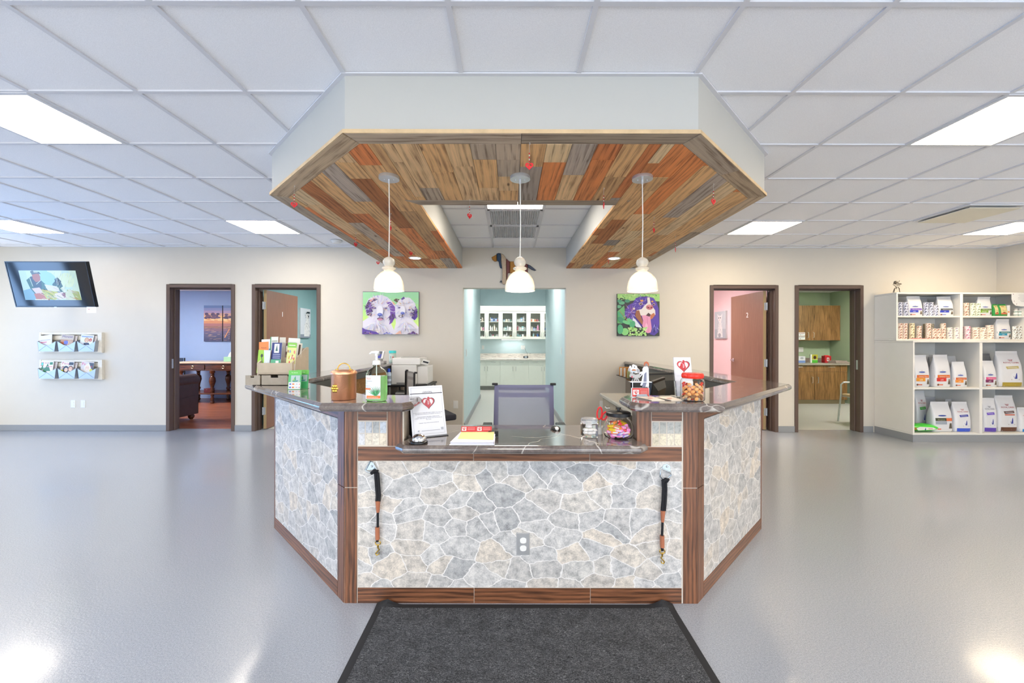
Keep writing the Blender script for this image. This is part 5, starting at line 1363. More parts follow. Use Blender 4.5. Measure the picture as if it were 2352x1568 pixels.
# ================================================================ SHELVING UNIT
SX0, SX1, SXM = 5.42, 7.237, 6.335
def shelving():
    t = thing('shelving_unit', 'white lower shelving unit with two open bays on a grey plinth', 'shelving', (6.33, 5.8, 0))
    yf, yb = 5.53, 6.118; th = .022
    def bx(n, *q, m=M_whitelam): b = MB(); b.box(*q); return b.build(n, m, t, bevel=.0015)
    bx('plinth', SX0+.002, SX1, yf+.002, yb, 0, .095, m=M_base)
    bx('bottom_panel', SX0, SX1, yf, yb, .096, .118)
    for a in (SX0, SXM-.02, SX1-th): bx('side_panel', a, a+(th if a != SXM-.02 else .04), yf, yb, .119, 1.338)
    for a, c in ((SX0+th, SXM-.02), (SXM+.02, SX1-th)): bx('shelf', a+.0005, c-.0005, yf+.002, yb-.01, .708, .730); bx('back_panel', a+.0005, c-.0005, yb-.008, yb, .12, .70); bx('back_panel', a+.0005, c-.0005, yb-.008, yb, .732, 1.33)
    bx('top_panel', SX0, SX1, yf, yb, 1.34, 1.362)
    t = thing('shelving_unit', 'white shallow upper shelving unit standing on the lower one', 'shelving', (6.33, 5.95, 1.364))
    yf = 5.77
    bx('bottom_panel', SX0, SX1, yf, yb, 1.364, 1.386)
    for a in (SX0, SXM-.02, SX1-th): bx('side_panel', a, a+(th if a != SXM-.02 else .04), yf, yb, 1.387, 2.018)
    for a, c in ((SX0+th, SXM-.02), (SXM+.02, SX1-th)): bx('shelf', a+.0005, c-.0005, yf+.002, yb-.01, 1.692, 1.712); bx('back_panel', a+.0005, c-.0005, yb-.008, yb, 1.39, 1.69); bx('back_panel', a+.0005, c-.0005, yb-.008, yb, 1.714, 2.016)
    bx('top_panel', SX0, SX1, yf, yb, 2.02, 2.042)
shelving()
M_bagw = mat('white_film_bag', 'd3d4d8', .3, bmp=.25, bs=25)
M_bagg = mat('grey_film_bag', 'a4a6aa', .3, bmp=.3, bs=25)
def bag(x0, x1, Y, z0, h, label, draw=None, rz=0, d=.12, m=None, lean=0, fold=0, bottomc=None):
    """stand-up food bag: x0..x1 width, front at Y"""
    w = (x1-x0)/2; cx = (x0+x1)/2
    t = thing('food_bag', label, 'pet food bag', (cx, Y+d/2, z0), rz, 'pet food bags on the white shelves')
    lev = [(0, .93, .80), (.03, 1, .95), (.15, 1.0, 1), (.4, .98, 1), (.6, .96, .85), (.74, .93, .58), (.86, .90, .26), (.93, .89, .06), (.935, .89, .03), (1, .88, .03)]
    n = 28; b = MB(); vs = []; fs = []
    def half(v):
        for k in range(len(lev)-1):
            if lev[k][0] <= v <= lev[k+1][0]:
                f = (v-lev[k][0])/max(1e-6, lev[k+1][0]-lev[k][0]); return (w*(lev[k][1]+f*(lev[k+1][1]-lev[k][1])), d/2*(lev[k][2]+f*(lev[k+1][2]-lev[k][2])))
        return w*.88, d*.015
    def off(v): return lean*v*v*h, (fold*max(0, v-.72)**1.2 if fold else 0)
    for v, _, _ in lev:
        a, c = half(v); ox, oy = off(v)
        for i in range(n):
            q = 2*PI*i/n; cs, sn = math.cos(q), math.sin(q)
            vs.append((ox+a*math.copysign(abs(cs)**.5, cs), oy+c*math.copysign(abs(sn)**.5, sn), v*h*(1 if not fold else 1)))
    for k in range(len(lev)-1): fs += [(k*n+i, k*n+(i+1) % n, (k+1)*n+(i+1) % n, (k+1)*n+i) for i in range(n)]
    fs += [tuple(range(n-1, -1, -1)), tuple(range((len(lev)-1)*n, len(lev)*n))]
    b.add(vs, fs); b.build('pouch', m or M_bagw, t, local=True, smooth=50)
    if draw:
        def warp(x, y):
            v = min(max(y/h, 0), 1); a, c = half(v); ox, oy = off(v); u = min(.98, abs((x-w-ox)/a)); return c*(1-u**4)**.25-oy+.0012
        M = MW[t.name]; F = M @ frame((-w, 0, 0), (1, 0, 0), (0, 0, 1))
        a = Art(F, step=.00006, warp=warp, lim=(w*.04, 2*w-.04*w, .003, h)); draw(a, 2*w, h); a.build('printed_panel', t)
    return t
def r_(a, x0, y0, x1, y1, c): a.rect(x0, y0, x1, y1, c, 9)
def vet(title, sub, c1, c2, animal='cat', c3=None):
    def f(a, w, h):
        r_(a, w*.03, h*.29, w*.97, h*.38, c1); a.text(title, w*.5, h*.31, h*.055, 'f8f4ea', width=w*.56)
        r_(a, w*.08, h*.18, w*.62, h*.288, c2); a.text(sub, w*.34, h*.205, h*.075, 'f8f8f8')
        a.ell(w*.42, h*.47, w*.2, h*.022, '2c48a4'); a.rect(w*.28, h*.462, w*.56, h*.478, '5a74c4'); a.ell(w*.42, h*.52, w*.03, h*.008, 'c89090')
        a.poly([(w*.72, h*.09), (w*.88, h*.09), (w*.86, h*.2), (w*.84, h*.25), (w*.80, h*.235), (w*.76, h*.25), (w*.75, h*.2)], '6a5c48'); a.ell(w*.80, h*.205, w*.04, h*.02, 'a89478'); a.rect(w*.76, h*.13, w*.84, h*.14, '3a3028')
        a.ell(w*.14, h*.075, w*.05, h*.03, '7a4a2c'); r_(a, w*.18, h*.06, w*.42, h*.09, c3 or 'e06c3c')
    return f
def royal(c1, c2, sub, base=None, tx='c03040'):
    def f(a, w, h):
        if base: r_(a, w*.02, 0.004, w*.98, h*.13, base); a.rect(w*.1, h*.05, w*.6, h*.07, 'b8c0e0')
        a.text('ROYAL CANIN', w*.5, h*.66, h*.055, tx, width=w*.62)
        for i in range(5): a.line(w*(.5+.02*(i-2)), h*.72, w*(.5+.045*(i-2)), h*.77, w*.012, tx)
        a.poly([(w*.24, h*.57), (w*.74, h*.59), (w*.76, h*.52), (w*.28, h*.50)], c1); a.rect(w*.32, h*.54, w*.68, h*.55, 'e8e8f0')
        if c2: r_(a, w*.28, h*.46, w*.76, h*.49, c2)
        a.ell(w*.58, h*.30, w*.17, h*.10, 'eceef4'); a.poly([(w*.56, h*.23), (w*.66, h*.23), (w*.66, h*.32), (w*.64, h*.40), (w*.61, h*.37), (w*.60, h*.33)], '2c3a9c'); a.line(w*.56, h*.24, w*.52, h*.30, w*.015, '2c3a9c')
        for x, y in ((.42, .2), (.72, .2)): a.poly([(w*x, h*y), (w*(x+.04), h*y), (w*(x+.02), h*(y+.02))], 'a0805c')
    return f
def PX(px, Y): return (px-1172)/944*Y
YB1 = 5.60
zt = .7305
bag(PX(2103, YB1), PX(2139, YB1), YB1, zt, .435, 'white bag with orange Urinary Care band reading c/d, first on the middle shelf', vet('Urinary Care', 'c/d', 'e87428', 'ec9c24'))
bag(PX(2147, YB1), PX(2189, YB1), YB1, zt, .44, 'white bag with orange band and red c/d square, middle of the middle shelf', vet('Urinary Care', 'c/d', 'e87428', 'e0382c'), lean=.03, rz=R(6))
bag(PX(2138, 5.84), PX(2160, 5.84), 5.82, zt, .43, 'plain grey bag between and behind the two Urinary Care bags', m=M_bagg)
bag(PX(2182, 5.72), PX(2203, 5.72), 5.71, zt, .42, 'plain grey bag behind the smallest Urinary Care bag', m=M_bagg, d=.1)
bag(PX(2193, YB1), PX(2225, YB1), YB1, zt, .345, 'smaller white bag with orange band and orange c/d square, middle shelf', vet('Urinary Care', 'c/d', 'dc6c30', 'ee9436'), d=.10)
zb = .1185
def green_lying():
    t = thing('food_bag', 'bright green bag lying flat at the left of the bottom shelf', 'pet food bag', (5.62, 5.66, zb), 0, 'pet food bags on the white shelves')
    b = MB(); n = 24; prof = [(0, .4, .02), (.1, .75, .03), (.3, 1, .05), (.6, 1, .055), (.85, .9, .04), (1, .55, .01)]
    vs = []; fs = []; L = .40
    for v, a_, h_ in prof:
        for i in range(16):
            q = 2*PI*i/16; vs.append((5.45+v*L, 5.66+.095*a_*math.cos(q), zb+.056+h_*math.sin(q)))
    for k in range(5): fs += [(k*16+i, k*16+(i+1) % 16, (k+1)*16+(i+1) % 16, (k+1)*16+i) for i in range(16)]
    fs += [tuple(range(15, -1, -1)), tuple(range(80, 96))]
    b.add(vs, fs); b.build('pouch', mat('bright_green_film', '4ac83c', .3, bmp=.2, bs=25), t, smooth=50)
    a = Art(frame((5.47, 5.562, zb+.03), (1, 0, 0), (0, 0, 1)), lim=(0, .3, 0, .1)); a.poly([(.05, 0), (.27, .01), (.30, .02), (.26, .04), (.08, .05), (.03, .03)], 'f0f0ea'); a.poly([(.14, .005), (.16, .005), (.155, .04)], '2c3a9c'); a.rect(.19, .02, .25, .027, 'd06070'); a.rect(0, .01, .03, .04, 'b07830'); a.build('printed_panel', t)
green_lying()
bag(PX(2104, 5.84), PX(2131, 5.84), 5.82, zb, .53, 'tall white bag with green stripe standing behind the flat green bag', royal('4cbc44', None, ''), m=M_bagw)
bag(PX(2132, 5.93), PX(2158, 5.93), 5.93, zb, .43, 'plain grey-white bag at the back of the bottom shelf', m=M_bagg, d=.1)
bag(PX(2146, YB1), PX(2193, YB1), YB1, zb, .405, 'white bag with dark green and orange band, centre of the bottom shelf', lambda a, w, h: (r_(a, w*.1, h*.37, w*.6, h*.47, '3c4424'), r_(a, w*.6, h*.37, w*.92, h*.47, 'ec7c4c'), a.text('Metabolic', w*.36, h*.395, h*.045, 'd8dcc8', width=w*.36), r_(a, w*.1, h*.26, w*.62, h*.36, 'a8b2c0'), a.ell(w*.42, h*.55, w*.2, h*.025, '3c54a8'), a.poly([(w*.72, h*.12), (w*.9, h*.12), (w*.86, h*.3), (w*.76, h*.3)], '6a6050'), r_(a, w*.18, h*.08, w*.34, h*.12, 'e88060')), d=.14)
bag(PX(2181, 5.75), PX(2197, 5.75), 5.76, zb, .42, 'plain white bag behind the dark green banded bag', m=M_bagg, d=.1)
bag(PX(2195.5, YB1), PX(2235, YB1), YB1, zb, .405, 'white bag with solid blue base and dark blue cat, right of bottom shelf', royal('3040a8', None, '', '3c5cd4'), d=.13)
bag(PX(2263, YB1), PX(2293, YB1), YB1, zt, .36, 'white bag with pink band and purple square, middle shelf, right bay', vet('Thyroid', 'y/d', 'ec5c94', '84285c'), d=.11)
bag(PX(2263, 5.87), PX(2284, 5.87), 5.86, zt, .45, 'grey crinkled bag behind the pink banded bag', m=M_bagg)
bag(PX(2298, YB1+.03), PX(2356, YB1+.03), YB1+.03, zt, .49, 'large white bag with gold base and dark blue cat, middle shelf', royal('c8b878', None, '', 'b09a38'), d=.16)
bag(PX(2263, YB1), PX(2293, YB1), YB1, zb, .46, 'white bag with purple band and purple base, bottom shelf, right bay', royal('6c48c8', None, '', '6448b8', '8a8a94'), d=.12, rz=R(-8), lean=.03)
bag(PX(2296, YB1+.02), PX(2343, YB1+.02), YB1+.02, zb, .49, 'large white bag with red and brown stripes, bottom shelf, right bay', royal('6c5450', 'd8603c', '', '6c4430'), d=.16, lean=.02)
bag(PX(2346, YB1), PX(2388, YB1), YB1, zb, .33, 'white bag with bright blue base at the picture edge, bottom shelf', royal('2c8cd0', None, '', '1c84d0'), d=.12)
bag(PX(2338, 5.93), PX(2380, 5.93), 5.93, zb, .46, 'grey-white bag at the back, far right of the bottom shelf', m=M_bagg, d=.1)
# upper unit ------------------------------------------------
YU = 5.82; z2 = 1.7125; z1 = 1.3865
def UX(x): return PX(2050+x/12.54, YU)
def VX(x): return PX(2205+x/12.54, YU)
bag(UX(475), UX(905), YU, z2, .285, 'white bag with blue m/d square and purple band, top shelf', vet('GlucoSupport', 'm/d', '8054c4', '3c50cc'), d=.10)
bag(UX(175), UX(430), YU+.16, z2, .28, 'plain grey bag behind the left cans on the top shelf', m=M_bagg, d=.08)
bag(UX(1110), UX(1420), YU+.16, z2, .28, 'plain grey bag behind the middle cans on the top shelf', m=M_bagg, d=.08)
bag(UX(1345), UX(1800), YU, z2, .28, 'white bag with blue z/d square and dark Skin/Food band, top shelf', vet('Skin/Food Sensitivities', 'z/d', '44484c', '3044c0', c3='4c60d0'), d=.10)
bag(VX(560), VX(965), YU, z2, .275, 'white bag with green Metabolic band folded over, top shelf, right bay', vet('Metabolic', 'Weight', '6a8a34', '8cb83c'), d=.10, fold=-.1)
bag(VX(1095), VX(1515), YU, z1, .285, 'white bag with teal w/d square, second shelf, right bay', vet('Digestive/Weight', 'w/d', '2c7c84', '2c94b8'), d=.10, fold=-.1)
def treatbag(x0, x1, z, label):
    def f(a, w, h):
        r_(a, w*.08, .004, w*.92, h*.98, '2c9040'); r_(a, w*.2, h*.15, w*.88, h*.95, 'e4d49a'); r_(a, w*.2, h*.15, w*.88, h*.27, 'd8704c'); a.ell(w*.55, h*.3, w*.16, h*.05, '9c4c28'); a.ell(w*.5, h*.8, w*.2, h*.05, 'b09858'); a.rect(w*.35, h*.5, w*.75, h*.53, '8c8c4c'); a.rect(w*.4, h*.42, w*.7, h*.45, '8c8c4c')
    bag(x0, x1, YU-.01, z, .17, label, f, d=.06, m=mat('green_film', '2c9040', .35))
treatbag(VX(960), VX(1110), z2, 'left green and cream treat bag on the top shelf'); treatbag(VX(1105), VX(1370), z2, 'right green and cream treat bag on the top shelf')
M_canl = {}
def can(r, h, col, lab, lid='d8d4c8'):
    t = thing('food_can', 'x', 'can', (0, 0, -5), 0, 'stacked cans of pet food on the upper shelves')
    b = MB(); b.lathe([(r*.93, 0), (r, .003), (r, .006), (r*.985, .008), (r*.985, h-.008), (r, h-.006), (r, h-.003), (r*.93, h)], n=20); b.build('tin', mat('can_'+col, col, .35), t, local=True, smooth=40)
    n = 8; b = MB(); rr = r*.985+.0006
    for i in range(n):
        a0, a1 = -PI*.92+i*PI*.84/n, -PI*.92+(i+1)*PI*.84/n
        for q, (zlo, zhi, cc) in enumerate(((.16, .34, lab[0]), (.40, .62, lab[1]), (.66, .84, lab[0]))):
            if (i+q) % 3 == 0 and q != 1: continue
            if q == 1 and i not in (2, 3, 5): continue
            b.add([(rr*math.cos(a0), rr*math.sin(a0), h*zlo), (rr*math.cos(a1), rr*math.sin(a1), h*zlo), (rr*math.cos(a1), rr*math.sin(a1), h*zhi), (rr*math.cos(a0), rr*math.sin(a0), h*zhi)], [(0, 1, 2, 3)], 0, lin(cc))
    b.build('label_print', M_print, t, local=True, recalc=False)
    return t
nth = ['topmost', 'second from top', 'third from top', 'fourth from top', 'fifth from top', 'lowest']
def stack(proto, h, x, y, z, n, desc, used={}):
    for k in range(n):
        lab = '%s, %s' % (desc, nth[n-1-k] if k else 'lowest')
        if proto.name not in used: used[proto.name] = 1; proto.location = (x, y, z+k*h); proto['label'] = lab; proto.rotation_euler.z = 0
        else: dup(proto, (x+random.uniform(-.0015, .0015), y, z+k*h), random.uniform(-.5, .5), lab)
    return
hb = .0385
cb = can(.030, .038, 'dcdde4', ('4a4a98', '50584c'))
co_ = can(.031, .0365, 'e6dcce', ('e07a44', '6a5040'))
cy = can(.033, .0365, 'eadfc0', ('c8a85c', '5a5040'))
cw = can(.036, .0325, 'ece8dc', ('c8bcc0', '8c6c94'))
cd = can(.030, .036, 'b8a888', ('4c3c2c', 'e8e0d0'), '4c3c24')
cp = can(.034, .036, 'f0dade', ('e07a98', 'a04a78'))
cf = can(.042, .0325, 'f0e6dc', ('c8b060', '9c5c74'))
cg = can(.029, .0365, 'e2e2de', ('505458', 'a89878'))
cgr = can(.031, .036, 'e6e8dc', ('9cb870', '707468'))
for i, (px, n) in enumerate(((205, 5), (365, 5))): stack(cb, hb, UX(px), YU+.0, z2, n, 'white and blue can, %s stack from left, top shelf' % ord_[i])
for i, (px, n) in enumerate(((985, 5), (1125, 5), (1265, 5))): stack(cb, hb, UX(px)-.004, YU+.01, z2, n-(1 if i == 2 else 0), 'blue-labelled can, %s stack between m/d and z/d bags' % ord_[i])
for i, (px, n) in enumerate(((205, 6), (345, 6))): stack(co_, .037, UX(px), YU, z1, n, 'orange can, %s stack from left, second shelf' % ord_[i])
stack(cy, .037, UX(545), YU, z1, 6, 'cream and yellow can, second shelf')
for i, px in enumerate((760, 870)): stack(co_, .037, UX(px)-(0.005 if i == 0 else -.005), YU+(0 if i == 0 else .065), z1, 5, 'orange can, %s middle stack, second shelf' % ['front', 'rear'][i])
for i, (px, n) in enumerate(((1030, 6), (1185, 6), (1320, 6), (1455, 6))): stack(co_, .037, UX(px)-.004, YU, z1, n if i < 1 else (4 if i < 3 else 6), 'orange can, %s stack right of centre, second shelf' % ord_[i])
for i, px in enumerate((1165, 1325)): stack(cd, .0365, UX(px), YU+.10, z1, 7 if False else 6, 'brown-topped can, rear %s stack, second shelf' % ['left', 'right'][i])
stack(cw, .033, UX(1630), YU, z1, 5, 'slim cream can, second-last stack, second shelf, left bay'); stack(cw, .033, UX(1818), YU, z1, 5, 'slim cream can, last stack of the left bay')
stack(co_, .037, VX(165), YU, z2, 5, 'orange can, right bay, top shelf')
for i, px in enumerate((345, 500)): stack(cgr, .0365, VX(px), YU, z2, 5, 'green can, %s stack beside the Metabolic bag' % ord_[i])
for i, px in enumerate((165, 165)): stack(cp, .0365, VX(200), YU+i*.08, z1, 5, 'pink can, %s stack, second shelf, right bay' % ['front', 'rear'][i])
for i, px in enumerate((455, 665, 875)): stack(cf, .033, VX(px)+.006, YU+.015, z1, 5, 'flat cream can, %s stack, second shelf, right bay' % ord_[i])
dup(cf, (VX(872)+.006, YU+.015, z1+5*.033), 0, 'single flat pink-white can lying on top of the flat cream cans')
for i, px in enumerate((1575, 1705, 1835, 1965)): stack(cg, .037, VX(px), YU, z1, 5, 'grey can, %s stack right of the w/d bag' % ord_[i])
for i, px in enumerate((1400, 1460)):
    t = thing('supplement_box', '%s narrow white box with orange dot beside the treat bags' % ['left', 'right'][i], 'box', (VX(px), YU+.03, z2)); w = .021
    b = MB(); b.box(VX(px)-w+.001, VX(px)+w-.001, YU+.03*i, YU+.05+.03*i, z2, z2+.155); b.build('carton', M_paper, t)
    a = Art(frame((VX(px)-w, YU+.03*i-.0005, z2), (1, 0, 0), (0, 0, 1))); a.ell(w, .06, .012, .012, 'e88c3c'); a.build('print', t)
for i, px in enumerate((1600, 1705, 1810, 1915, 2020)):
    t = thing('supplement_bottle', 'white bottle with green stripes under the poster, %s from left' % ord_[i], 'bottle', (VX(px), YU, z2), 0, 'white supplement bottles on the top shelf')
    b = MB(); b.lathe([(.023, 0), (.023, .075), (.018, .082)], n=18); b.build('container', M_white, t, local=True, smooth=40)
    b = MB(); b.lathe([(.0235, .012), (.0235, .02)], n=18); b.lathe([(.0235, .055), (.0235, .065)], n=18); b.build('label_stripes', mat('deep_green', '2c7058', .5), t, local=True)
    b = MB(); b.lathe([(.020, .083), (.020, .105)], n=18); b.build('cap', mat('grey_cap', 'c8c4bc', .5), t, local=True)
# poster over the shelf edge
def poster():
    x0, x1 = VX(1345), VX(2010); z1_ = 2.03; z0 = 1.846
    t = thing('paper_notice', 'white curved paper notice taped over the top shelf at the far right', 'notice', ((x0+x1)/2, 5.765, z0))
    w, h = x1-x0, z1_-z0
    pl = [(0, h), (0.0, h*.55), (w*.06, h*.25), (w*.18, h*.06), (w*.4, 0), (w, 0), (w, h)]
    F = frame((x0, 5.7665, z0), (1, 0, 0), (0, 0, 1))
    b = MB(); b.prism(pl, 0, .001, M=F); b.build('sheet', M_paper, t)
    a = Art(F); a.z = .0014
    for x, y in ((.08, .93), (.12, .4), (.22, .18)): a.ell(w*x, h*y, .006, .008, 'a08890')
    for i, ww in enumerate((.5, .42, .54, .54, .36, .3)): a.rect(w*(.55-ww/2), h*(.86-.1*i), w*(.55+ww/2), h*(.88-.1*i), '9a96a0')
    a.text('Pet Food', w*.75, h*.2, .02, '5a5660'); a.build('print', t)
poster()
t = thing('paper_flyer', 'red and pink flyer lying on the front edge of the second shelf', 'flyer', (UX(700), 5.80, z1-.001)); 
b = MB(); b.add([(UX(340), 5.772, z1), (UX(960), 5.772, z1), (UX(1130), 5.785, z1+.003), (UX(560), 5.788, z1+.012)], [(0, 1, 2, 3)]); b.add([(UX(340), 5.7722, z1-.0005), (UX(960), 5.7722, z1-.0005), (UX(1130), 5.7855, z1+.0025), (UX(560), 5.7885, z1+.0115)], [(3, 2, 1, 0)]); b.build('sheet', mat('pink_red_paper', 'd87878', .6, var=.3, vs=20), t)
# wire figure on top of the unit
def wire_fig():
    def q(x, y): return PX(1980+x/4.0215, 5.9), 1.354-((630+y/4.0215)-782)/944*5.9
    z0 = 2.042
    t = thing('wire_figurine', 'small bent metal dog figurine standing on top of the shelving', 'figurine', (q(320, 150)[0], 5.9, z0))
    b = MB()
    def tb(l, r=.004): b.tube([(q(x, y)[0], 5.9+dy, max(z0+r, q(x, y)[1]-.0)) for x, y, dy in l], r, 6)
    tb([(283, 158, -.02), (295, 120, -.015), (320, 112, 0), (318, 130, 0)]); tb([(298, 158, .02), (306, 125, .015), (325, 112, 0)]); tb([(335, 158, -.02), (338, 125, -.01), (330, 108, 0)]); tb([(362, 158, .02), (352, 130, .015), (335, 112, 0)])
    tb([(318, 112, 0), (300, 95, 0), (282, 88, 0), (300, 78, 0), (325, 95, 0), (350, 100, 0)]); tb([(325, 90, 0), (340, 60, 0), (346, 50, 0)], .003)
    b.ball((q(310, 68)[0], 5.9, q(310, 68)[1]), (.028, .018, .022), 12); b.ball((q(348, 82)[0], 5.9, q(348, 82)[1]), (.03, .012, .01), 10); b.ball((q(290, 80)[0], 5.89, q(290, 80)[1]), (.012, .01, .01), 8)
    for x, dy in ((283, -.02), (298, .02), (335, -.02), (362, .02)): b.ball((q(x, 158)[0], 5.9+dy, z0+.006), (.012, .008, .006), 8)
    b.build('bent_metal', mat('dark_pewter', '6a6258', .35, 1), t, smooth=50)
wire_fig()
# ================================================================ THINGS ON THE COUNTER
G = 'things on the counter'
def clear(name, col='ffffff', r=.02, ior=1.45): return mat(name, col, r, trans=1, ior=ior)
M_acr = clear('clear_acrylic', 'fbfdff', .02, 1.2)
M_jar = clear('jar_glass', 'ffffff', .01, 1.2)
ZR = ZT+.0005; ZLo = ZL+.0005
# copper canister
M_cop = mat('hammered_copper', 'f0b08a', .3, 1, bmp=.3, bs=230, var=.06)
M_brass = mat('brass', 'c8a44c', .25, 1)
def canister():
    x, y = -.862, 2.13
    t = thing('copper_canister', 'hammered copper canister with brass handle lid on the left countertop', 'canister', (x, y, ZR))
    b = MB(); b.lathe([(.058, 0), (.061, .004), (.061, .128), (.0625, .130)], n=48); b.build('body', M_cop, t, local=True, smooth=40)
    b = MB(); b.lathe([(.065, .1305), (.0655, .134), (.064, .140), (.060, .146), (.035, .151), (.0, .153)], n=48); b.build('lid', M_cop, t, local=True, smooth=40)
    b = MB(); n = 14; b.tube([(.033*math.cos(PI*i/n), 0, .150+.033*math.sin(PI*i/n)*1.05) for i in range(n+1)], .0028, 8)
    for s in (-1, 1): b.ball((s*.036, 0, .152), (.012, .006, .003), 10)
    b.build('handle', M_brass, t, local=True, smooth=50)
    b = MB(); M = Matrix.Rotation(R(-118), 4, 'Z') @ frame((.0, -.0, 0), (0, 0, 0) if False else (1, 0, 0), (0, 0, 1))
    for i in range(6):
        q = 2*PI*i/6; px = .014*math.cos(q); pz = .06+.014*math.sin(q); b.ball((px*.8-.022, -.0595, pz), (.008, .003, .008), 10)
    b.ball((-.022, -.060, .06), (.007, .004, .007), 10)
    b.build('brass_emblem', M_brass, t, local=True, smooth=50)
canister()
# hand sanitizer
def sanitizer():
    x, y = -.673, 2.07
    t = thing('sanitizer_bottle', 'large clear pump bottle of green hand sanitizer beside the copper canister', 'bottle', (x, y, ZR))
    def sec(w, d): 
        n = 28; out = []
        for i in range(n):
            q = 2*PI*i/n; c_, s_ = math.cos(q), math.sin(q); out.append((w*math.copysign(abs(c_)**.6, c_), d*math.copysign(abs(s_)**.6, s_)))
        return out
    def shell(lev):
        vs = []; fs = []; n = 28
        for z, w, d in lev: vs += [(px, py, z) for px, py in sec(w, d)]
        for k in range(len(lev)-1): fs += [(k*n+i, k*n+(i+1) % n, (k+1)*n+(i+1) % n, (k+1)*n+i) for i in range(n)]
        fs += [tuple(range(n-1, -1, -1)), tuple(range((len(lev)-1)*n, len(lev)*n))]; return vs, fs
    b = MB(); v, f = shell([(0, .044, .026), (.006, .050, .031), (.05, .052, .033), (.13, .051, .033), (.150, .044, .029), (.162, .030, .022), (.172, .017, .017), (.180, .016, .016)]); b.add(v, f); b.build('bottle', clear('clear_pet', 'f8fffa', .03, 1.15), t, local=True, smooth=50)
    b = MB(); v, f = shell([(.003, .046, .027), (.05, .0505, .0315), (.125, .0495, .0315)]); b.add(v, f); b.build('gel', mat('green_gel', 'b4eea0', .1, trans=.6, ior=1.2), t, local=True, smooth=50)
    a = Art(MW[t.name] @ frame((-.046, 0, .012), (1, 0, 0), (0, 0, 1)), step=.00005, warp=lambda px, py: .0335*(max(0, 1-(abs(px-.046)/.0525)**3.2))**(1/3.2)+.0004, lim=(0, .078, 0, .128))
    a.rect(0, 0, .076, .118, 'f2f4f6', 6); a.text('TIGIS', .003, .098, .014, 'f09060', 'l', .026)
    a.text('Hand Sanitizer', .003, .088, .0065, '607080', 'l', .034); a.text('Gel', .003, .079, .006, '607080', 'l')
    for i in range(3): a.rect(.003, .068-i*.005, .03, .0695-i*.005, 'c8ccd4')
    a.rect(0, .048, .028, .055, 'f07838', 3); a.rect(.008, .004, .076, .018, 'f08030', 5); a.text('MOISTURIZING', .012, .007, .007, 'f8f0e0', 'l', .054)
    for i in range(11):
        q = .5+2.2*i/10; a.line(.055, .018, .055+.045*math.cos(q), .018+.045*math.sin(q)*1.1, .007, ['2c8c4c', '3ca45c', '5cb87c', '1c7040'][i % 4], .0004)
    a.build('bottle_label', t)
    b = MB(); b.lathe([(.0195, .181), (.0205, .184), (.018, .200), (.0135, .203), (.006, .205), (.0055, .232)], n=22); b.box(-.006, .006, -.006, .006, .226, .240)
    b.tube([(.012, 0, .241), (-.004, 0, .243), (-.024, -.002, .243), (-.034, -.003, .235)], [.0075, .0085, .0065, .004], 10); b.build('pump', M_white, t, local=True, smooth=45)
    b = MB(); b.tube([(0, 0, .18), (0.004, 0, .02)], .0025, 6); b.build('dip_tube', mat('dip_tube', 'e8f0ea', .3), t, local=True)
sanitizer()
# card payment stand signs
for k_, (x, y, lab) in enumerate(((-1.335, 2.54, 'front green card with sailboat and card logos beside the brochure rack'), (-1.312, 2.585, 'rear green card with sailboat, half hidden behind the front one'))):
    t = thing('acrylic_sign', lab, 'sign', (x, y, ZR), 0, 'green sailboat cards')
    w = .080; b = MB(); F = frame((x-w/2, y, ZR), (1, 0, 0), (0, .12, 1)); b.box(0, w, 0, .117, -.003, -.0005, M=F); b.box(0, w, 0, .003, -.02, 0, M=F); b.build('holder', M_acr, t)
    a = Art(F, step=.00008); a.rect(0, 0, w, .117, '48b86c'); a.rect(0, .09, w, .117, '6cc850'); a.text('The Summit', w*.45, .100, .0095, 'e8f8e0', width=.04); a.rect(w*.2, .045, w*.9, .086, 'b8ccc8')
    a.poly([(w*.35, .055), (w*.55, .082), (w*.6, .056)], '2c9c70'); a.poly([(w*.3, .053), (w*.48, .070), (w*.5, .053)], '9cc860'); a.poly([(w*.28, .052), (w*.8, .056), (w*.7, .048), (w*.4, .046)], '2c8c8c')
    if k_ == 0:
        a.rect(w*.04, .002, w*.95, .044, 'f0f0f0'); a.rect(w*.04, .022, w*.95, .0225, 'b0b0b0')
        for yy in (.028, .008): a.rect(w*.1, yy, w*.25, yy+.009, '3c6cc0'); a.ell(w*.38, yy+.0045, .0045, .0045, 'd8442c'); a.ell(w*.45, yy+.0045, .0045, .0045, 'e89430'); a.rect(w*.6, yy+.003, w*.75, yy+.006, '8090c0'); a.ell(w*.88, yy+.004, .003, .003, 'e05040')
    a.build('print', t)
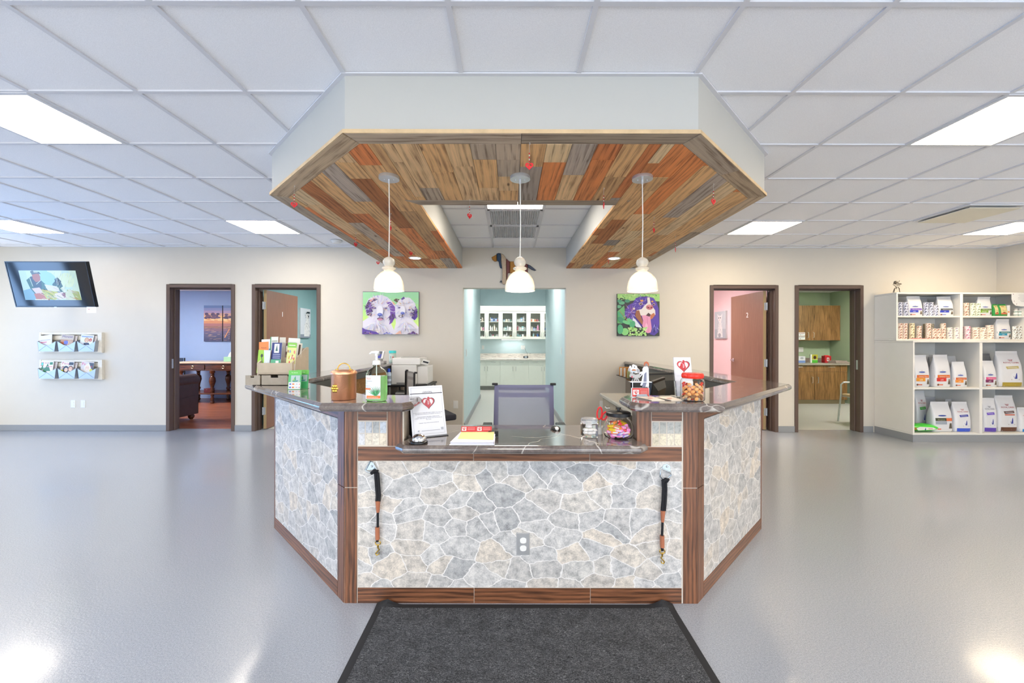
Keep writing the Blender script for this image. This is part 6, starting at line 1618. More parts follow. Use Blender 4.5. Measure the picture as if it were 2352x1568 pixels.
# brochure rack
M_rack = mat('weathered_pale_wood', 'b8ab98', .7, var=.15, vs=20)
def rack():
    x0, x1, yf, yb = -1.762, -1.518, 2.86, 3.095
    t = thing('brochure_rack', 'weathered wood brochure rack with two pulled-out drawers on the left countertop', 'rack', ((x0+x1)/2, 2.98, ZR))
    z0 = ZR
    for xa in (x0, x1-.010):
        b = MB(); b.add([(xa+dx, y, z) for dx in (0, .010) for y, z in ((yf, z0), (yb, z0), (yb, z0+.252), (yb-.02, z0+.252), (yf, z0+.145))], [(0, 1, 2, 3, 4), (9, 8, 7, 6, 5), (0, 5, 6, 1), (1, 6, 7, 2), (2, 7, 8, 3), (3, 8, 9, 4), (4, 9, 5, 0)])
        b.build('side_panel', M_rack, t)
    b = MB(); b.box(x0+.0105, x1-.0105, yf, yf+.008, z0+.074, z0+.145); b.build('front_board', M_rack, t, bevel=.001)
    b = MB(); b.box(x0+.0105, x1-.0105, yb-.008, yb, z0, z0+.245); b.build('back_board', M_rack, t)
    b = MB(); b.box(x0+.0105, x1-.0105, yf, yb-.009, z0+.066, z0+.073); b.box(x0+.0105, x1-.0105, yf+.085, yf+.091, z0+.074, z0+.18); b.box(x0+.0105, x1-.0105, yf+.155, yf+.161, z0+.074, z0+.21); b.build('dividers', M_rack, t)
    for (a, c, y) in ((-1.782, -1.684, 2.765), (-1.672, -1.500, 2.765)):
        b = MB(); y1 = yf-.002; h = .064
        b.prism([(0, 0), (c-a, 0), (c-a, h), (c-a-.03*(c-a)/.1-.01, h), (c-a-.03*(c-a)/.1-.01, h-.016), ((c-a)*.35, h-.016), ((c-a)*.35, h), (0, h)], 0, .006, M=frame((a, y+.006, z0+.003), (1, 0, 0), (0, 0, 1)))
        b.box(a, a+.005, y+.006, y1, z0+.003, z0+.003+h-.008); b.box(c-.005, c, y+.006, y1, z0+.003, z0+.003+h-.008); b.box(a, c, y+.006, y1, z0+.003, z0+.008)
        dr_ = b.build('drawer', mat('weathered_dark_wood', '9a9184', .7, var=.2, vs=25), t)
        b = MB(); b.box(a+.0052, a+.0056, y+.0065, y1, z0+.009, z0+.05); b.box(c-.0056, c-.0052, y+.0065, y1, z0+.009, z0+.05); b.box(a+.006, c-.006, y+.0065, y1, z0+.0085, z0+.012); b.box(a+.006, c-.006, y1-.003, y1, z0+.012, z0+.05); b.build('inner_shade', mat('drawer_shade_black', '151314', .9), dr_)  # black box inside the drawer: its inner shade painted as a dark colour
rack()
def brochure(px0, px1, pyt, pyb, Y, label, draw, tilt=0.0, grp='brochures in the wooden rack'):
    p0 = at(px0, pyb, Y); p1 = at(px1, pyt, Y); w, h = p1.x-p0.x, p1.z-p0.z
    z0 = ZR+.0745; h += p0.z-z0; 
    t = thing('brochure', label, 'brochure', (p0.x+w/2, Y, z0), 0, grp)
    F = frame((p0.x, Y, z0), (math.cos(tilt), 0, math.sin(tilt)), (-math.sin(tilt), .10, math.cos(tilt)))
    b = MB(); b.box(0, w, 0, h, -.004, 0, M=F); b.build('paper', M_paper, t)
    a = Art(F, step=.00007); draw(a, w, h); a.build('cover', t)
def flat(c, *bands):
    def f(a, w, h):
        a.rect(0, 0, w, h, c)
        for (x0, y0, x1, y1, cc) in bands: a.rect(w*x0, h*y0, w*x1, h*y1, cc)
    return f
brochure(638, 652, 775, 830, 3.04, 'beige brochure at the back, right of centre in the rack', flat('d8d4c8', (.1, .8, .9, .84, 'a0a890')))
brochure(655, 682, 776, 830, 3.035, 'white text brochure at the back right of the rack', flat('ecece8', (.1, .84, .7, .87, 'a8a8b0'), (.2, .78, .8, .80, 'b0b0b8'), (.1, .72, .7, .74, 'b0b0b8')), -.05)
brochure(619, 637, 774, 830, 3.03, 'white and green brochure at the back centre of the rack', flat('ecece6', (0, .3, .12, 1, '3c9c6c'), (.2, .86, .9, .89, '98a898')), .03)
brochure(600, 620, 780, 830, 3.03, 'white brochure behind the orange one in the rack', flat('e8eaee', (.2, .82, .8, .86, '8898a8'), (.8, .2, 1, .7, '3c8cc0')), .05)
brochure(642, 653, 787, 828, 2.965, 'grey brochure just right of the navy one', flat('bdb8b0', (.1, .2, .9, .22, '8c8880')))
brochure(653, 664, 788, 828, 2.965, 'dark photo brochure between the navy and bright green ones', flat('6a4a50', (.1, .7, .9, .9, 'e8e4e0'), (.1, .4, .5, .6, 'b89080'), (.5, .45, .9, .65, '3c2c3c')))
brochure(676, 686, 788, 828, 2.965, 'white brochure with a dark brown stripe at the right end of the rack', flat('ece8d8', (.25, .45, .7, .95, '4c3424')), -.08)
def d_or(a, w, h): a.rect(0, 0, w, h, 'f08c48'); a.ell(w*.6, h*.42, w*.36, h*.22, 'c8d0e8'); a.ell(w*.62, h*.40, w*.22, h*.10, '8a6850'); a.text('News', w*.5, h*.78, .016, '6a3420'); a.rect(w*.4, 0, w, h*.25, 'e8ecf4')
brochure(595, 617, 786, 831, 2.925, 'orange brochure with a round photo at the left of the rack', d_or, .06)
def d_navy(a, w, h):
    a.rect(0, 0, w, h, '2c3a80'); a.rect(w*.25, h*.66, w*.75, h*.96, 'eef0f4'); a.poly([(w*.5, h*.94), (w*.38, h*.72), (w*.62, h*.72)], '3c6c6c')
    for i in range(3): a.rect(w*.15, h*(.60-.06*i), w*.88, h*(.62-.06*i), 'b8c0e0')
    a.rect(w*.15, h*.12, w*.88, h*.38, '6a6458'); a.rect(w*.15, h*.28, w*.88, h*.38, 'a0b0cc'); a.ell(w*.5, h*.22, w*.2, h*.06, '3c3428')
brochure(620, 643, 787, 827, 2.90, 'navy brochure with a tree logo in the middle of the rack', d_navy, -.02)
def d_lime(a, w, h): a.rect(0, 0, w, h, '9cd044'); a.poly([(w*.35, 0), (w, 0), (w, h), (w*.45, h), (w*.55, h*.5)], 'dce8f0'); a.ell(w*.32, h*.75, w*.1, h*.08, '2c3c34'); a.line(w*.3, h*.7, w*.5, h*.3, w*.05, '405448'); a.ell(w*.75, h*.3, w*.12, h*.2, 'eef4f8')
brochure(589, 617, 804, 833, 2.885, 'lime green brochure at the front left of the rack', d_lime, -.03)
brochure(620, 643, 826, 834, 2.88, 'short teal and white brochure below the navy one', flat('58b088', (.5, .1, .8, .9, 'eef4f0')))
def d_green(a, w, h):
    a.rect(0, 0, w, h, 'e0e494'); a.rect(0, h*.84, w, h, '8cd050'); a.rect(w*.15, h*.9, w*.85, h*.93, 'e8f4d8'); a.rect(0, 0, w, h*.3, 'f2f2f0')
    for i in range(16): a.ell(random.uniform(.1, .9)*w, random.uniform(.35, .78)*h, w*.08, h*.05, random.choice(['c8c840', 'e89080', 'e0605c', 'f0f0d0', '8898c8', 'b07858']), 8)
    a.ell(w*.5, h*.26, w*.16, h*.04, '3c8c7c')
brochure(655, 676, 787, 835, 2.885, 'bright green brochure with people at the front right of the rack', d_green, -.04)
# counter sign on an easel
def sign():
    bl = Vector((-.509, 2.145, ZLo+.003)); u = Vector((.163, .080, 0)).normalized(); nb = Vector((-u.y, u.x, 0))
    v = (Vector((0, 0, 1))+nb*.38).normalized(); W_, H = .186, .272; F = frame(bl, u, v)
    t = thing('counter_sign', 'tilted white counter sign with a red heart logo, leaning in a clear holder', 'sign', (-.44, 2.22, ZLo))
    b = MB(); b.box(0, W_, 0, H, -.004, 0, M=F); b.build('panel', mat('acrylic_sheet', 'e6e8ee', .12), t)
    b = MB(); foot = bl+nb*.15+Vector((0, 0, -.002)); p = lambda s, q: tuple(bl+u*s+nb*q[0]+Vector((0, 0, q[1]-.002)))
    hgt = H*v.z*.86; out_ = H*.38*v.z/1.0*.86
    b.add([p(.004, (out_, hgt)), p(.004, (.205, .001)), p(.004, (.202, .001)), p(.004, (out_-.004, hgt)), p(W_-.004, (out_, hgt)), p(W_-.004, (.205, .001)), p(W_-.004, (.202, .001)), p(W_-.004, (out_-.004, hgt))],
          [(0, 1, 2, 3), (7, 6, 5, 4), (0, 4, 5, 1), (1, 5, 6, 2), (2, 6, 7, 3), (3, 7, 4, 0)])
    b.add([p(.0, (-.03, 0)), p(W_, (-.03, 0)), p(W_, (.2, 0)), p(0, (.2, 0)), p(.0, (-.03, .002)), p(W_, (-.03, .002)), p(W_, (.2, .002)), p(0, (.2, .002))], [(3, 2, 1, 0), (4, 5, 6, 7), (0, 1, 5, 4), (1, 2, 6, 5), (2, 3, 7, 6), (3, 0, 4, 7)])
    b.build('easel_stand', mat('dark_easel_plastic', '1c1c26', .2), t)
    a = Art(F, step=.00006); a.rect(.002, .002, W_-.002, H-.002, 'eceef6')
    e = .010
    for q in ((e, e, W_-e, e+.0012), (e, H-e, W_-e, H-e+.0012), (e, e, e+.0012, H-e), (W_-e, e, W_-e+.0012, H-e)): a.rect(*q, 'a8acb8')
    a.text('ORION', W_*.53, H*.855, .014, '585a66', width=.05)
    for i, ch in enumerate('ANIMAL HOSPITAL'):
        if ch == ' ': continue
        th = (i-7)/7*.62; a.text(ch, W_*.53+.052*math.sin(th), H*.75+.045*math.cos(th)-.012, .006, '8a8c98')
    logo(a, W_*.53, H*.655, .036, 'c85460', bg='eceef6')
    for i, (s_, ww, yy) in enumerate((('IF YOU COME IN AND WE CAN\u2019T GREET YOU, WE ARE', .16, .445), ('WORKING WITH A PATIENT IN BACK', .14, .418), ('PLEASE RING THE BELL AND HAVE', .12, .365), ('A SEAT. WE WILL BE WITH YOU AS SOON AS', .15, .338), ('WE CAN.', .03, .311), ('THANK YOU FOR YOUR PATIENCE', .11, .245))):
        a.text(s_, W_*.5, H*yy, .0058, '6c7080', width=ww)
    a.rect(.05, .026, .15, .0285, 'a0a4b0'); a.rect(.156, .026, .170, .04, 'b8bcc4'); a.build('print', t)
sign()
def bell():
    x, y = -.452, 2.043
    t = thing('service_bell', 'chrome service bell on a black base in front of the counter sign', 'bell', (x, y, ZLo))
    b = MB(); b.lathe([(.040, 0), (.043, .003), (.042, .009), (.036, .012)], n=36); b.build('base', M_black, t, local=True, smooth=40)
    b = MB(); b.lathe([(.0355, .013), (.036, .016), (.034, .026), (.028, .036), (.018, .043), (.006, .046)], n=36); b.build('dome', mat('mirror_chrome', 'e6e6e8', .05, 1), t, local=True, smooth=60)
    b = MB(); b.lathe([(.0035, .046), (.003, .054), (.0065, .055), (.0065, .058), (.002, .060)], n=16); b.build('button', M_chrome, t, local=True, smooth=50)
bell()
def clip():
    t = thing('clipboard', 'clipboard holding yellow and white papers on the lower countertop', 'clipboard', (-.18, 2.11, ZLo))
    P4 = [(-.295, 1.995), (-.075, 1.995), (-.078, 2.215), (-.272, 2.215)]
    b = MB(); b.prism(P4, ZLo, ZLo+.004); b.build('board', mat('clear_board', 'e0e2ea', .3), t, bevel=.001)
    rr = random.Random(3)
    b = MB(); 
    for i in range(7):
        dx, dy = rr.uniform(-.004, .004), rr.uniform(-.004, .004); z = ZLo+.0045+i*.0022
        q = [(x*.955-.008+dx, 2.105+(y-2.105)*.93+dy) for x, y in P4]; b.prism(q, z, z+.0016)
    b.build('paper_stack', mat('white_lilac_paper', 'e4e2f0', .8), t)
    z = ZLo+.0045+7*.0022
    b = MB(); q = [(x*.9-.015, 2.112+(y-2.105)*.80) for x, y in P4]; q[0] = (q[0][0]+.02, q[0][1]+.02); b.prism(q, z, z+.0012); b.build('yellow_sheet', mat('pale_yellow_paper', 'ece6a0', .8, var=.05), t, bevel=.0005)
    b = MB(); b.box(-.082, -.062, 2.16, 2.19, ZLo+.004, ZLo+.032); b.tube([(-.085, 2.165, ZLo+.03), (-.115, 2.165, ZLo+.028), (-.115, 2.185, ZLo+.028), (-.085, 2.185, ZLo+.03)], .0014, 6); b.build('binder_clip', M_black, t, bevel=.002)
    for i, (x0, x1) in enumerate(((-.262, -.180), (-.180, -.098))):
        t2 = thing('business_card', '%s of two red cards with a heart logo lying behind the papers' % ['left', 'right'][i], 'card', ((x0+x1)/2, 2.20, ZLo+.02), 0, 'red business cards by the clipboard')
        F = frame((x0+.0005, 2.185, z+.004), (1, 0, 0), (0, .75, .66)); b = MB(); b.box(0, x1-x0-.001, 0, .035, -.001, 0, M=F); b.build('card', M_paper, t2)
        a = Art(F); a.rect(0, 0, x1-x0-.001, .035, 'd83438'); a.rect(.004, .006, .028, .030, 'f4f0f0'); logo(a, .016, .019, .010, 'd83438')
        for k in range(3): a.rect(.034, .024-k*.007, .074, .0265-k*.007, 'f0b0b0')
        a.build('print', t2)
clip()
# cotton jar
def cotton():
    x, y = .424, 2.20
    t = thing('plastic_jar', 'small clear jar of white treats beside the candy jar', 'jar', (x, y, ZLo))
    b = MB(); b.lathe([(.042, 0), (.046, .005), (.046, .066), (.041, .070)], n=36); b.build('jar', M_jar, t, local=True, smooth=40)
    b = MB(); b.lathe([(.044, .071), (.0445, .074), (.0445, .089), (.042, .094), (.03, .0945)], n=36); b.build('lid', mat('milky_clear_lid', 'f4f6fa', .15, trans=.85, ior=1.2), t, local=True, smooth=40)
    rr = random.Random(5)
    for i in range(16):
        r0 = .014; q = i*2.4; rad = .022*math.sqrt((i % 7)/7+.15); z = .017+.0165*(i//7)+rr.uniform(0, .003)
        t2 = thing('treat_biscuit', 'white treat inside the small clear jar', 'treat', (x+rad*math.cos(q), y+rad*math.sin(q), ZLo+z-.009), rr.random()*3, 'white treats in the small clear jar')
        b = MB(); b.ball((0, 0, .009), (.014, .009, .009), 10); b.build('biscuit', mat('white_biscuit', 'f0ece8', .8), t2, local=True, smooth=60)
cotton()
def pens():
    x, y = .487, 2.245
    t = thing('pen_cup', 'small white cup of pens between the two jars', 'cup', (x, y, ZLo))
    b = MB(); b.lathe([(.017, 0), (.018, .002), (.019, .038), (.0175, .038), (.0165, .004)], n=20); b.build('cup', M_white, t, local=True, smooth=40)
    t2 = thing('highlighter', 'yellow and green highlighter standing in the white cup', 'pen', (x-.008, y-.004, ZLo+.006)); b = MB(); b.tube([(x-.006, y, ZLo+.006), (x-.012, y-.004, ZLo+.055)], .005, 10); b.build('barrel', mat('green_barrel', '1c6c3c', .4), t2); b = MB(); b.tube([(x-.012, y-.004, ZLo+.0555), (x-.016, y-.006, ZLo+.085)], .0062, 10); b.build('cap', mat('neon_yellow', 'e8ec20', .4), t2)
    t2 = thing('scissors', 'scissors with red handles standing behind the candy jar', 'scissors', (x+.008, y+.006, ZLo+.005))
    b = MB(); b.tube([(x+.004, y, ZLo+.005), (x+.008, y+.003, ZLo+.075)], .0035, 6); b.build('blade', M_steel, t2)
    def ring(cx, cz, rx, rz, tl): return [(cx+rx*math.cos(q)*math.cos(tl)-rz*math.sin(q)*math.sin(tl), y+.004, cz+rx*math.cos(q)*math.sin(tl)+rz*math.sin(q)*math.cos(tl)) for q in [2*PI*i/16 for i in range(16)]]
    b = MB(); b.tube(ring(x+.002, ZLo+.112, .013, .033, -.1), .0045, 8, closed=True); b.tube(ring(x+.030, ZLo+.098, .012, .024, -.5), .0045, 8, closed=True); b.build('handles', M_red, t2, smooth=60)
pens()
def candyjar():
    x, y = .572, 2.172
    t = thing('glass_candy_jar', 'round glass jar of wrapped candy with a black lid on the lower countertop', 'jar', (x, y, ZLo))
    pr = [(.060, 0), (.070, .004), (.078, .020), (.080, .040), (.077, .065), (.066, .088), (.056, .100), (.055, .112)]
    b = MB(); pr2 = [(max(.002, r-.0025), z+(.004 if z < .005 else 0)) for r, z in reversed(pr)]; n = 40; b.lathe(pr+pr2, n=n, cap=False); q = len(pr)+len(pr2)
    b.f += [list(range(n-1, -1, -1)), [(q-1)*n+i for i in range(n)]]; b.m += [0, 0]; b.c += [None, None]; b.build('jar', M_jar, t, local=True, smooth=60)
    b = MB(); b.lathe([(.061, .113), (.064, .115), (.064, .131), (.060, .134), (.030, .138), (.010, .139), (.007, .141), (.006, .150), (.014, .152), (.014, .157), (.004, .158)], n=40); b.build('lid', M_black, t, local=True, smooth=35)
    rr = random.Random(11)
    cols = {'pink': ('ec88c8', 18), 'yellow': ('f2d02c', 14), 'red': ('e02c34', 12), 'lilac': ('a890e0', 5), 'orange': ('f08a3c', 6)}
    protos = {}
    for c_, (hx, n_) in cols.items():
        t2 = thing('wrapped_candy', '%s wrapped candy inside the glass jar with the black lid' % c_, 'candy', (0, 0, -3), 0, '%s wrapped candies in the glass jar' % c_)
        m = mat('foil_'+c_, hx, .3, bmp=.3, bs=120); b = MB(); L, w, h = (.021, .010, .0065)
        if c_ == 'red': b.ball((0, 0, 0), (.011, .010, .009), 12); b.lathe([(.003, .009), (.011, .018)], n=10)
        else: b.box(-L, L, -w, w, -h, h)
        if c_ in ('yellow', 'lilac', 'orange'):
            for s in (-1, 1): b.add([(s*L, -.003, -.001), (s*L, .003, .001), (s*(L+.008), .008, .002), (s*(L+.008), -.008, -.002), (s*L, 0, .002)], [(0, 1, 2, 3), (4, 2, 1), (4, 3, 0), (4, 2, 3)])
        b.build('wrapper', m, t2, local=True, bevel=.002 if c_ != 'red' else 0)
        if c_ in ('pink', 'orange', 'lilac'):
            b = MB(); b.box(-L*.6, L*.6, -w*.4, w*.4, h+.0001, h+.0006); b.box(-L*.6, L*.6, -w-.0006, -w-.0001, -h*.5, h*.5); b.build('white_print', M_paper, t2, local=True)
        protos[c_] = t2
    seq = [c for c, (h, n_) in cols.items() for _ in range(n_)]; rr.shuffle(seq)
    layers_ = [(.014, .064, 15), (.029, .068, 15), (.044, .068, 13), (.059, .062, 9), (.074, .046, 5)]
    used = set(); k = 0
    for z, rad, n_ in layers_:
        for i in range(n_):
            if k >= len(seq): break
            c_ = seq[k]; k += 1
            outer = i < n_*.7
            q = 2*PI*i/(n_*.7)+z*40 if outer else rr.random()*6.28; r0 = rad-.022 if outer else rr.random()*(rad-.04)
            loc = (x+r0*math.cos(q), y+r0*math.sin(q), ZLo+z+rr.uniform(-.001, .002)); rot = (rr.uniform(-.4, .4), rr.uniform(-.5, .5), q+PI/2+rr.uniform(-.5, .5))
            o = protos[c_] if c_ not in used else dup(protos[c_], loc)
            used.add(c_); o.location = loc; o.rotation_euler = rot
candyjar()
# business card holder with vet and dog cut-outs
def vetholder():
    y = 2.215; S_ = 944/y
    X_ = lambda c: PX(1420+c/14.257, y); Z_ = lambda r: 1.354-((815+r/14.257)-782)/944*y
    t = thing('card_holder', 'metal business card holder with cut-out vet in white coat treating a grey dog', 'card holder', (X_(735), y, ZR))
    off = ZR-Z_(1380)
    def poly(name, s, col, yy=0, th=.0025, label=None):
        P_ = [(X_(px), Z_(py)+off) for px, py in pts(s)]; b = MB(); b.prism(P_, 0, th, M=Matrix.Translation((0, y+yy, 0)) @ frame((0, 0, 0), (1, 0, 0), (0, 0, 1))); return b.build(name, mat('cutout_'+col, col, .4), t, label=label)
    b = MB(); b.box(X_(440), X_(1030), y-.004, y+.03, ZR, ZR+.003); b.box(X_(440), X_(1030), y+.006, y+.008, ZR, ZR+.05)
    for px in (482, 990): b.box(X_(px-9), X_(px+9), y+.004, y+.008, ZR, Z_(880)+off)
    b.box(X_(385), X_(1080), y-.012, y+.03, Z_(892)+off, Z_(870)+off); b.build('stand', M_steel, t)
    poly('card_clip', '560 1375 620 1285 910 1275 985 1375', 'a8aeb6', -.006)
    poly('dog_body', '360 690 400 600 470 590 560 640 700 610 720 700 690 760 640 740 700 860 650 865 600 745 610 865 580 865 565 745 540 865 500 865 530 740 480 745 470 862 425 862 500 740 430 735 390 720', 'a9a8a6', label='grey dog cut-out')
    poly('dog_head', '310 480 340 420 370 340 420 360 480 300 560 330 600 350 620 420 690 480 680 570 600 590 560 560 470 590 400 560 380 500 340 540', 'dcdad8', -.004)
    poly('dog_ear', '310 480 345 425 385 430 380 510 340 545', '9a9a9c', -.007); poly('dog_ear', '600 440 690 480 690 570 630 580 590 510', '9a9a9c', -.007)
    poly('dog_muzzle', '400 540 430 480 570 480 580 540 500 590 430 580', 'b8c4cc', -.007); poly('dog_muzzle_patch', '430 480 480 458 550 470 560 510 440 512', 'b06a3c', -.010)
    poly('dog_nose', '465 575 490 555 515 570 510 605 480 608', '181818', -.010); poly('dog_eye', '418 400 412 360 432 350 440 400', '222222', -.007); poly('dog_eye', '515 415 512 375 528 370 535 410', '222222', -.007)
    poly('red_tag', '430 690 455 680 465 720 450 750 425 720', 'c8304c', -.004)
    poly('vet_coat', '790 460 840 380 950 370 990 430 1005 880 1000 1040 885 1045 905 900 870 620 850 900 770 1005 720 990 760 880 810 620 700 740 685 720 790 590 800 560 690 620 675 575 800 530', 'e4e6f0', label='white coat')
    poly('vet_dress', '850 620 915 560 920 900 880 1040 775 1045 820 900', '74788c', -.004); poly('vet_arm', '675 575 820 520 930 420 960 470 860 570 690 625', 'eef0f8', -.008)
    poly('vet_face', '860 270 900 250 940 290 930 350 890 375 855 340', '8a7a74', -.004); poly('vet_hair', '820 290 850 225 910 205 970 240 1000 330 960 360 945 300 905 262 865 285 850 350 825 330', 'b0582c', -.007)
    t2 = thing('business_card', 'red business card with white heart logo in the metal holder', 'card', (X_(735), y-.004, ZR+.004))
    x0, x1 = X_(465), X_(1010); F = frame((x0, y-.001, ZR+.0035), (1, 0, 0), (0, .08, 1)); w, h = x1-x0, .046; b = MB(); b.box(0, w, 0, h, -.004, 0, M=F); b.build('card_stack', M_paper, t2)
    a = Art(F); a.rect(0, 0, w, h, 'd8382c'); a.rect(w*.05, h*.2, w*.40, h*.78, 'f4f0ee'); logo(a, w*.22, h*.5, h*.26, 'd8382c')
    a.text('Orion Animal Hospital', w*.7, h*.78, .0045, 'f6e8e4', width=w*.5)
    for i in range(4): a.rect(w*.48, h*(.62-.12*i), w*.92, h*(.65-.12*i), 'f0c0b8')
    a.build('print', t2)
vetholder()
for i, (p, lab) in enumerate(((1459, 'left of two folded cream leaflets on the right countertop'), (1502, 'right of two folded cream leaflets on the right countertop'))):
    y0, y1 = 2.085, 2.175; x0 = PX(p+8, y1); x1 = x0+.105
    t = thing('leaflet', lab, 'leaflet', ((x0+x1)/2, 2.13, ZR), 0, 'folded leaflets on the right countertop')
    b = MB(); b.add([(x0, y1, ZR), (x1-.02, y1, ZR), (x1, y0, ZR), (x0+.04, y0, ZR), (x0-.012, y1, ZR+.008), (x1-.03, y1, ZR+.009), (x1, y0, ZR+.003), (x0+.035, y0, ZR+.003)], [(3, 2, 1, 0), (4, 5, 6, 7), (0, 1, 5, 4), (1, 2, 6, 5), (2, 3, 7, 6), (3, 0, 4, 7)]); b.build('paper', mat('cream_paper', 'e8dccb', .7), t)
    b = MB(); b.box((x0+x1)/2-.02, (x0+x1)/2+.004, 2.12, 2.13, ZR+.0075, ZR+.0078); b.build('red_print', M_red, t)
def tall():
    x0, x1, y = .895, .990, 2.215
    t = thing('brochure_holder', 'clear acrylic holder with a tall white brochure showing a red heart logo', 'brochure holder', ((x0+x1)/2, y, ZR))
    F = frame((x0, y, ZR+.002), (1, 0, 0), (0, .22, 1))
    b = MB(); b.box(-.003, x1-x0+.003, 0, .15, -.008, -.006, M=F); b.box(-.003, x1-x0+.003, 0, .085, .012, .014, M=F); b.box(-.003, 0, 0, .085, -.006, .012, M=F); b.box(x1-x0, x1-x0+.003, 0, .085, -.006, .012, M=F); b.box(x0-.003, x1+.003, y-.01, y+.07, ZR, ZR+.002); b.build('holder', M_acr, t)
    t2 = thing('brochure', 'tall white brochure with red heart and dog logo in the acrylic holder', 'brochure', ((x0+x1)/2, y, ZR+.004)); b = MB(); b.box(.001, x1-x0-.001, .003, .215, -.004, .006, M=F); b.build('paper', M_paper, t2)
    a = Art(F); a.z = .0062; a.rect(.001, .003, x1-x0-.001, .215, 'f0f0f4'); logo(a, .050, .168, .036, 'd02c34', bg='f0f0f4'); a.rect(.01, .112, .085, .114, 'd8d8e0'); a.rect(.02, .05, .075, .052, 'c0c0cc'); a.build('cover', t2)
tall()
def treatjar():
    x, y = .925, 2.085
    t = thing('plastic_treat_jar', 'clear plastic jar of orange treats with a red screw lid on the right countertop', 'jar', (x, y, ZR))
    pr = [(.048, 0), (.055, .004), (.058, .012), (.058, .098), (.054, .110), (.048, .115)]
    n = 36; b = MB(); pr2 = [(max(.002, r-.002), z+(.003 if z < .005 else 0)) for r, z in reversed(pr)]; b.lathe(pr+pr2, n=n, cap=False); q = len(pr)+len(pr2)
    b.f += [list(range(n-1, -1, -1)), [(q-1)*n+i for i in range(n)]]; b.m += [0, 0]; b.c += [None, None]; b.build('jar', M_jar, t, local=True, smooth=50)
    b = MB(); b.lathe([(.050, .116), (.0515, .118), (.0515, .136), (.048, .141), (.02, .142)], n=40)
    for i in range(40): q = 2*PI*i/40; b.ball((.0515*math.cos(q), .0515*math.sin(q), .127), (.0016, .0016, .008), 6)
    b.build('lid', mat('glossy_red_plastic', 'e0301c', .25), t, local=True, smooth=40)
    rr = random.Random(9); protos = {}; used = set()
    kinds = {'orange': ('f0a860', 28), 'red': ('e04830', 18), 'tan': ('d8b080', 16), 'brown': ('8c6038', 10)}
    for c_, (hx, n_) in kinds.items():
        t2 = thing('dog_treat', '%s dog treat inside the jar with the red lid' % c_, 'treat', (0, 0, -3), 0, '%s treats in the red-lidded jar' % c_)
        b = MB()
        if c_ == 'red':
            b.box(-.008, .008, -.003, .003, -.003, .003)
            for s in (-1, 1): b.ball((s*.009, .003, 0), (.005, .004, .004), 8); b.ball((s*.009, -.003, 0), (.005, .004, .004), 8)
        else: b.ball((0, 0, 0), (.011, .009, .005), 10)
        b.build('biscuit', mat('treat_'+c_, hx, .7), t2, local=True, smooth=50); protos[c_] = t2
    seq = [c for c, (h, n_) in kinds.items() for _ in range(n_)]; rr.shuffle(seq)
    k = 0
    for L in range(7):
        for i in range(10 if L < 5 else 7):
            if k >= len(seq): break
            c_ = seq[k]; k += 1; outer = i < 8; q = 2*PI*i/8+L*.4 if outer else rr.random()*6.28; r0 = .044 if outer else .018
            loc = (x+r0*math.cos(q), y+r0*math.sin(q), ZR+.013+L*.0125+rr.uniform(-.002, .002)); rot = (rr.uniform(.6, 1.6), rr.uniform(-.5, .5), q+PI/2)
            o = protos[c_] if c_ not in used else dup(protos[c_], loc)
            used.add(c_); o.location = loc; o.rotation_euler = rot
treatjar()
def mouse():
    t = thing('computer_mouse', 'black and white computer mouse behind the lower countertop papers', 'mouse', (.262, 2.36, ZLo)); b = MB(); b.ball((.262, 2.36, ZLo+.004), (.028, .04, .016), 16); vs = b.v
    for v in vs: v.z = max(v.z, ZLo)
    b.build('shell', M_black, t, smooth=60); b = MB(); b.ball((.265, 2.335, ZLo+.009), (.012, .018, .012), 12); b.build('white_top', M_white, t, smooth=60)
mouse()
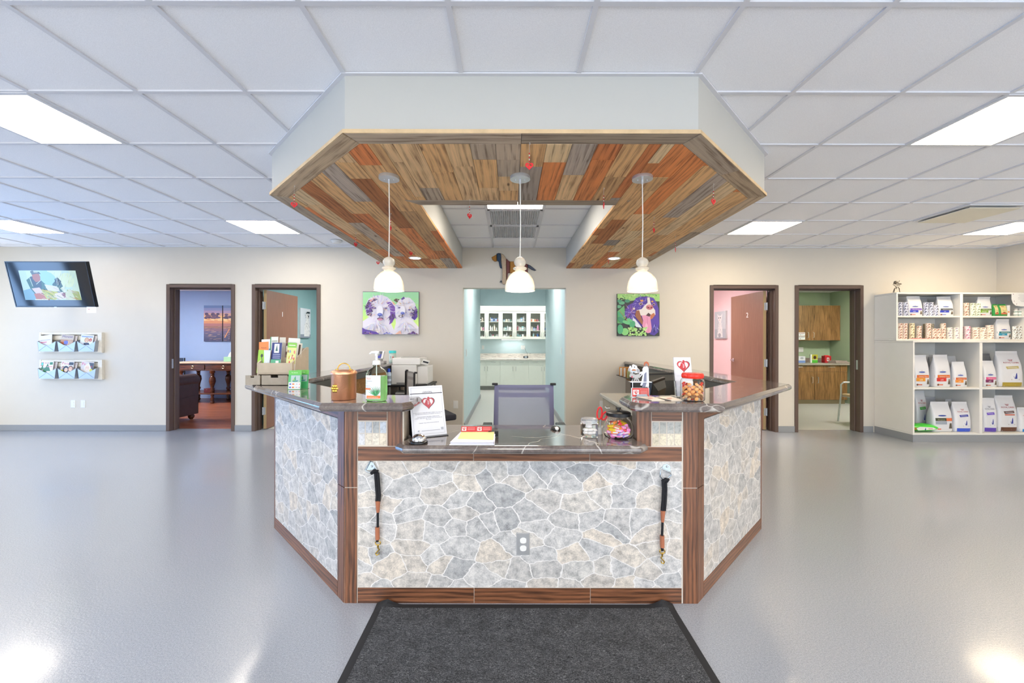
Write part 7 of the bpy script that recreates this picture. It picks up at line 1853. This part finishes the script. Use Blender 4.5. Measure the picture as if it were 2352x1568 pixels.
# ================================================================ LEASHES ON THE COUNTER FRONT
M_rope = mat('black_braided_rope', '1a1b20', .8, bmp=.9, bs=260, var=.4, vs=300)
M_tan = mat('tan_leather', 'a8684a', .55, var=.12, vs=60)
M_zinc = mat('zinc_plate', 'b8c4cc', .25, .9)
def leash(side):
    yq = FY-.018
    def Q(px, py, dy=0): return Vector((PX(px, FY), yq+dy, 1.354-(py-782)/944*FY))
    L = side == 'left'
    t = thing('leash_hook', '%s zinc ring hook screwed to the flagstone counter front' % side, 'hook', Q(853 if L else 1528, 1080)+Vector((0, .018, 0)), 0, 'leash hooks on the counter')
    b = MB()
    pl = [(846, 1066), (852, 1058), (862, 1066), (863, 1078), (843, 1079)] if L else [(1521, 1072), (1524, 1066), (1532, 1064), (1539, 1068), (1540, 1082), (1520, 1074)]
    P_ = [(Q(*p).x, Q(*p).z) for p in pl]; b.prism([(x, z) for x, z in P_], 0, .004, M=Matrix.Translation((0, FY-.0005, 0)) @ frame((0, 0, 0), (1, 0, 0), (0, 0, 1))); b.build('plate', M_zinc, t)
    b = MB(); rg = [(852, 1058), (841, 1078), (845, 1082), (862, 1086), (868, 1080), (858, 1060)] if L else [(1517, 1073), (1515, 1092), (1520, 1097), (1530, 1098), (1541, 1088), (1538, 1083)]
    b.tube([Q(p[0], p[1], .008) for p in rg], .0032, 8, closed=True); b.build('ring', M_zinc, t, smooth=50)
    b = MB(); c = Q(855, 1070) if L else Q(1532, 1070); b.ball((c.x, FY-.005, c.z), (.006, .004, .006), 10); b.build('screw', M_chrome, t)
    t = thing('dog_leash', 'short black braided dog leash with tan leather and brass snap, %s side' % side, 'leash', Q(870 if L else 1519, 1268 if L else 1286)+Vector((0, 0, 0)), 0, 'dog leashes hanging on the counter')
    k1 = [(863, 1083), (868, 1084), (870, 1110), (872, 1135), (871, 1148)] if L else [(1523, 1098), (1524, 1120), (1523, 1145), (1521, 1168)]
    b = MB(); b.tube([Q(p[0]-2.6, p[1], 0) for p in k1], .0075, 10); b.tube([Q(p[0]+3.0, p[1], 0) for p in k1], .0075, 10)
    kn = (863, 1081) if L else (1524, 1099); b.tube([Q(kn[0]-6, kn[1]+3, -.004), Q(kn[0]+1, kn[1]-4, -.012), Q(kn[0]+7, kn[1]-2, -.004), Q(kn[0]+3, kn[1]+4, 0)], .0085, 10)
    b.build('handle_loop', M_rope, t, smooth=60); b = MB()
    lo = [(871, 1172), (871, 1208)] if L else [(1519.5, 1192), (1518.5, 1225)]
    en = (870, 1236) if L else (1519, 1255); lo2 = [Q(*lo[0]), Q(*lo[1]), Q(en[0], en[1]+4)]
    b.tube(lo2, [.006, .006, .0078], 10); b.build('cord', M_rope, t, smooth=60)
    s1 = [(871, 1147), (871.5, 1173)] if L else [(1520.5, 1168), (1519.5, 1194)]; s2 = [(870, 1207), (870.5, 1235)] if L else [(1518.5, 1225), (1519, 1252)]
    b = MB(); b.tube([Q(*s1[0]), Q(*s1[1])], [.0125, .0078], 14); b.build('leather_sleeve', M_tan, t, smooth=50)
    b = MB(); b.tube([Q(*s2[0]), Q(*s2[1])], [.011, .0108], 14); b.build('leather_sleeve', M_tan, t, smooth=50)
    b = MB(); cx_, cy_ = (871.5, 1243) if L else (1519, 1261); n = 14
    b.tube([Q(cx_+6*math.cos(2*PI*i/n), cy_+4.5*math.sin(2*PI*i/n)) for i in range(n)], .0028, 8, closed=True)
    b.tube([Q(cx_, cy_+5), Q(cx_, cy_+12)], [.005, .0038], 10)
    sg = 1 if L else -1
    b.tube([Q(cx_, cy_+11), Q(cx_+sg*3, cy_+15), Q(cx_-sg*1, cy_+19), Q(cx_-sg*5, cy_+24), Q(cx_-sg*3, cy_+28), Q(cx_+sg*2, cy_+26), Q(cx_+sg*3, cy_+21)], [.0035, .0035, .0032, .0035, .0035, .003, .0022], 8)
    b.build('brass_snap', M_brass, t, smooth=60)
leash('left'); leash('right')
# ================================================================ BEHIND THE COUNTER
M_meshf = mat('blue_grey_mesh', '77789c', .7, alpha=.62)
M_band = mat('blue_grey_band', '6f7090', .7, alpha=.94)
def office_chair(x, y, rz, label, backw=.455, top=1.015, frame_m=M_black, mesh=M_meshf, band=M_band, arm=.70):
    t = thing('office_chair', label, 'office chair', (x, y, 0), rz)
    w = backw/2
    def bow(u): return .02*(u*u)       # slight wrap
    zs = [.50, .60, .75, .90, top-.075, top-.06, top-.02, top]
    def strip(name, m, u0, u1, za, zb_, nn=8, th=.0):
        b = MB(); vs = []; nz = 8
        for j in range(nz+1):
            z = za+(zb_-za)*j/nz; ww = w*(1+.035*(top-z)/.5)
            for i in range(nn+1):
                u = u0+(u1-u0)*i/nn; vs.append((u*ww, bow(u)*-1+.02*(z-.75), z))
        fs = [(j*(nn+1)+i, j*(nn+1)+i+1, (j+1)*(nn+1)+i+1, (j+1)*(nn+1)+i) for j in range(nz) for i in range(nn)]
        b.add(vs, fs); return b.build(name, m, t, local=True, recalc=False, smooth=60)
    strip('back_mesh', mesh, -.85, .85, .50, top-.095); strip('back_mesh', mesh, -.85, .85, top-.060, top-.020)
    strip('border_band', band, -1, -.85, .50, top, 2); strip('border_band', band, .85, 1, .50, top, 2); strip('border_band', band, -.85, .85, top-.095, top-.060); strip('border_band', band, -.85, .85, top-.020, top)
    for s in (-1, 1):
        b = MB(); b.box(s*w-.022+(-.004 if s > 0 else .004), s*w+.022+(-.004 if s > 0 else .004), -.025, .0, top-.004, top+.014); b.build('top_cap', frame_m, t, local=True, bevel=.004)
        b = MB(); b.tube([(s*(w-.01), -.028, top), (s*(w-.004), -.03, .75), (s*(w+.008), -.03, .47)], .010, 8); b.build('back_upright', frame_m, t, local=True)
        b = MB(); b.tube([(s*(w+.03), .02, .46), (s*(w+.055), .06, arm-.06), (s*(w+.05), .04, arm)], .013, 8); b.box(s*(w+.05)-.035, s*(w+.05)+.035, -.02, .24, arm, arm+.025); b.build('armrest', frame_m, t, local=True, bevel=.008)
    b = MB(); b.prism([(-.24, .0), (.24, .0), (.25, .25), (.22, .46), (-.22, .46), (-.25, .25)], .44, .51); b.build('seat', mat('dark_seat_fabric', '2a2b34', .9), t, local=True, bevel=.02)
    b = MB(); b.box(-.03, .03, -.05, .2, .40, .435); b.box(-.025, .025, -.06, -.035, .40, .56); b.build('back_bracket', frame_m, t, local=True)
    b = MB(); b.lathe([(.028, .10), (.028, .40)], (0, .2, 0), 14); b.build('gas_lift', frame_m, t, local=True)
    for i in range(5):
        q = 2*PI*i/5+.3; b = MB(); e = (.29*math.cos(q), .2+.29*math.sin(q)); b.tube([(0, .2, .11), (e[0], e[1], .075)], [.022, .014], 8); lg = b.build('base_arm', frame_m, t, local=True)
        b = MB(); b.tube([(e[0]-.012, e[1], .028), (e[0]+.012, e[1], .028)], .028, 12); b.tube([(e[0], e[1], .05), (e[0], e[1], .075)], .008, 6); b.build('caster', frame_m, lg, local=True)
    return t
office_chair(.106, 3.15, PI, 'blue-grey mesh office chair behind the lower countertop')
M_gmesh = mat('light_grey_mesh', 'a8a6a4', .7, alpha=.9)
office_chair(-1.12, 4.70, R(-62), 'grey mesh office chair with curved arms in front of the printer', .40, .995, M_black, M_gmesh, mat('grey_band', '8a8886', .7), .80)
def printer():
    x0, x1, y0, y1, z0 = -1.552, -1.225, 5.36, 5.80, .779
    t = thing('printer', 'white multifunction printer on the black stand at the left', 'printer', ((x0+x1)/2, 5.58, z0))
    b = MB(); b.box(x0, x1, y0, y1, z0, z0+.255); b.build('body', M_white, t, bevel=.008)
    b = MB(); b.box(x1+.001, x1+.14, y0+.05, y1-.02, z0, z0+.235); b.build('output_side', M_white, t, bevel=.01)
    b = MB(); b.box(x0+.012, x1+.05, y0+.002, y1, z0+.257, z0+.345); b.build('scanner_lid', mat('warm_white_plastic', 'e2e0dc', .4), t, bevel=.008)
    b = MB(); b.box(x0+.10, x1-.01, y0+.1, y1-.1, z0+.346, z0+.352); b.build('feeder_cover', mat('light_grey_plastic', 'b8b8b6', .4), t)
    b = MB(); F = frame((x1+.052, y0+.03, z0+.27), (.5, .15, -.15), (.2, 0, .35)); b.box(0, .09, 0, .07, 0, .012, M=F); b.build('control_panel', M_white, t, bevel=.003)
    b = MB(); b.box(.01, .08, .03, .05, .0125, .014, M=F); b.build('display', mat('dark_display', '30343a', .2), t)
    b = MB(); b.box(x0+.07, x1-.02, y0-.0015, y0, z0+.012, z0+.024); b.build('tray_slot', mat('grey_slot', '6c6e70', .5), t)
    t = thing('printer_stand', 'black metal stand with a shelf under the white printer', 'stand', (-1.33, 5.55, 0))
    b = MB(); b.box(-1.595, -1.04, 5.28, 5.84, .755, .778); b.build('top', M_blackmetal, t, bevel=.004)
    b = MB(); b.box(-1.57, -1.06, 5.31, 5.82, .60, .612); b.build('shelf', M_blackmetal, t)
    for x in (-1.57, -1.075):
        for y in (5.31, 5.80): b = MB(); b.box(x, x+.022, y, y+.022, 0, .7545); b.build('leg', mat('grey_metal_leg', '8c8e90', .4, .6), t)
    for i, (x, z, r_z) in enumerate(((-1.33, .6125, .3), (-1.22, .6335, -.2), (-1.40, .6545, .1))):
        t = thing('paper_tray', '%s of the trays and folders on the shelf under the printer' % ['lowest', 'middle', 'topmost'][i], 'tray', (x, 5.5, z), r_z, 'folders under the printer'); b = MB(); b.box(-.11, .11, -.14, .14, 0, .02); b.build('folder', [M_black, mat('grey_folder', '9a9c9e', .6), M_paper][i], t, local=True, bevel=.002)
printer()
t = thing('spray_can', 'white and blue spray can with blue cap beside the printer', 'spray can', (-1.568, 5.31, .7785))
b = MB(); b.lathe([(.029, 0), (.030, .004), (.030, .15), (.024, .165)], n=22); b.build('can', mat('pale_blue_can', 'c4d8ec', .3, var=.1, vs=30), t, local=True, smooth=40)
b = MB(); b.lathe([(.020, .166), (.020, .205), (.014, .212)], n=18); b.build('cap', mat('royal_blue_cap', '2c58d8', .35), t, local=True, smooth=40)
b = MB(); b.lathe([(.0305, .02), (.0305, .05)], n=22); b.lathe([(.0305, .08), (.0305, .12)], n=22); b.build('label_bands', mat('can_label_band', '8898a8', .5, var=.3, vs=80), t, local=True)
def terminal():
    t = thing('payment_terminal', 'small payment terminal with blue and grey screen on the left rear countertop', 'card terminal', (-1.69, 5.35, ZR))
    b = MB(); b.box(-1.75, -1.63, 5.30, 5.42, ZR, ZR+.035); b.lathe([(.03, .035), (.022, .075)], (-1.69, 5.36, ZR), 14); b.build('base', mat('grey_terminal', 'a09c98', .5), t, bevel=.004)
    F = frame((-1.755, 5.33, ZR+.068), (1, -.25, 0), (.15, .35, 1)); b = MB(); b.box(0, .11, 0, .105, -.03, 0, M=F); b.build('head', mat('black_white_shell', 'dcdad8', .4), t, bevel=.004)
    a = Art(F); a.rect(.008, .005, .085, .10, '5a5c64'); a.rect(.014, .04, .055, .085, '98a0a4'); a.rect(.010, .006, .078, .038, '4448b0'); a.rect(.06, .04, .082, .06, '5054b8'); a.build('display', t)
terminal()
t = thing('plastic_tub', 'round tub with a turquoise lid behind the white printer', 'tub', (-1.655, 5.78, ZR))
b = MB(); b.lathe([(.045, 0), (.048, .01), (.048, .12), (.044, .125)], n=26); b.build('tub', mat('frosted_tub', 'c8dcd0', .4, trans=.3, var=.3, vs=50), t, local=True, smooth=40)
b = MB(); b.lathe([(.050, .126), (.050, .155), (.046, .160)], n=26); b.build('lid', mat('turquoise_lid', '38c8c8', .35), t, local=True, smooth=40)
a = Art(MW[t.name] @ frame((-.03, -.0485, .03), (1, 0, 0), (0, 0, 1)), warp=lambda px, py: -.0485+math.sqrt(max(0, .0492**2-(px-.03)**2))); a.rect(0, 0, .06, .07, 'e4ece4', 6); a.ell(.015, .04, .01, .02, '58a088'); a.ell(.048, .035, .009, .018, 'd0584c'); a.build('label_print', t)
# desk, monitors, right side
def desk():
    t = thing('desk', 'grey laminate desk with wood-grain drawers behind the right side of the counter', 'desk', (1.35, 3.7, 0))
    top = [(1.02, 4.68), (1.645, 4.68), (1.645, 3.14), (1.03, 2.52), (1.03, 2.9)]
    top = [(CX+x-.057, y) for x, y in [(1.02, 2.62), (1.24, 2.66), (1.70, 3.12), (1.70, 4.68), (1.02, 4.68)]]
    b = MB(); b.layers(top, [(.006, .722), (0, .728), (0, .75), (.008, .76)]); b.build('desktop', mat('pale_grey_laminate', '9c9890', .25, var=.1, vs=12), t)
    M_dr = mat_wood('taupe_grain_laminate', '7c7264', '9c917f', 'v', rough=.4)
    b = MB(); b.box(1.055, 1.56, 4.02, 4.60, .02, .721); b.build('pedestal', M_dr, t, uv=lambda p, n, i: (p.x+p.y, p.z))
    for i, (za, zb_) in enumerate(((.56, .715), (.40, .555), (.03, .395))):
        b = MB(); b.box(1.035, 1.054, 4.03, 4.59, za, zb_); d = b.build('drawer', M_dr, t, uv=lambda p, n, i: (p.y, p.z)); b = MB(); zc = (za+zb_)/2+.02; b.tube([(1.034, 4.25, zc), (1.005, 4.27, zc-.005), (1.005, 4.35, zc-.005), (1.034, 4.37, zc)], .006, 8); b.build('handle', M_steel, d)
desk()
def monitor(c, rz, w, h, z0, tilt, label):
    t = thing('computer_monitor', label, 'monitor', (c[0], c[1], .7605), rz, 'black monitors seen from behind')
    M = Matrix.Rotation(tilt, 4, 'X')
    def TT(z): return Matrix.Translation((0, 0, z)) @ M
    b = MB(); b.box(-w/2, w/2, 0, .022, 0, h, M=TT(z0)); b.build('bezel', M_black, t, local=True, bevel=.004)
    b = MB(); b.layers([(-w/2+.02, 0.02), (w/2-.02, .02), (w/2-.02, h-.02), (-w/2+.02, h-.02)], [(0, .0), (.05, .03)], M=TT(z0) @ frame((0, 0, 0), (1, 0, 0), (0, 0, 1))); b.build('rear_shell', mat('dark_grey_shell', '2c2d2b', .45), t, local=True)
    b = MB(); b.box(-w/2+.015, w/2-.015, .0222, .0235, .015, h-.015, M=TT(z0)); b.build('screen', mat('monitor_screen', '1c2430', .15), t, local=True)
    b = MB(); b.box(-.02, .02, -.03, -.012, .012, z0+h*.4); b.build('neck', M_black, t, local=True)
    b = MB(); b.lathe([(.10, 0), (.10, .006), (.03, .012)], (0, -.0, 0), 24, sy=.75); b.build('foot', M_black, t, local=True)
monitor((1.255, 3.52), R(18), .47, .285, .035, R(-6), 'wide black monitor seen from behind, right of the figurine card holder')
monitor((1.085, 3.10), R(58), .42, .29, .02, R(8), 'black monitor seen nearly edge-on above the candy jar')
def sorter():
    x = CX+1.638
    t = thing('paper_sorter', 'grey wall-hung paper sorter inside the right arm of the counter', 'sorter', (x-.06, 5.5, .86))
    b = MB(); b.box(x-.16, x-.001, 5.10, 5.95, .855, .862); b.box(x-.004, x-.001, 5.10, 5.95, .863, 1.0); b.build('tray', mat('dark_tray', '3c3630', .5), t)
    for i, (col, y0, dz) in enumerate((('c89458', 5.86, .12), ('ecebe6', 5.80, .11), ('b8824c', 5.70, .13), ('e4e2dc', 5.62, .12), ('a8743c', 5.53, .13), ('a0a878', 5.46, .10))):
        t2 = thing('file_folder', '%s folder standing in the paper sorter, %s from the wall' % ({'c': 'orange', 'e': 'white', 'b': 'brown', 'a': 'tan'}[col[0]], ord_[i]), 'folder', (x-.08, y0, .8625), 0, 'folders in the paper sorter')
        b = MB(); b.box(-.07, .07, -.006, .006, 0, dz, M=Matrix.Translation((x-.08, y0, .8625)) @ Matrix.Rotation(R(20), 4, 'Z')); b.build('card', mat('folder_'+col, col, .7), t2, bevel=.001)
    t2 = thing('acrylic_tray', 'white desktop tray with a grey pattern, right of the folders', 'tray', (x-.08, 5.2, .8625)); b = MB(); b.box(x-.15, x-.02, 5.14, 5.30, .8625, .96); b.build('body', M_white, t2, bevel=.004)
    a = Art(frame((x-.14, 5.1395, .87), (1, 0, 0), (0, 0, 1))); a.rect(0, 0, .11, .075, '8a8c98'); a.poly([(.03, .075), (.08, .075), (.055, .04)], 'dcdcd8'); a.poly([(.02, 0), (.05, .04), (.08, 0)], '5c5e68'); a.build('print', t2)
sorter()
